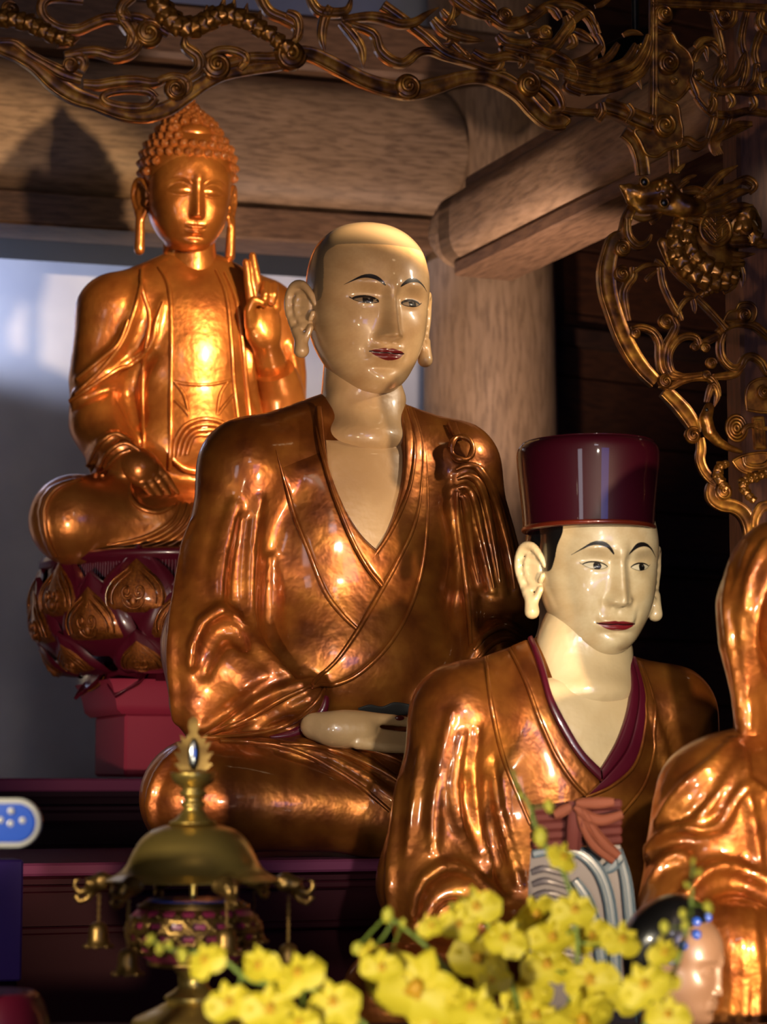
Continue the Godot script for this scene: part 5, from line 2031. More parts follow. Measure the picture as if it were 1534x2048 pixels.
func carving() -> void:
	cf = Fig.new(self, 767.0, 3.28, 16.0)
	scale_piece = scales_mesh()
	var t := thing("carved_frieze", cf.p(767, 120, 0), "dark gilt openwork frieze carved with clouds, dragons and a phoenix wing", "carving")
	var k1 := func(l): return detail(l, 0.4172, 0, 0)
	# lower border
	rail(t, "border", [[-60, 60], [0, 92], [40, 108], [75, 130], [112, 165], [150, 190], [190, 204], [240, 222], [290, 228], [335, 216], [375, 190], [410, 166], [450, 148], [510, 136], [560, 128], [600, 112]], [13, 13, 14, 15, 16, 15, 13, 14, 14, 13, 12, 11, 10, 10, 10, 10], 0, 120)
	rail(t, "border", [[600, 104], [630, 110], [680, 135], [730, 160], [780, 176], [830, 180], [880, 168], [920, 156], [960, 152], [1000, 162], [1040, 186], [1070, 218], [1098, 242], [1128, 240]], [12, 13, 14, 14, 15, 16, 14, 12, 12, 14, 15, 15, 14, 16], 0, 100)
	# eye of the cloud and its upper rim
	rail(t, "cloud_loop", [[312, 196], [296, 212], [256, 214], [218, 206], [206, 194], [222, 184], [258, 180], [296, 182], [312, 196]], [7, 7, 8, 7, 6, 6, 6, 7, 7], 4, 60)
	rail(t, "cloud_rail", k1.call([[400, 400], [470, 405], [560, 390], [650, 385], [740, 395], [790, 372]]), [8, 9, 9, 9, 8, 7], 2)
	rail(t, "cloud_rail", k1.call([[310, 262], [450, 245], [560, 270], [640, 240], [655, 180], [600, 102], [520, 85], [440, 112], [370, 140], [280, 130], [212, 80], [200, 20], [250, -14], [400, 2]]), [6, 9, 10, 10, 10, 10, 9, 9, 9, 9, 9, 9, 8, 6], 2, 90)
	rail(t, "cloud_rail", k1.call([[390, 340], [405, 300], [380, 270], [310, 265]]), [6, 8, 8, 6], 2)
	rail(t, "cloud_rail", k1.call([[0, 200], [70, 205], [140, 260], [210, 300], [300, 350], [390, 380]]), [6, 7, 8, 9, 12, 9], 1)
	rail(t, "branch", k1.call([[888, 158], [890, 220], [950, 270], [955, 330], [900, 372], [850, 395]]), [2, 8, 10, 10, 8, 6], 4)
	rail(t, "cloud_rail", k1.call([[1000, 330], [1100, 300], [1200, 275], [1300, 275], [1390, 262]]), [10, 9, 9, 10, 12], 2)
	rail(t, "cloud_rail", k1.call([[1250, -20], [1290, 50], [1360, 85], [1420, 120], [1430, 170], [1400, 205]]), [9, 9, 9, 9, 8, 6], 4)
	rail(t, "cloud_rail", k1.call([[580, 40], [600, 90], [640, 160], [620, 230]]), [10, 13, 12, 8], 2)
	rail(t, "cloud_rail", k1.call([[640, -20], [590, 20], [585, 70], [680, 90], [760, 130], [810, 160]]), [8, 9, 9, 9, 9, 7], 3)
	rail(t, "cloud_rail", k1.call([[1150, 330], [1180, 280], [1130, 245], [1050, 240], [985, 270]]), [6, 8, 8, 7, 5], 5)
	rail(t, "cloud_rail", k1.call([[870, 460], [905, 420], [885, 375], [820, 365], [760, 385]]), [5, 7, 7, 7, 5], 5)
	for q in [[298, 66, 27, 30, 1], [142, 129, 15, 200, -1], [580, 108, 31, 0, -1], [434, 130, 28, 200, 1], [352, 178, 22, 120, -1], [20, 20, 18, 60, 1]]:
		scroll(t, q[0], q[1], q[2], q[3], q[4])
	# dragons
	scaly(t, "dragon_body", [[306, -22], [318, 8], [336, 34], [364, 54], [398, 52], [424, 38], [456, 30], [500, 46], [540, 70], [574, 96]], [20, 20, 20, 20, 19, 18, 17, 16, 14, 11], 8, 17.0, 3)
	scaly(t, "dragon_tail", [[-20, 36], [20, 38], [60, 48], [98, 68], [140, 82]], [17, 16, 15, 13, 6], 6, 15.0, 3)
	for q in [[410, 30, 4, -20], [440, 16, 10, -24], [462, 18, 8, -22], [487, 28, 8, -22], [512, 38, 10, -18]]:
		rail(t, "spine_fin", [[q[0], q[1] + 10], [q[0] + q[2] * 0.4, q[1]], [q[0] + q[2], q[1] + q[3]]], [9, 7, 1], 4)
	rail(t, "tail_tuft", [[118, 78], [140, 80], [160, 76]], [12, 9, 1], 8)
	var k2 := func(l): return detail(l, 0.622, 580, 0)
	# flames and tail feathers of the phoenix
	for l in [[[130, 20], [112, 60], [104, 110], [112, 165]], [[165, 70], [205, 112], [232, 160], [236, 218]], [[170, 62], [250, 52], [305, 60], [355, 76], [402, 70], [440, 45], [478, 24]], [[185, 75], [268, 105], [290, 160], [330, 194], [372, 200], [412, 168], [455, 165], [505, 190], [565, 205]], [[60, -20], [90, 30], [140, 40], [185, 30], [200, -20]], [[-10, 40], [20, 55], [30, 90], [20, 130]], [[460, 60], [500, 100], [560, 122], [625, 132]], [[520, -10], [580, 32], [645, 62]], [[560, -12], [610, 24], [655, 46]], [[600, -14], [640, 14], [665, 34]], [[590, 165], [640, 190], [700, 180], [760, 200]], [[670, 110], [700, 135], [760, 140], [800, 110]]]:
		strand(t, "tail_feather", k2.call(l), 9, 8)
	rail(t, "perch_branch", k2.call([[300, 15], [430, 110], [500, 170], [590, 200], [690, 235]]), [9, 9, 9, 9, 8], -6)
	rail(t, "perch_branch", k2.call([[640, 40], [700, 80], [770, 60], [830, 20], [900, 15], [960, 50], [990, 110]]), [9, 10, 10, 9, 9, 9, 7], 2)
	for q in [[1091, 66, 16, 40, 1], [1059, 168, 25, 100, -1], [817, 172, 26, 220, 1], [1010, 30, 16, 0, 1]]:
		scroll(t, q[0], q[1], q[2], q[3], q[4])
	rail(t, "cloud_rail", k2.call([[740, 280], [790, 260], [850, 300], [870, 345], [840, 355]]), [7, 12, 12, 9, 6], 2)
	plate(t, "cloud_plate", k2.call([[600, 262], [680, 232], [740, 262], [800, 300], [860, 360], [900, 385], [870, 412], [830, 398], [770, 330], [690, 280]]), 18, 3.0, -4)
	# wing
	for l in [[[905, 205], [965, 182], [1002, 146]], [[920, 222], [1015, 192], [1056, 140]], [[940, 240], [1070, 200], [1114, 142]], [[960, 258], [1090, 216], [1138, 160], [1156, 112]], [[960, 276], [1100, 244], [1150, 184], [1164, 130]], [[950, 292], [1050, 280], [1125, 240], [1160, 188]]]:
		rail(t, "wing_feather", k2.call(l), [7, 7, 7, 5], 12, 24)
	for l in [[[850, 196], [900, 208], [965, 226]], [[868, 222], [920, 236], [985, 248]], [[880, 246], [930, 262], [995, 272]], [[892, 270], [945, 288], [1025, 292]]]:
		rail(t, "covert_feather", k2.call(l), [5, 7, 4], 16, 14)
	rail(t, "phoenix_body", k2.call([[770, 170], [830, 180], [885, 205], [912, 245], [890, 280], [935, 304]]), [12, 15, 13, 9, 7, 4], 14)
	rail(t, "phoenix_neck", k2.call([[800, 185], [850, 150], [880, 110], [900, 80], [890, 50]]), [12, 11, 10, 11, 6], 14)
	for l in [[[890, 90], [920, 60], [960, 40], [985, 80]], [[870, 60], [850, 30], [820, 20]], [[905, 110], [915, 140], [885, 155]], [[780, 130], [810, 140], [840, 130]], [[690, 150], [740, 160], [790, 175]]]:
		strand(t, "crest_feather", k2.call(l), 7, 16)
	# leaves and curls that fill the ground round the bird
	var rng := RandomNumberGenerator.new()
	rng.seed = 12
	for i in 26:
		var x := rng.randf_range(860, 1290)
		var y := rng.randf_range(6, 100 + (x - 860) * 0.16)
		var a := rng.randf_range(-0.6, 1.1)
		var ln := rng.randf_range(34, 62)
		var bend := rng.randf_range(-0.9, 0.9)
		var l := []
		for k in 5:
			var q := k / 4.0
			l.append([x + cos(a + bend * q) * ln * q, y + sin(a + bend * q * 1.6) * ln * q])
		strand(t, "leaf", l, rng.randf_range(5, 8), rng.randf_range(-12, 4))
	# frame of the frieze and the corner with its bamboo joint
	rail(t, "frame_bar", [[1308, -30], [1308, 80], [1308, 180], [1306, 252]], [7, 7, 7, 7], 6)
	rail(t, "frame_bar", k2.call([[870, 352], [930, 360], [1000, 362]]), [6, 6, 7], 4)
	rail(t, "bamboo", k2.call([[1010, 340], [1060, 355], [1110, 378], [1165, 400]]), [15, 15, 16, 17], 6)
	rail(t, "bamboo_ring", k2.call([[1000, 330], [1005, 360], [990, 385]]), [7, 8, 7], 10)
	rail(t, "bamboo_ring", k2.call([[1085, 335], [1100, 360], [1080, 395]]), [5, 6, 5], 14)

	# ---- the bracket at the right
	t = thing("carved_bracket", cf.p(1400, 600, 0), "gilt openwork corner bracket carved with a dragon headed bird and scrolls", "carving")
	rail(t, "frame_bar", [[1304, 6], [1400, 10], [1500, 14], [1600, 20]], [7, 7, 7, 7], 6)
	var k3 := func(l): return detail(l, 0.2608, 1134, 0)
	plate(t, "cloud_plate", k3.call([[680, 260], [800, 250], [850, 330], [930, 400], [965, 500], [950, 600], [920, 690], [830, 770], [740, 740], [690, 660]]), 16, 3.5, 0)
	plate(t, "cloud_plate", k3.call([[680, 720], [790, 780], [850, 810], [870, 920], [885, 1000], [870, 1110], [770, 1150], [690, 1200], [610, 1180], [560, 1080], [520, 1000], [640, 960]]), 16, 3.5, 0)
	for q in [[780, 480, 24, 100, -1], [750, 960, 24, 60, -1], [750, 105, 19, 200, -1], [1010, 570, 12, 0, 1], [1205, 125, 12, 0, 1], [825, 620, 8, 180, -1]]:
		scroll(t, 1134 + q[0] * 0.2608, q[1] * 0.2608, q[2], q[3], q[4], 8)
	rail(t, "cloud_rail", k3.call([[690, 60], [680, 170], [740, 220], [800, 225]]), [6, 7, 7, 5], 4)
	rail(t, "cloud_rail", k3.call([[1020, 60], [1120, 70], [1160, 150], [1200, 200], [1270, 160], [1285, 70]]), [5, 7, 8, 8, 8, 6], 2)
	rail(t, "cloud_rail", k3.call([[1500, 80], [1480, 150], [1500, 210], [1560, 240]]), [6, 8, 8, 6], 2)
	rail(t, "flower_stalk", k3.call([[440, 1010], [520, 1080], [570, 1200], [590, 1340]]), [12, 13, 13, 13], -4)
	rail(t, "flower_stalk", k3.call([[820, 1150], [825, 1230], [830, 1330]]), [9, 9, 9], -6)
	rail(t, "cloud_rail", k3.call([[850, 1110], [920, 1080], [970, 1110], [1020, 1120], [1085, 1070]]), [6, 9, 9, 7, 2], 2)
	for l in [[[990, 360], [1040, 310], [1140, 298]], [[980, 470], [1010, 400], [1060, 370], [1080, 470]], [[1150, 660], [1140, 600], [1190, 510], [1195, 430], [1215, 520], [1180, 600]], [[1210, 640], [1300, 580], [1340, 480], [1370, 390]], [[1000, 740], [960, 640], [945, 580]], [[1380, 680], [1440, 620], [1460, 500], [1490, 640]], [[1100, 860], [1130, 800], [1120, 740]], [[1240, 720], [1270, 780], [1240, 830]], [[1420, 740], [1440, 800], [1400, 850]]]:
		strand(t, "flame", k3.call(l), 7, 6)
	for k in 5:
		strand(t, "mane", k3.call([[1420 - k * 25, 950 + k * 12], [1300 - k * 22, 960 + k * 20], [1190 - k * 16, 1040 + k * 8], [1150 - k * 6, 1110 + k * 10], [1200 - k * 16, 1180 + k * 4]]), 7, 6)
	for l in [[[950, 560], [1050, 640], [1180, 700], [1320, 690], [1440, 700], [1570, 640]], [[1100, 760], [1130, 900], [1085, 1060]], [[990, 740], [1100, 860], [1250, 880], [1400, 850], [1570, 880]], [[1390, 60], [1340, 300], [1375, 500], [1330, 690]], [[1130, 130], [1195, 430], [1150, 660], [1110, 780]], [[940, 480], [1000, 400], [1100, 330], [1200, 430]], [[1500, 220], [1440, 400], [1480, 560]], [[1250, 880], [1230, 960], [1180, 1040]]]:
		rail(t, "vine", k3.call(l), [5, 7, 7, 7, 5], -2, 30)
	rail(t, "cloud_rail", k3.call([[1540, 560], [1480, 600], [1490, 680], [1560, 700]]), [6, 8, 8, 6], 4)
	var k4 := func(l): return detail(l, 0.24407, 1184, 300)
	var k5 := func(l): return detail(l, 0.24407, 1184, 600)
	rail(t, "border", k4.call([[345, 440], [290, 560], [255, 680], [190, 740], [150, 860], [128, 1000], [140, 1160], [185, 1320], [245, 1490], [325, 1650], [420, 1790], [525, 1900]]), [9, 10, 10, 14, 15, 17, 17, 16, 16, 16, 15, 13], 0, 90)
	rail(t, "border", k5.call([[600, 740], [690, 830], [770, 920], [840, 1030], [860, 1090]]), [13, 14, 15, 13, 9], 0, 40)
	rail(t, "border", k5.call([[890, 1130], [900, 1220], [890, 1310], [930, 1410], [1000, 1480], [1040, 1500]]), [8, 9, 9, 9, 9, 8], 0, 40)
	rail(t, "border", k5.call([[1040, 1480], [985, 1530], [990, 1620], [1060, 1670], [1160, 1690], [1240, 1740], [1290, 1830], [1310, 1960]]), [8, 10, 12, 13, 13, 14, 14, 14], 0, 50)
	rail(t, "border", k5.call([[1330, 1860], [1340, 1780], [1390, 1700], [1470, 1680]]), [8, 9, 10, 10], 2, 24)
	rail(t, "cloud_rail", k4.call([[290, 560], [300, 700], [370, 780], [450, 760], [490, 690]]), [6, 8, 8, 6, 2], 6)
	for q in [[255, 805, 17, 120, -1], [250, 1015, 17, 60, 1], [360, 1500, 11, 180, -1], [610, 1405, 16, 0, 1], [845, 1610, 9, 0, -1], [935, 1615, 11, 180, 1], [980, 1745, 12, 0, 1], [605, 1895, 15, 90, 1], [1255, 1350, 15, 160, -1], [940, 1840, 9, 0, 1]]:
		scroll(t, 1184 + q[0] * 0.24407, 300 + q[1] * 0.24407, q[2], q[3], q[4], 8)
	scroll(t, 1184 + 830 * 0.24407, 600 + 1108 * 0.24407, 17, 60, 1, 6)
	scroll(t, 1184 + 1085 * 0.24407, 600 + 1570 * 0.24407, 18, 90, 1, 8)
	scroll(t, 1184 + 1410 * 0.24407, 600 + 760 * 0.24407, 15, 90, 1, 8)
	for l in [[[330, 1470], [400, 1452], [500, 1488], [556, 1580], [560, 1700], [580, 1800], [640, 1850], [760, 1858], [920, 1836]], [[650, 1370], [690, 1440], [660, 1520], [616, 1600], [606, 1690], [620, 1790], [660, 1840]], [[880, 1620], [860, 1545], [780, 1525], [700, 1560], [640, 1640], [628, 1730], [660, 1820], [740, 1850]], [[560, 1920], [640, 1940], [740, 1890], [850, 1862], [960, 1870], [1020, 1940], [1036, 2020]], [[1040, 1520], [960, 1560], [900, 1590]], [[1030, 1500], [1070, 1470], [1180, 1420], [1320, 1432], [1434, 1520], [1520, 1600]], [[1085, 1500], [1055, 1590], [1070, 1700], [1140, 1780], [1215, 1775], [1255, 1710], [1320, 1690], [1390, 1740], [1434, 1820], [1500, 1850]], [[1000, 1860], [1100, 1850], [1180, 1830], [1230, 1770]], [[345, 960], [340, 1040], [290, 1110], [265, 1200], [300, 1400]]]:
		rail(t, "cloud_rail", k4.call(l), [6, 7, 7.5, 7.5, 7, 5], 2, 40)
	plate(t, "cloud_plate", k4.call([[1080, 1400], [1120, 1330], [1180, 1310], [1210, 1260], [1290, 1250], [1345, 1290], [1340, 1370], [1300, 1410], [1180, 1400]]), 14, 3.0, 2)
	# the dragon headed bird
	var sc := Sculpt.new()
	var s := cf.s
	var q4 := func(x: float, y: float, z: float) -> Vector3: return cf.p(1184 + x * 0.24407, 300 + y * 0.24407, z)
	sc.ell(q4.call(960, 830, 6), Vector3(66, 66, 26) * s, cf.turn, 0.01)
	sc.chain([q4.call(740, 560, 8), q4.call(710, 760, 8), q4.call(790, 960, 8), q4.call(980, 1070, 8), q4.call(1160, 1040, 4), q4.call(1240, 920, 0)], [18 * s, 24 * s, 26 * s, 22 * s, 14 * s, 6 * s], 0.01)
	sc.ell(q4.call(1240, 600, 0), Vector3(42, 46, 18) * s, cf.turn, 0.01)
	sc.chain([q4.call(580, 760, 4), q4.call(610, 860, 4), q4.call(640, 960, 4)], [12 * s, 9 * s, 5 * s], 0.006)
	part("bird_body", sculpted(sc, 0.0034), M.carved, t)
	for l in [[[735, 580], [690, 700], [690, 820], [740, 930], [830, 1020], [970, 1080], [1080, 1090]]]:
		scaly(t, "breast", k4.call(l), [13, 17, 19, 19, 18, 14, 8], 20, 19.0, 3)
	scaly(t, "flank", k4.call([[800, 620], [780, 720], [820, 850], [930, 950], [1060, 1010], [1150, 1040]]), [13, 16, 19, 19, 15, 9], 22, 20.0, 3)
	scaly(t, "haunch", k4.call([[1290, 480], [1250, 560], [1260, 650], [1330, 740]]), [16, 22, 22, 14], 10, 22.0, 3)
	for l in [[[930, 790], [1000, 890], [1110, 930], [1240, 935]], [[985, 800], [1060, 870], [1150, 900], [1250, 905]], [[1040, 800], [1120, 850], [1220, 860], [1340, 850]], [[1120, 770], [1240, 770], [1380, 750], [1440, 740]], [[1140, 745], [1260, 730], [1400, 780], [1470, 790]]]:
		strand(t, "wing_feather", k4.call(l), 7, 24)
	# medallion with its fret
	var g := Geo.new()
	var o: Vector3 = q4.call(1012, 648, 30)
	var pts := []
	var rr := []
	for i in 41:
		var a := TAU * i / 40.0
		pts.append(o + cf.turn * Vector3(cos(a), sin(a), 0) * 34 * s)
		rr.append(4.6 * s)
	g.tube(pts, rr, cf.turn.z, 0.9, 8)
	g.lathe([Vector2(0, 0.02), Vector2(0.8, 0.02), Vector2(1.0, 0.0), Vector2(1.0, -0.4), Vector2(0, -0.4)].map(func(q): return q * 35 * s), Transform3D(cf.turn * Basis(Vector3.RIGHT, PI / 2), o - cf.turn.z * 2 * s), 40)
	var med := part("medallion", g.mesh(), M.carved, t)
	g = Geo.new()
	for l in [[[-22, 18], [0, -4], [22, 18]], [[-26, 10], [-8, -8], [0, -16], [8, -8], [26, 10]], [[-28, -2], [-12, -18], [0, -27], [12, -18], [28, -2]], [[-12, 24], [0, 10], [12, 24]], [[-16, -6], [0, -22], [6, -16], [0, -10], [-5, -15]], [[14, 2], [14, -14]], [[-20, -10], [-8, -24]], [[0, 28], [0, 10]]]:
		for i in l.size() - 1:
			var p0: Vector3 = o + cf.turn * Vector3(l[i][0], l[i][1], 2.0) * s
			var p1: Vector3 = o + cf.turn * Vector3(l[i + 1][0], l[i + 1][1], 2.0) * s
			g.tube([p0, p1], [2.0 * s, 2.0 * s], cf.turn.z, 1.0, 6)
	part("fret", g.mesh(), M.carved, med)
	# head
	sc = Sculpt.new()
	sc.ell(q4.call(590, 340, 26), Vector3(27, 27, 26) * s, cf.turn, 0.008)
	sc.chain([q4.call(540, 350, 26), q4.call(400, 370, 26), q4.call(300, 320, 24)], [24 * s, 20 * s, 12 * s], 0.008)
	sc.chain([q4.call(420, 260, 34), q4.call(440, 300, 34)], [10 * s, 8 * s], 0.004)
	sc.chain([q4.call(230, 290, 26), q4.call(270, 330, 26), q4.call(300, 400, 26)], [4 * s, 8 * s, 7 * s], 0.006)
	sc.chain([q4.call(310, 430, 24), q4.call(400, 490, 24), q4.call(540, 480, 24), q4.call(700, 500, 24)], [6 * s, 9 * s, 11 * s, 13 * s], 0.006)
	sc.chain([q4.call(700, 420, 24), q4.call(780, 470, 24), q4.call(860, 470, 20)], [20 * s, 22 * s, 20 * s], 0.01)
	var hd := part("bird_head", sculpted(sc, 0.0026), M.carved, t)
	for q in [[560, 280], [610, 250], [650, 290], [540, 320], [600, 310], [650, 340], [570, 360], [620, 370]]:
		g = Geo.new()
		g.ball(q4.call(q[0], q[1], 48), Vector3(7, 7, 6) * s, cf.turn, 7)
		part("brow_boss", g.mesh(), M.carved, hd)
	for q in [[430, 262, 46], [592, 432, 46]]:
		g = Geo.new()
		g.ball(q4.call(q[0], q[1], q[2]), Vector3(7, 7, 5) * s, cf.turn, 9)
		part("eye", g.mesh(), M.black_gloss, hd)
		g = Geo.new()
		pts = []
		rr = []
		for i in 21:
			var a := TAU * i / 20.0
			pts.append(q4.call(q[0], q[1], q[2] + 1.0) + cf.turn * Vector3(cos(a), sin(a), 0) * 9.5 * s)
			rr.append(2.6 * s)
		g.tube(pts, rr, cf.turn.z, 1.0, 6)
		part("eye_ring", g.mesh(), M.carved, hd)
	for l in [[[480, 540], [560, 500], [660, 450], [760, 420]], [[340, 545], [420, 565], [520, 545], [580, 520]], [[690, 180], [720, 150], [765, 110]], [[740, 270], [790, 230], [860, 205]], [[700, 320], [760, 270], [800, 260]], [[480, 600], [520, 575], [575, 530]]]:
		strand(t, "whisker", k4.call(l), 4.5, 30)
	for l in [[[860, 400], [950, 325], [1050, 210], [1195, 125]], [[880, 430], [1000, 350], [1150, 290], [1245, 235]], [[880, 470], [1050, 425], [1200, 350], [1315, 335]], [[880, 520], [1050, 500], [1160, 465], [1325, 450]], [[820, 560], [1000, 565], [1140, 505], [1310, 480]], [[780, 575], [940, 590], [1060, 580], [1180, 530]], [[740, 340], [840, 330], [940, 360], [960, 420]]]:
		strand(t, "mane", k4.call(l), 8.5, 28)
	rail(t, "cloud_rail", k4.call([[1150, 280], [1260, 240], [1330, 290], [1290, 350]]), [5, 8, 8, 5], 10)
	# legs and claws
	for l in [[[565, 960], [590, 1100], [650, 1240], [715, 1350]], [[860, 1210], [960, 1310], [1060, 1420], [1100, 1470]]]:
		rail(t, "leg", k4.call(l), [5.5, 6, 6, 7], 14)
	for l in [[[350, 1000], [430, 950], [510, 940], [570, 955]], [[520, 900], [560, 930], [600, 960]], [[440, 1070], [480, 1030], [540, 980]], [[640, 960], [720, 1040], [800, 1110], [860, 1180]], [[700, 1330], [760, 1240], [830, 1200], [880, 1170]], [[720, 1340], [735, 1385], [742, 1400]], [[760, 1170], [810, 1185], [850, 1200]], [[830, 1220], [842, 1280], [846, 1340]], [[1230, 960], [1245, 1040], [1230, 1130]], [[1080, 1170], [1160, 1120], [1200, 1050]]]:
		strand(t, "claw", k4.call(l), 4.5, 16)
	scaly(t, "shin", k4.call([[880, 1200], [950, 1155], [1050, 1110]]), [6, 9, 12], 14, 9.0, 3)
	# fish, disc and bound book below
	sc = Sculpt.new()
	var q5 := func(x: float, y: float, z: float) -> Vector3: return cf.p(1184 + x * 0.24407, 600 + y * 0.24407, z)
	sc.chain([q5.call(960, 880, 12), q5.call(930, 970, 14), q5.call(960, 1080, 14), q5.call(1030, 1160, 12), q5.call(1120, 1210, 10), q5.call(1220, 1245, 8)], [11 * s, 14 * s, 14 * s, 11 * s, 8 * s, 5 * s], 0.008)
	var fish := part("fish", sculpted(sc, 0.003), M.carved, t)
	g = Geo.new()
	g.ball(q5.call(940, 900, 26), Vector3(4, 4, 3) * s, cf.turn, 7)
	part("eye", g.mesh(), M.black_gloss, fish)
	strand(t, "reed", k5.call([[940, 840], [990, 700], [1030, 780], [1000, 880]]), 6, 4)
	g = Geo.new()
	for k in 4:
		pts = []
		rr = []
		for i in 25:
			var a := TAU * i / 24.0
			pts.append(q5.call(1185, 1050, 8 + k * 2) + cf.turn * Vector3(cos(a) * 0.86, sin(a), 0) * (27 - k * 7) * s)
			rr.append(3.4 * s)
		g.tube(pts, rr, cf.turn.z, 1.0, 6)
	part("shell_disc", g.mesh(), M.carved, t)
	g = Geo.new()
	g.box(Transform3D(cf.turn * Basis(Vector3.BACK, 0.06), q5.call(1368, 1090, 16)), Vector3(26, 70, 16) * s, 0.002)
	var book := part("bound_book", g.mesh(), M.carved, t)
	for e in [[-8, 0, 3, 52], [8, 0, 3, 52], [0, 26, 18, 3], [0, -26, 18, 3], [0, 0, 3, 40]]:
		g = Geo.new()
		g.box(Transform3D(cf.turn * Basis(Vector3.BACK, 0.06), q5.call(1368 + e[0] * 4.0, 1090 - e[1] * 4.0, 26)), Vector3(e[2], e[3], 4) * s, 0.001)
		part("book_fillet", g.mesh(), M.carved, book)
	plate(t, "cloud_plate", k5.call([[1270, 900], [1260, 780], [1300, 680], [1420, 640], [1520, 700], [1520, 900], [1400, 920]]), 14, 3.0, 2)
	plate(t, "lotus_base", k5.call([[1150, 1320], [1220, 1280], [1300, 1260], [1420, 1250], [1500, 1300], [1480, 1400], [1350, 1430], [1220, 1400]]), 16, 3.0, 4)
	rail(t, "cloud_rail", k5.call([[1240, 1290], [1260, 1350], [1330, 1370], [1420, 1360], [1470, 1300]]), [5, 6, 6, 6, 4], 10)
	rail(t, "cord", k5.call([[1230, 1090], [1270, 1040], [1320, 1030], [1390, 1055], [1450, 1050]]), [4, 5, 4, 4, 4], 24)
	scaly(t, "snake", k5.call([[1120, 1340], [1050, 1360], [1030, 1430], [1060, 1500], [1095, 1540]]), [6, 9, 10, 9, 6], 8, 9.0, 3)
	scaly(t, "snake", k5.call([[1450, 1410], [1340, 1450], [1240, 1490], [1250, 1560], [1320, 1640]]), [8, 10, 10, 9, 6], 8, 9.0, 3)


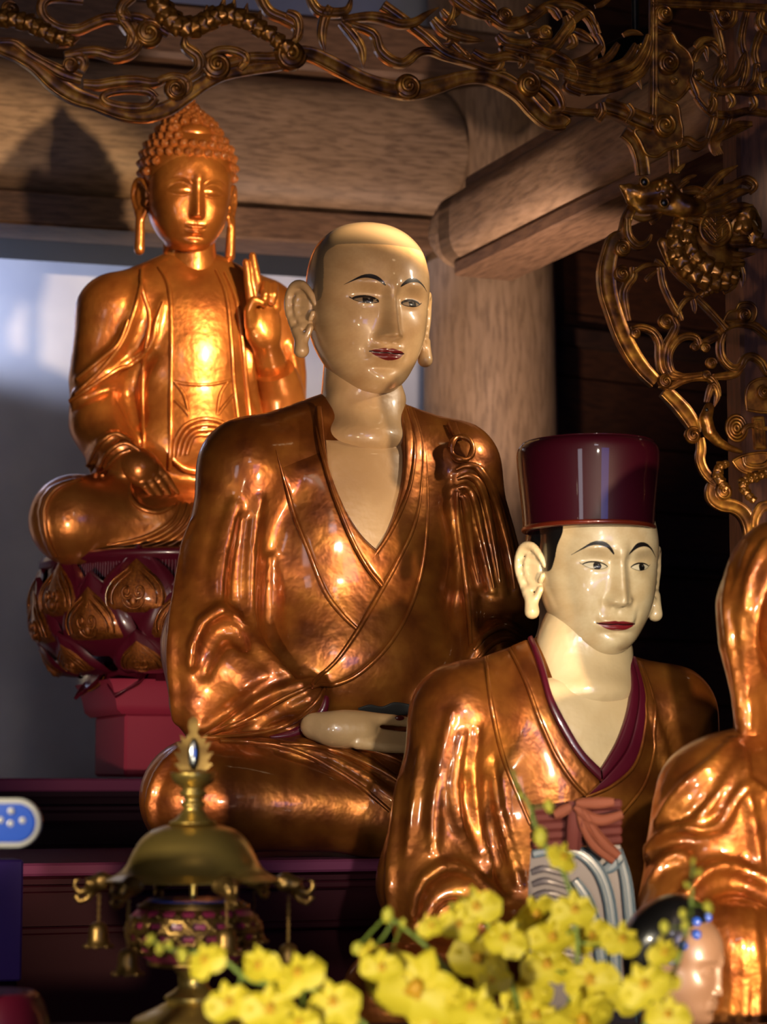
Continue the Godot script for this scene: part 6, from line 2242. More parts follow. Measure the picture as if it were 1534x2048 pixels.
# ---------------------------------------------------------------- brass lamp, small things and orchids in front
func brass_lamp() -> void:
	var f := Fig.new(self, 387.0, 2.6, 0.0)
	var s := f.s
	var t := thing("brass_lamp", f.p(387, 2052), "polished brass altar lamp with bell shaped cap, pierced globe and flame finial", "lamp")
	var axis := func(y: float) -> Transform3D: return Transform3D(Basis(), f.p(387, y))
	var turned := func(called: String, prof: Array, y: float, smooth := 0, mat: Material = M.brass) -> MeshInstance3D:
		var g := Geo.new()
		g.lathe(prof.map(func(q): return Vector2(q[0] * s, (y - q[1]) * s)), axis.call(y), 64, smooth)
		return part(called, g.mesh(), mat, t)
	turned.call("cup", [[0, 1552], [36, 1550], [44, 1545], [46, 1547], [44, 1556], [38, 1566], [24, 1574], [22, 1580], [27, 1584], [26, 1590], [19, 1595], [18, 1602], [24, 1607], [24, 1612], [19, 1616], [24, 1624], [34, 1636], [46, 1642], [48, 1648], [0, 1650]], 1560.0)
	turned.call("bell_cap", [[30, 1646], [52, 1650], [82, 1660], [106, 1680], [122, 1706], [134, 1730], [150, 1746], [172, 1757], [173, 1760], [150, 1752], [130, 1736], [112, 1706], [80, 1672], [40, 1660], [30, 1646]], 1700.0, 70)
	turned.call("stem", [[0, 1660], [7, 1660], [7, 1800], [0, 1800]], 1730.0)
	turned.call("oil_dish", [[0, 1806], [80, 1804], [92, 1798], [94, 1802], [84, 1812], [0, 1822]], 1808.0, 0, M.blue_glaze)
	turned.call("inner_bowl", [[92, 1806], [120, 1826], [127, 1858], [118, 1890], [90, 1918], [40, 1936], [0, 1940]], 1860.0, 30, M.inner_red)
	turned.call("foot", [[0, 1936], [36, 1936], [40, 1942], [32, 1950], [30, 1972], [40, 1980], [56, 1990], [60, 1996], [52, 2002], [84, 2018], [118, 2034], [124, 2042], [120, 2052], [0, 2052]], 2000.0)
	# pierced globe: rings that touch, row by row, with a rim above and below
	var g := Geo.new()
	var row_y := [1824.0, 1846.0, 1870.0, 1894.0, 1915.0]
	for k in 5:
		var y: float = row_y[k]
		var th := asin(clampf((1862.0 - y) / 68.0, -1.0, 1.0))
		var rad := 134.0 * cos(th)
		for i in 18:
			var a := TAU * (i + 0.5 * (k % 2)) / 18.0
			var o := f.p(387, y) + Vector3(sin(a), 0, cos(a)) * rad * s
			var out := Vector3(sin(a) * cos(th), sin(th) * 1.6, cos(a) * cos(th)).normalized()
			var x := Vector3.UP.cross(out).normalized()
			var y2 := out.cross(x)
			var pts := []
			var rr := []
			for j in 13:
				var b := TAU * j / 12.0
				var w := 1.0 + 0.16 * cos(6.0 * b)
				pts.append(o + (x * cos(b) * rad * 0.165 + y2 * sin(b) * 13.0) * s * w)
				rr.append(6.2 * s)
			g.tube(pts, rr, out, 0.45, 6)
	for q in [[1806, 96], [1812, 108], [1926, 88]]:
		var pts := []
		var rr := []
		for j in 49:
			var b := TAU * j / 48.0
			pts.append(f.p(387, q[0]) + Vector3(cos(b), 0, sin(b)) * q[1] * s)
			rr.append(5.0 * s)
		g.tube(pts, rr, Vector3.UP, 1.0, 8)
	part("pierced_globe", g.mesh(), M.brass_old, t)
	# flame finial
	var pl := [[387, 1432], [396, 1440], [398, 1454], [394, 1466], [404, 1478], [414, 1468], [409, 1488], [422, 1484], [412, 1506], [427, 1504], [414, 1524], [426, 1528], [410, 1544], [364, 1544], [348, 1528], [360, 1524], [347, 1504], [362, 1506], [352, 1484], [365, 1488], [360, 1468], [370, 1478], [380, 1466], [376, 1454], [378, 1440]]
	var flat := PackedVector2Array()
	for q in pl:
		flat.append(Vector2(q[0], q[1]))
	var tri := Geometry2D.triangulate_polygon(flat)
	g = Geo.new()
	for side in [5.0, -5.0]:
		var o := g.v.size()
		for q in flat:
			g.v.append(f.p(q.x, q.y, side))
			g.uv.append(Vector2.ZERO)
		for i in range(0, tri.size(), 3):
			g.t.append_array([o + tri[i], o + tri[i + 1], o + tri[i + 2]] if side > 0 else [o + tri[i], o + tri[i + 2], o + tri[i + 1]])
	var wall := PackedVector3Array()
	for side in [5.0, -5.0]:
		for i in flat.size() + 1:
			var q := flat[i % flat.size()]
			wall.append(f.p(q.x, q.y, side))
	g.grid(wall, 2, flat.size() + 1)
	var fin := part("flame_finial", g.mesh(), M.brass_old, t)
	g = Geo.new()
	g.ball(f.p(387, 1508, 8), Vector3(12, 32, 9) * s, Basis(), 12)
	part("jewel", g.mesh(), M.silver, fin)
	# elephant hooks with chains and bells
	var bell := Geo.new()
	bell.lathe([[0, 20], [8, 19], [14, 14], [17, 4], [17, -6], [20, -16], [26, -22], [24, -23], [17, -17], [13, -6], [0, -4]].map(func(q): return Vector2(q[0], q[1])), Transform3D(), 28)
	bell.ball(Vector3(0, -16, 0), Vector3(6, 6, 6), Basis(), 7)
	for i in 8:
		var a := TAU * i / 8.0
		bell.ball(Vector3(cos(a) * 23, -22, sin(a) * 23), Vector3(5, 4, 5), Basis(), 5)
	var bm := bell.mesh()
	var ring := Geo.new()
	var lp := []
	var lr := []
	for j in 13:
		var b := TAU * j / 12.0
		lp.append(Vector3(cos(b) * 2.6, sin(b) * 5.0, 0))
		lr.append(1.1)
	ring.tube(lp, lr, Vector3.BACK, 1.0, 5)
	var rm := ring.mesh()
	for i in 6:
		var a := TAU * i / 6.0 + 0.1
		var out := Vector3(cos(a), 0, sin(a))
		var o := f.p(387, 1768) + out * 178 * s
		var sc := Sculpt.new()
		var up := Vector3.UP
		var q := func(r: float, y: float, z := 0.0) -> Vector3: return o + (out * r + up * y + out.cross(up) * z) * s
		sc.chain([q.call(-8, 6), q.call(8, 4), q.call(26, 0)], [11 * s, 20 * s, 15 * s], 0.006)
		sc.chain([q.call(24, -2), q.call(40, -14), q.call(54, -18), q.call(64, -6), q.call(62, 6), q.call(54, 8)], [11 * s, 8 * s, 6 * s, 5 * s, 4 * s, 3 * s], 0.004)
		sc.chain([q.call(22, -14), q.call(36, -30), q.call(52, -36), q.call(64, -26)], [6 * s, 6 * s, 6 * s, 4 * s], 0.003)
		for e in [-1.0, 1.0]:
			sc.ell(q.call(4, 4, e * 15), Vector3(13, 15, 5) * s, Basis(), 0.003)
			sc.chain([q.call(26, -6, e * 9), q.call(36, 2, e * 11), q.call(42, 12, e * 10)], [3.4 * s, 3 * s, 1.8 * s], 0.002)
		var hook := part("elephant_hook", sculpted(sc, 0.0022), M.brass_old, t)
		var hang: Vector3 = q.call(14, -24)
		var links := 14 if i % 2 == 0 else 8
		for k in links:
			placed("chain_link", rm, M.brass_old, hook, Transform3D(Basis(up, k * PI / 2.0 + 0.4).scaled(Vector3.ONE * s), hang - up * (k * 6.6 + 2) * s))
		placed("bell", bm, M.brass_old, hook, Transform3D(Basis().scaled(Vector3.ONE * s * 1.15), hang - up * (links * 6.6 + 22) * s))


func blossom_meshes() -> Dictionary:
	# one dancing lady orchid, 1 unit across, facing +z: a broad two lobed lip and four narrow petals
	var lip := Geo.new()
	var out := PackedVector3Array()
	for i in 12:
		var v := i / 11.0
		for j in 15:
			var a := lerpf(-2.35, 2.35, j / 14.0)
			var rad := 0.62 * (0.80 + 0.20 * absf(sin(a * 0.95))) * (1.0 - 0.24 * exp(-a * a * 16.0)) * (1.0 + 0.05 * sin(a * 9.0))
			out.append(Vector3(sin(a) * rad * v * 1.05, -0.12 - cos(a) * rad * v * 0.85, 0.10 - 0.16 * v * v + 0.06 * sin(a * 5.0 + 0.6) * v * v))
	lip.grid(out, 12, 15)
	var petal := Geo.new()
	out = PackedVector3Array()
	for i in 9:
		var v := i / 8.0
		for j in 7:
			var q := j / 6.0 * 2.0 - 1.0
			out.append(Vector3(q * 0.15 * sin(PI * clampf(v * 0.9 + 0.08, 0.0, 1.0)), v * 0.52, 0.10 * v * v - 0.05 * q * q + 0.03 * sin(v * 9.0) * q))
	petal.grid(out, 9, 7)
	var heart := Geo.new()
	heart.ball(Vector3(0, -0.03, 0.10), Vector3(0.10, 0.12, 0.09), Basis(), 7)
	heart.ball(Vector3(-0.07, -0.10, 0.12), Vector3(0.05, 0.05, 0.05), Basis(), 5)
	heart.ball(Vector3(0.07, -0.10, 0.12), Vector3(0.05, 0.05, 0.05), Basis(), 5)
	var bud := Geo.new()
	bud.lathe([Vector2(0, -0.5), Vector2(0.14, -0.42), Vector2(0.30, -0.15), Vector2(0.33, 0.1), Vector2(0.22, 0.38), Vector2(0, 0.52)], Transform3D(), 12, 14)
	return {"lip": lip.mesh(), "petal": petal.mesh(), "heart": heart.mesh(), "bud": bud.mesh()}


func orchids() -> void:
	var B := blossom_meshes()
	var rng := RandomNumberGenerator.new()
	rng.seed = 77
	var vb := at(1010, 2400, 2.15)
	var ty := at(385, 2052, 2.6).y
	var v := thing("flower_vase", Vector3(vb.x, ty, vb.z), "dark glazed vase holding the sprays of yellow orchids", "vase")
	var g := Geo.new()
	var h := maxf(at(1010, 2130, 2.15).y - ty, 0.03)
	g.lathe([Vector2(0, 0.0), Vector2(0.05, 0.0), Vector2(0.075, 0.3 * h), Vector2(0.06, 0.8 * h), Vector2(0.05, h), Vector2(0.045, h), Vector2(0.05, 0.7 * h), Vector2(0, 0.5 * h)], Transform3D(Basis(), Vector3(vb.x, ty, vb.z)), 32)
	part("vase_body", g.mesh(), M.step_dark, v)
	# sprays: a stem and the blossoms along it; each blossom is x, y, size
	var sprays := [
		{"d": 2.20, "stem": [[1025, 1538], [1036, 1573], [1059, 1612], [1072, 1655], [1090, 1690], [1125, 1740], [1150, 1830], [1150, 1960], [1090, 2120]], "bloom": [[1125, 1712, 68], [1148, 1815, 88], [1103, 1868, 100], [1181, 1868, 88], [1243, 1876, 84], [1181, 1954, 112], [1092, 1926, 104], [1159, 2034, 150], [1248, 1990, 90]], "bud": [[1098, 1612, 30], [1081, 1674, 44], [1040, 1590, 14]]},
		{"d": 2.10, "stem": [[775, 1828], [800, 1850], [850, 1890], [900, 1950], [960, 2040], [1000, 2140]], "bloom": [[763, 1930, 84], [836, 1969, 196], [947, 2013, 116], [860, 1850, 56], [740, 1900, 50], [868, 2040, 90]], "bud": [[775, 1830, 34], [713, 1896, 28], [806, 1846, 20]]},
		{"d": 2.25, "stem": [[953, 1800], [975, 1850], [1000, 1910], [1030, 1990], [1050, 2120]], "bloom": [[953, 1810, 96], [918, 1846, 80], [958, 1912, 116], [1014, 1874, 92], [1070, 1824, 96], [1053, 1985, 104], [1072, 2030, 100], [985, 1960, 76], [1010, 2040, 84]], "bud": [[905, 1816, 24]]},
		{"d": 2.05, "stem": [[1387, 1715], [1384, 1763], [1382, 1818], [1370, 1874], [1345, 1950], [1290, 2050], [1200, 2150]], "bloom": [[1326, 1902, 70], [1287, 1966, 104], [1337, 2026, 90], [1330, 1960, 60]], "bud": [[1386, 1722, 14], [1398, 1745, 18], [1374, 1770, 16], [1330, 1855, 30], [1417, 1815, 28], [1366, 1828, 24], [1370, 1850, 22]]},
		{"d": 2.00, "stem": [[300, 1878], [345, 1900], [411, 1906], [455, 1925], [500, 1960], [570, 1970], [640, 1985], [720, 2040], [830, 2140]], "bloom": [[411, 1918, 84], [520, 1926, 92], [598, 1944, 104], [456, 2000, 96], [538, 2012, 112], [666, 2000, 104], [600, 2044, 80], [691, 2030, 60]], "bud": [[300, 1879, 24], [319, 1897, 24], [365, 1911, 34], [338, 1888, 20]]},
	]
	var words := ["with a bent tip before the hat statue", "with one very large round lip", "in the thick of the bunch", "rising before the small figurine", "arching in front of the brass lamp globe"]
	for k in sprays.size():
		var q: Dictionary = sprays[k]
		var d: float = q.d
		var s := d / FOCAL
		var root: Array = q.stem[-1]
		var t := thing("orchid_spray", at(root[0], root[1], d), "yellow orchid spray " + words[k], "flower", "yellow orchid sprays in the vase")
		var line: Array = q.stem.map(func(e): return at(e[0], e[1], d + 0.02))
		line.append(Vector3(vb.x, ty + h * 0.7, vb.z))
		g = Geo.new()
		g.tube(line, [3 * s, 4 * s, 5 * s, 5 * s, 5 * s, 6 * s], Vector3.BACK, 1.0, 8, 50)
		var stem := part("stem", g.mesh(), M.stem_green, t)
		for b in q.bloom:
			var dd := d + rng.randf_range(-0.05, 0.05)
			var o := at(b[0], b[1], dd)
			var face := Basis.from_euler(Vector3(rng.randf_range(-0.5, 0.3), rng.randf_range(-0.6, 0.6), rng.randf_range(-0.5, 0.5)))
			var sz: float = b[2] * dd / FOCAL * 0.82
			var fl := Node3D.new()
			fl.name = "blossom"
			t.add_child(fl, true)
			fl.transform = Transform3D(face.scaled(Vector3.ONE * sz), o - t.position)
			var add := func(m: Mesh, mat: Material, called: String, b2: Basis) -> void:
				var e := MeshInstance3D.new()
				e.name = called
				e.mesh = m
				e.material_override = mat
				e.basis = b2
				fl.add_child(e, true)
			add.call(B.lip, M.petal_yellow, "lip", Basis())
			for p in 5:
				add.call(B.petal, M.petal_yellow, "petal", Basis(Vector3.BACK, [0.0, 1.0, -1.0, 1.75, -1.75][p]))
			add.call(B.heart, M.petal_deep, "heart", Basis())
			# a short stalk to the stem
			var near: Vector3 = line[0]
			for j in 40:
				var c: Vector3 = Geo.along(line, j / 39.0)
				if c.distance_to(o) < near.distance_to(o):
					near = c
			g = Geo.new()
			g.tube([o - face.z * sz * 0.05, o.lerp(near, 0.5) - Vector3(0, 0.004, 0.006), near], [2.4 * s, 2.6 * s, 3 * s], Vector3.BACK, 1.0, 6, 8)
			part("stalk", g.mesh(), M.stem_green, t)
		for b in q.bud:
			var o := at(b[0], b[1], d)
			placed("bud", B.bud, M.petal_bud, t, Transform3D(Basis(Vector3.BACK, rng.randf_range(-0.5, 0.5)).scaled(Vector3.ONE * b[2] * s), o))
			var near: Vector3 = line[0]
			for j in 40:
				var c: Vector3 = Geo.along(line, j / 39.0)
				if c.distance_to(o) < near.distance_to(o):
					near = c
			g = Geo.new()
			g.tube([o, near], [2.2 * s, 2.6 * s], Vector3.BACK, 1.0, 6)
			part("stalk", g.mesh(), M.stem_green, t)


func small_things() -> void:
	# dotted blue tile
	var f := Fig.new(self, 20.0, 2.3, 0.0)
	var s := f.s
	var t := thing("dotted_tile", f.p(-30, 1692), "rounded blue enamel tile with white rim and white dots", "tile")
	var pill := func(hw: float, hh: float, z0: float, z1: float) -> ArrayMesh:
		var g := Geo.new()
		var out := PackedVector3Array()
		for e in [[0.0, z0], [1.0, z0], [1.0, z1 - 2.0], [0.94, z1], [0.0, z1]]:
			for i in 48:
				var a := TAU * i / 48.0
				var x := signf(cos(a)) * (hw - hh) + cos(a) * hh
				out.append(f.p(-30, 1646, 0) + Vector3((x if e[0] > 0.0 else 0.0) * e[0], sin(a) * hh * e[0], e[1]) * s)
		g.grid(out, 5, 48, true)
		return g.mesh()
	part("rim", pill.call(112.0, 49.0, -14.0, 0.0), M.white_glaze, t)
	part("field", pill.call(102.0, 39.0, -4.0, 3.0), M.blue_glaze, t)
	for q in [[22, 1622], [45, 1641], [21, 1647], [32, 1668], [1, 1640], [2, 1664], [-20, 1650], [-18, 1622]]:
		var g := Geo.new()
		g.ball(f.p(q[0], q[1], 3), Vector3(6.5, 6.5, 2) * s, Basis(), 7)
		part("dot", g.mesh(), M.white_glaze, t)
	var g := Geo.new()
	g.box(Transform3D(Basis(), f.p(-30, 1900, -14)), Vector3(30, 440, 16) * s, 0.002)
	part("stand", g.mesh(), M.step_dark, t)
	# lacquered drum whose shoulder shows in the corner
	f = Fig.new(self, -10.0, 2.35, 0.0)
	s = f.s
	t = thing("lacquer_drum", f.p(-20, 2120), "round reddish brown lacquered drum beside the violet block, purple highlight put into its rim colour", "drum")
	g = Geo.new()
	g.lathe([[0, 2000], [40, 1996], [78, 2004], [88, 2016], [96, 2050], [100, 2120], [0, 2120]].map(func(q): return Vector2(q[0] * s, (2050 - q[1]) * s)), Transform3D(Basis(), f.p(-20, 2050)), 48, 40)
	part("drum_body", g.mesh(), M.gilt, t)
	g = Geo.new()
	g.lathe([[86, 1984], [98, 1994], [112, 2022], [122, 2060], [128, 2120], [112, 2120], [108, 2060], [96, 2010], [86, 1984]].map(func(q): return Vector2(q[0] * s, (2050 - q[1]) * s)), Transform3D(Basis(), f.p(-20, 2050)), 48, 40)
	part("rim", g.mesh(), M.lacquer_red, t)  # purple highlight on the rim is put into its colour
	# tied slats and the blue grey carved panel in front of the hat statue
	f = Fig.new(self, 1160.0, 2.9, 8.0)
	s = f.s
	t = thing("slat_bundle", f.p(1150, 1700), "bundle of brown wooden slats tied with a knotted sash above the grey panel", "bundle")
	for k in 5:
		g = Geo.new()
		g.box(Transform3D(f.turn * Basis(Vector3.BACK, 0.06), f.p(1152, 1612 + k * 18, 12 - absf(k - 2) * 2)), Vector3(182, 17.6, 34) * s, 0.003)
		part("slat", g.mesh(), M.slat_brown, t)
	g = Geo.new()
	g.strip([f.p(1148, 1602, 34), f.p(1150, 1630, 40), f.p(1148, 1660, 40), f.p(1146, 1700, 34)], [15 * s, 16 * s, 16 * s, 15 * s], f.turn.z, RAIL, 16)
	part("sash", g.mesh(), M.slat_brown, t)
	for l in [[[1150, 1612], [1175, 1632], [1205, 1640], [1245, 1628]], [[1152, 1606], [1190, 1606], [1228, 1604]], [[1158, 1620], [1168, 1650], [1190, 1690], [1228, 1722]], [[1166, 1622], [1186, 1660], [1212, 1690], [1238, 1712]], [[1142, 1612], [1125, 1622], [1108, 1630]]]:
		g = Geo.new()
		g.strip(l.map(func(q): return f.p(q[0], q[1], 46)), [7 * s, 11 * s, 11 * s, 8 * s], f.turn.z, RAIL, 18)
		part("sash_fold", g.mesh(), M.sash_gold, t)
	t = thing("leaf_screen", f.p(1165, 1960), "blue grey carved wooden panel with arched recesses below the slat bundle", "screen")
	g = Geo.new()
	var wall := PackedVector3Array()
	var ol := [[1062, 1702], [1150, 1694], [1240, 1690], [1262, 1760], [1276, 1850], [1290, 1950], [1296, 2060], [1060, 2060], [1058, 1900], [1056, 1780]]
	var flat := PackedVector2Array()
	for q in ol:
		flat.append(Vector2(q[0], q[1]))
	var tri := Geometry2D.triangulate_polygon(flat)
	for side in [0.0, -40.0]:
		var o := g.v.size()
		for q in flat:
			g.v.append(f.p(q.x, q.y, side))
			g.uv.append(Vector2.ZERO)
		for i in range(0, tri.size(), 3):
			g.t.append_array([o + tri[i], o + tri[i + 1], o + tri[i + 2]] if side == 0.0 else [o + tri[i], o + tri[i + 2], o + tri[i + 1]])
	for side in [0.0, -40.0]:
		for i in flat.size() + 1:
			wall.append(f.p(flat[i % flat.size()].x, flat[i % flat.size()].y, side))
	g.grid(wall, 2, flat.size() + 1)
	part("board", g.mesh(), M.panel_dark, t)
	for l in [[[1066, 1708], [1110, 1700], [1160, 1706], [1196, 1740], [1216, 1790], [1226, 1860], [1232, 1960]], [[1236, 1700], [1252, 1760], [1262, 1850], [1276, 1950], [1284, 2050]], [[1150, 1760], [1170, 1790], [1186, 1830], [1200, 1900], [1210, 1980]], [[1210, 1740], [1226, 1730], [1240, 1712]]]:
		g = Geo.new()
		g.strip(l.map(func(q): return f.p(q[0], q[1], 4)), [9 * s, 12 * s, 13 * s, 13 * s, 12 * s], f.turn.z, RAIL, 40)
		part("ridge", g.mesh(), M.panel_blue, t)
	for k in 9:
		g = Geo.new()
		g.strip([f.p(1064 + k * 2, 1745 + k * 24, 2), f.p(1090 + k * 4, 1738 + k * 24, 6), f.p(1130 + k * 6, 1750 + k * 24, 2)], [6 * s, 7 * s, 5 * s], f.turn.z, RAIL, 12)
		part("leaf_rib", g.mesh(), M.panel_dark, t)
	# figurine with black hair
	f = Fig.new(self, 1370.0, 2.55, 0.0)
	s = f.s
	t = thing("figurine", f.p(1370, 2120), "small pale faced figurine with black hair and blue hair ornaments behind the orchids", "figurine")
	var u := 78.0 * s
	var hx := Transform3D((Basis(Vector3.UP, deg_to_rad(62)) * Basis(Vector3.RIGHT, deg_to_rad(6))).scaled(Vector3.ONE * u), f.p(1362, 1930, 0))
	var hd := part("head", head_mesh(head_of({"nose": 0.15, "nose_width": 0.11, "lid": 0.02}), hx, 110, 110), M.figurine_skin, t)
	var sc := Sculpt.new()
	var hb := hx.basis.orthonormalized()
	sc.ell(hx * Vector3(0, 0.62, -0.35), Vector3(1.12, 1.0, 1.1) * u, hb, 0.01)
	sc.ell(hx * Vector3(0, 0.0, -0.75), Vector3(1.08, 1.2, 0.75) * u, hb, 0.02)
	sc.ell(hx * Vector3(0, 1.35, -0.1), Vector3(0.7, 0.4, 0.6) * u, hb, 0.02)
	sc.cut_ell(hx * Vector3(0, -0.4, 1.15), Vector3(1.5, 1.25, 1.05) * u, hb, 0.004)
	part("hair", sculpted(sc, 0.004), M.black_gloss, hd)
	g = Geo.new()
	for q in [[-0.7, 0.9, 0.6], [-0.9, 0.6, 0.35], [-0.5, 1.2, 0.5], [-1.05, 0.2, 0.1], [0.0, 1.3, 0.6]]:
		g.ball(hx * Vector3(q[0], q[1], q[2]), Vector3(0.13, 0.13, 0.13) * u, Basis(), 8)
	part("hair_ornament", g.mesh(), M.blue_glaze, hd)
	g = Geo.new()
	g.lathe([Vector2(0.42, 0.0), Vector2(0.5, -0.3), Vector2(1.3, -0.7), Vector2(1.5, -1.3), Vector2(1.55, -1.75), Vector2(0, -1.75)].map(func(q): return q * u), Transform3D(Basis(), hx * Vector3(0, -1.5, -0.1)), 32, 24)
	part("robe", g.mesh(), M.gilt, t)


func materials() -> void:
	var gold := noise_texture(3, 0.01, [Color8(78, 34, 14), Color8(124, 66, 24), Color8(152, 90, 34), Color8(182, 118, 46)], [0.0, 0.35, 0.65, 1.0], 5, 512, 20.0)
	var bright_gold := noise_texture(4, 0.01, [Color8(142, 76, 32), Color8(178, 106, 46), Color8(200, 130, 60)], [0.0, 0.5, 1.0], 5, 512, 20.0)
	var ripple := noise_texture(8, 0.03, [Color.BLACK, Color.WHITE], [0.0, 1.0], 3, 512)
	patterned("gilt", gold, 2.3, 0.38, 0.7, 0.6, 0.09, ripple, 0.1)
	var skin := noise_texture(9, 0.01, [Color8(186, 154, 112), Color8(166, 132, 92)], [0.2, 0.8], 4, 256)
	patterned("skin", skin, 2.5, 0.42, 0.0, 0.9, 0.09, ripple, 0.1)
	patterned("gilt_bright", bright_gold, 2.3, 0.34, 0.72, 0.5, 0.15, ripple, 0.1)
	patterned("gilt_dull", gold, 2.3, 0.34, 0.72, 0.7, 0.1, ripple, 0.1)
	var pale := noise_texture(9, 0.01, [Color8(214, 192, 150), Color8(196, 168, 124)], [0.2, 0.8], 4, 256)
	patterned("skin_pale", pale, 2.5, 0.42, 0.0, 0.9, 0.09, ripple, 0.1)
	solid("lacquer_red", Color8(74, 10, 28), 0.35, 0.0, 0.8, 0.1)
	solid("crimson", Color8(146, 34, 62), 0.6, 0.0, 0.2, 0.3)
	solid("hat_red", Color8(40, 3, 14), 0.45, 0.0, 0.7, 0.05).metallic_specular = 0.25
	solid("hat_band", Color8(96, 30, 14), 0.35, 0.3, 0.6, 0.1)
	var grain := noise_texture(21, 0.02, [Color8(102, 78, 58), Color8(134, 106, 80), Color8(152, 122, 96)], [0.1, 0.5, 0.9], 5, 512, 40.0)
	var w := patterned("wood", grain, 1.0, 0.6)
	w.uv1_scale = Vector3(1.1, 7.0, 7.0)
	w = patterned("wood_dull", grain, 1.0, 0.6)
	w.albedo_color = Color8(196, 180, 170)
	w.uv1_scale = Vector3(1.1, 7.0, 7.0)
	w = patterned("wood_upright", grain, 1.0, 0.6)
	w.uv1_scale = Vector3(6.0, 0.9, 6.0)
	w = patterned("post_wood", grain, 1.0, 0.6)
	w.albedo_color = Color8(190, 150, 130)
	w.uv1_scale = Vector3(8.0, 1.0, 8.0)
	w = patterned("dark_wood", grain, 1.0, 0.6)
	w.albedo_color = Color8(90, 66, 52)
	w.uv1_scale = Vector3(1.0, 5.0, 5.0)
	for k in 3:
		w = patterned("board_%d" % k, grain, 1.0, 0.55)
		w.albedo_color = [Color8(120, 84, 56), Color8(106, 74, 48), Color8(112, 80, 56)][k]
		w.uv1_scale = Vector3(1.0 + 0.2 * k, 6.0, 6.0)
		w.uv1_offset = Vector3(0.3 * k, 0.2 * k, 0)
	var pw := noise_texture(32, 0.01, [Color8(112, 100, 84), Color8(134, 122, 104)], [0.2, 0.8], 4, 256)
	patterned("bounce_plaster", pw, 1.0, 0.85)  # front wall finish, paler to bounce light onto brass and gilding
	solid("black_wood", Color8(14, 12, 12), 0.7)
	var plaster := noise_texture(31, 0.01, [Color8(205, 208, 222), Color8(224, 226, 236)], [0.2, 0.8], 4, 256)
	patterned("plaster", plaster, 1.0, 0.85)
	var gold_mottle := noise_texture(41, 0.012, [Color8(52, 28, 12), Color8(130, 82, 28), Color8(190, 140, 54)], [0.15, 0.5, 0.85], 4, 512, 12.0)  # brown to gold mottle, scattered at random
	patterned("carved", gold_mottle, 5.0, 0.36, 0.75, 0.4, 0.2)
	solid("step_dark", Color8(26, 10, 20), 0.62)  # purple tint of bluish light is put into this colour
	solid("lit_step_edge", Color8(88, 40, 66), 0.62)  # ledge paler and more purple: light on it put into the colour
	solid("step_red", Color8(40, 9, 18), 0.62)
	solid("violet", Color8(66, 44, 116), 0.6, 0.0, 0.2, 0.3)  # violet tint of bluish light put into the block colour
	solid("brass", Color8(184, 156, 82), 0.3, 0.85)
	patterned("brass_old", noise_texture(51, 0.02, [Color8(92, 68, 34), Color8(150, 120, 66)], [0.2, 0.8], 3, 256), 6.0, 0.36, 0.9)
	solid("silver", Color8(196, 196, 190), 0.2, 1.0)
	solid("inner_red", Color8(110, 24, 56), 0.5, 0.0, 0.2, 0.2)
	solid("blue_glaze", Color8(34, 74, 168), 0.3, 0.0, 0.8, 0.1)
	solid("white_glaze", Color8(168, 166, 158), 0.3, 0.0, 0.8, 0.1)
	solid("black_gloss", Color8(10, 10, 12), 0.3, 0.0, 0.8, 0.1)
	solid("slat_brown", Color8(70, 32, 30), 0.7).metallic_specular = 0.25
	solid("sash_gold", Color8(92, 50, 36), 0.65).metallic_specular = 0.25
	solid("panel_dark", Color8(56, 52, 60), 0.5, 0.0, 0.4, 0.2)
	solid("panel_blue", Color8(60, 78, 92), 0.45, 0.0, 0.5, 0.2)
	solid("figurine_skin", Color8(124, 96, 76), 0.4, 0.0, 0.6, 0.15)
	for q in [["petal_yellow", Color8(222, 200, 44)], ["petal_deep", Color8(214, 158, 22)], ["petal_bud", Color8(206, 196, 62)]]:
		var m := solid(q[0], q[1], 0.55)
		m.backlight_enabled = true
		m.backlight = Color8(120, 104, 20)
	solid("stem_green", Color8(120, 138, 44), 0.55)
	solid("unseen_spot_housing", Color8(24, 24, 26), 0.4, 0.6)
	for q in ["step_dark", "lit_step_edge", "step_red", "violet"]:
		M[q].metallic_specular = 0.2
	solid("nail_red", Color8(70, 10, 14), 0.3, 0.0, 0.8)


func _ready() -> void:
	var cam := Camera3D.new()
	cam.name = "camera"
	cam.fov = rad_to_deg(2.0 * atan(1024.0 / FOCAL))
	cam.position = Vector3(0, 1.15, 0)
	cam.rotation_degrees = Vector3(6.58, 0, 0)
	cam.near = 0.05
	var look := CameraAttributesPhysical.new()
	look.frustum_focus_distance = 3.75
	look.frustum_focal_length = 77.0
	look.exposure_aperture = 4.8
	cam.attributes = look
	add_child(cam)
	cam.fov = rad_to_deg(2.0 * atan(1024.0 / FOCAL))
	eye = cam.transform
	var we := WorldEnvironment.new()
	var env := Environment.new()
	env.background_mode = Environment.BG_COLOR
	env.background_color = Color.BLACK
	env.tonemap_mode = Environment.TONE_MAPPER_LINEAR
	env.tonemap_exposure = 1.0
	env.sdfgi_enabled = true
	env.ssao_enabled = true
	env.ssil_enabled = true
	we.environment = env
	add_child(we)
	materials()
	lights()
	for step in [setting, shaven_monk, gilt_figure, hat_monk, hooded_statue, carving, brass_lamp, small_things, orchids]:
		step.call()


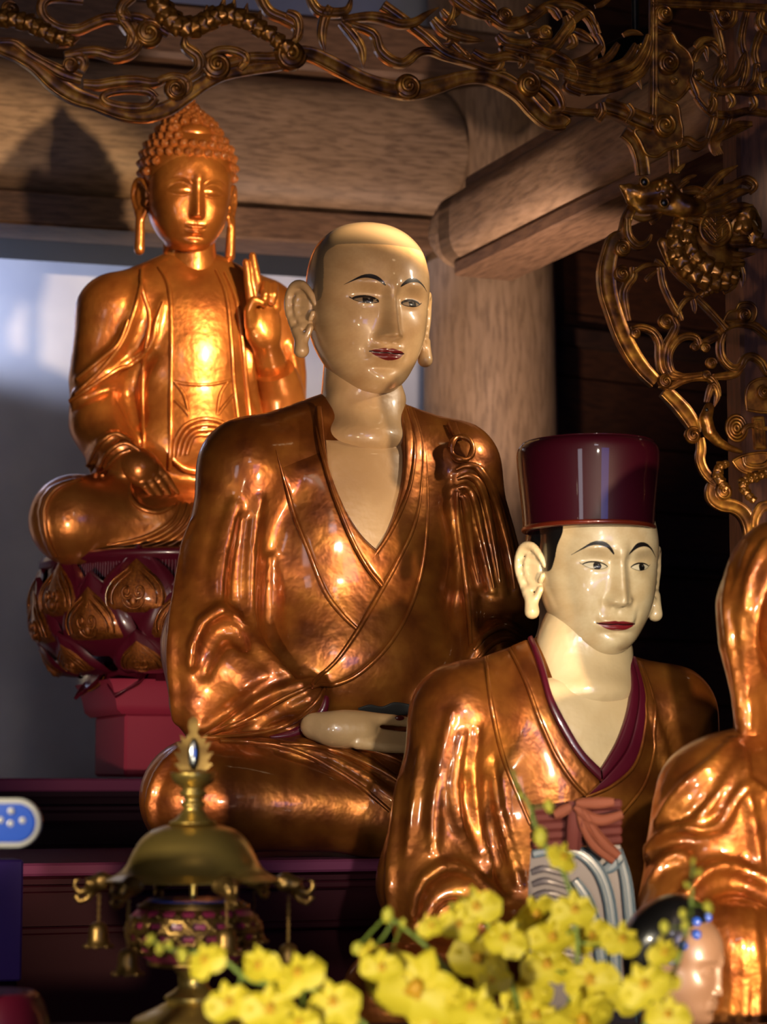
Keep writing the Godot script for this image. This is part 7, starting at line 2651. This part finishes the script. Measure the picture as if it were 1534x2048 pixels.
# an unseen spotlight, placed for what it lights: housing, lens, rod and light
func unseen_spot(where: Vector3, to: Vector3, c: Color, energy: float, angle: float, size: float, label: String, foot := 0.0, soft := 0.7) -> void:
	var t := thing("unseen_spot", where, label, "lamp", "")
	var d := (to - where).normalized()
	var b := Basis.looking_at(d, Vector3.UP if absf(d.y) < 0.9 else Vector3.RIGHT)
	var g := Geo.new()
	var r := size
	g.lathe([Vector2(0, 3.2 * r), Vector2(0.7 * r, 3.1 * r), Vector2(r, 2.6 * r), Vector2(1.15 * r, 0.0), Vector2(1.25 * r, -0.1 * r), Vector2(1.05 * r, -0.05 * r), Vector2(0.95 * r, 0.3 * r), Vector2(0, 0.3 * r)], Transform3D(b * Basis(Vector3.RIGHT, PI / 2), where - d * 0.02), 24)
	part("housing", g.mesh(), M.unseen_spot_housing, t)
	g = Geo.new()
	g.lathe([Vector2(0, 0.12 * r), Vector2(0.9 * r, 0.15 * r), Vector2(0.9 * r, 0.25 * r), Vector2(0, 0.28 * r)], Transform3D(b * Basis(Vector3.RIGHT, PI / 2), where - d * 0.02), 24)
	var m := solid("unseen_spot_glow", c, 0.3)
	m.emission_enabled = true
	m.emission = c
	m.emission_energy_multiplier = 6.0
	part("unseen_spot_lens", g.mesh(), m, t)
	g = Geo.new()
	var tail := where - d * (0.02 + 1.5 * r)
	g.tube([tail, Vector3(tail.x, foot, tail.z)], [0.006, 0.006], Vector3.BACK, 1.0, 8)
	part("rod", g.mesh(), M.unseen_spot_housing, t)
	var l := SpotLight3D.new()
	l.name = "unseen_spot_light"
	t.add_child(l, true)
	l.position = d * 0.005
	l.basis = b
	l.light_color = c
	l.light_energy = energy
	l.spot_angle = angle
	l.spot_angle_attenuation = soft
	l.spot_range = 20.0
	l.spot_attenuation = 2.0
	l.light_size = size * 0.9
	l.shadow_enabled = true


# unseen glowing panes behind the viewer, placed for highlights and front light
func unseen_bright_pane(called: String, centre: Vector3, size: Vector2, c: Color, energy: float, glow: float) -> void:
	var o := structure(called, boxed(Vector3(size.x, size.y, 0.02), 0.002), null)
	var m := solid("pane_glow_" + called, c, 0.3)
	m.emission_enabled = true
	m.emission = c
	m.emission_energy_multiplier = glow
	o.material_override = m
	o.position = centre
	for e in [[Vector3(-size.x / 2 - 0.03, 0, 0), Vector3(0.06, size.y + 0.12, 0.06)], [Vector3(size.x / 2 + 0.03, 0, 0), Vector3(0.06, size.y + 0.12, 0.06)], [Vector3(0, size.y / 2 + 0.03, 0), Vector3(size.x, 0.06, 0.06)], [Vector3(0, -size.y / 2 - 0.03, 0), Vector3(size.x, 0.06, 0.06)]]:
		var fr := part("pane_frame", boxed(e[1]), M.dark_wood, o)
		fr.position = e[0]
	var l := AreaLight3D.new()
	l.name = "unseen_pane_light"
	add_child(l, true)
	l.position = centre - Vector3(0, 0, 0.03)
	l.area_size = size
	l.light_color = c
	l.light_energy = energy
	l.area_range = 20.0
	l.area_attenuation = 2.0
	l.shadow_enabled = true


func lights() -> void:
	unseen_spot(Vector3(0.36, 2.28, -3.56), Vector3(-0.62, 2.08, -4.8), Color8(255, 218, 166), 4.2, 22.5, 0.03, "unseen spotlight behind the carved frieze, placed to light the curly haired gilt statue", 3.64, 0.3)  # out of view; throws the gilt statue's head and hand shadows
	unseen_spot(Vector3(0.95, 2.25, -3.76), Vector3(0.0, 1.84, -3.97), Color8(255, 232, 200), 1.2, 17, 0.03, "unseen spotlight behind the carved bracket, placed to light the shaven monk head", 3.64)  # unseen; brightens one side of the shaven monk head
	unseen_spot(Vector3(1.12, 0.92, -1.3), Vector3(-0.2, 1.38, -4.1), Color8(255, 220, 178), 7.6, 17, 0.035, "unseen low spotlight right of the viewer, placed to light the shaven monk statue")  # unseen; lights the shaven monk robe and knee from the right
	unseen_spot(Vector3(-0.95, 0.98, -2.5), Vector3(-0.22, 1.55, -4.8), Color8(255, 228, 202), 2.8, 16, 0.035, "unseen low spotlight at the left, placed to light the plinth and gilt statue", 0.875, 0.8)  # out of view; lights plinth and gilt statue from the left
	unseen_spot(Vector3(0.12, 1.5, -4.55), Vector3(0.30, 2.75, -5.45), Color8(255, 226, 206), 1.8, 42, 0.03, "unseen uplight behind the shaven monk statue, placed to light the column and beams", 1.15, 0.6)  # unseen; lights the column and the undersides of the beams
	unseen_spot(Vector3(0.45, 1.68, -0.6), Vector3(0.20, 1.30, -3.4), Color8(255, 242, 220), 6.6, 8.4, 0.035, "unseen hanging spotlight, placed to light the hat statue", 3.64, 0.6)  # out of view; lights the hat statue from above
	unseen_spot(Vector3(-0.25, 0.8, -0.7), Vector3(0.08, 0.92, -2.2), Color8(255, 246, 226), 2.5, 14.5, 0.035, "unseen low spotlight, placed to light the orchids", 0.0, 0.7)  # unseen; brightens the flowers from low in front
	unseen_spot(Vector3(-0.95, 1.35, -1.5), Vector3(-0.14, 1.0, -2.5), Color8(255, 240, 210), 2.0, 16, 0.03, "unseen hanging spotlight, placed to light the brass lamp", 3.64)  # out of view; lights the brass dome and the left flowers
	unseen_spot(Vector3(-0.35, 0.85, -0.8), Vector3(0.12, 2.16, -3.35), Color8(255, 222, 180), 2.2, 17, 0.03, "unseen low spotlight, placed to light the carved frieze from below", 0.0, 0.8)  # unseen; lights the lower edges of the frieze
	unseen_spot(Vector3(-1.75, 2.3, -5.35), Vector3(-0.7, 2.72, -6.0), Color8(214, 224, 255), 2.4, 30, 0.03, "unseen cool spotlight, placed to light the white wall", 3.64, 0.5)  # out of view; lights the upper part of the plaster
	unseen_bright_pane("unseen_pane_1", Vector3(1.75, 1.35, 1.76), Vector2(1.3, 1.4), Color8(80, 130, 255), 0.5, 2.6)  # out of view, placed for the blue highlight on the hat
	unseen_bright_pane("unseen_pane_2", Vector3(-2.4, 1.4, 1.76), Vector2(0.8, 1.2), Color8(240, 240, 255), 0.45, 3.5)  # unseen, placed for a white highlight at the left of the hat
	unseen_bright_pane("unseen_pane_3", Vector3(0.3, 2.6, 1.76), Vector2(0.6, 0.4), Color8(240, 240, 255), 0.4, 4.0)  # unseen, placed for white highlights and light from the front
	# added globe behind the viewer, for soft fill and a reflection in the brass
	var where := Vector3(0.2, 2.95, 0.9)
	var t := thing("added_fill_globe", where, "added glowing globe behind the viewer for soft fill light", "lamp")
	var g := Geo.new()
	g.ball(where, Vector3.ONE * 0.16, Basis(), 14)
	var m := solid("fill_globe_glow", Color8(255, 236, 206), 0.6)
	m.emission_enabled = true
	m.emission = Color8(255, 226, 190)
	m.emission_energy_multiplier = 3.0
	part("fill_globe_shell", g.mesh(), m, t)
	g = Geo.new()
	g.tube([where + Vector3(0, 0.15, 0), where + Vector3(0, 0.70, 0)], [0.006, 0.006], Vector3.BACK, 1.0, 6)
	part("fill_globe_cord", g.mesh(), M.black_wood, t)
	var o := OmniLight3D.new()
	o.name = "added_fill_light"
	t.add_child(o, true)
	o.light_color = Color8(255, 226, 190)
	o.light_energy = 0.9
	o.omni_range = 20.0
	o.omni_attenuation = 2.0
	o.light_size = 0.15
	o.shadow_enabled = true
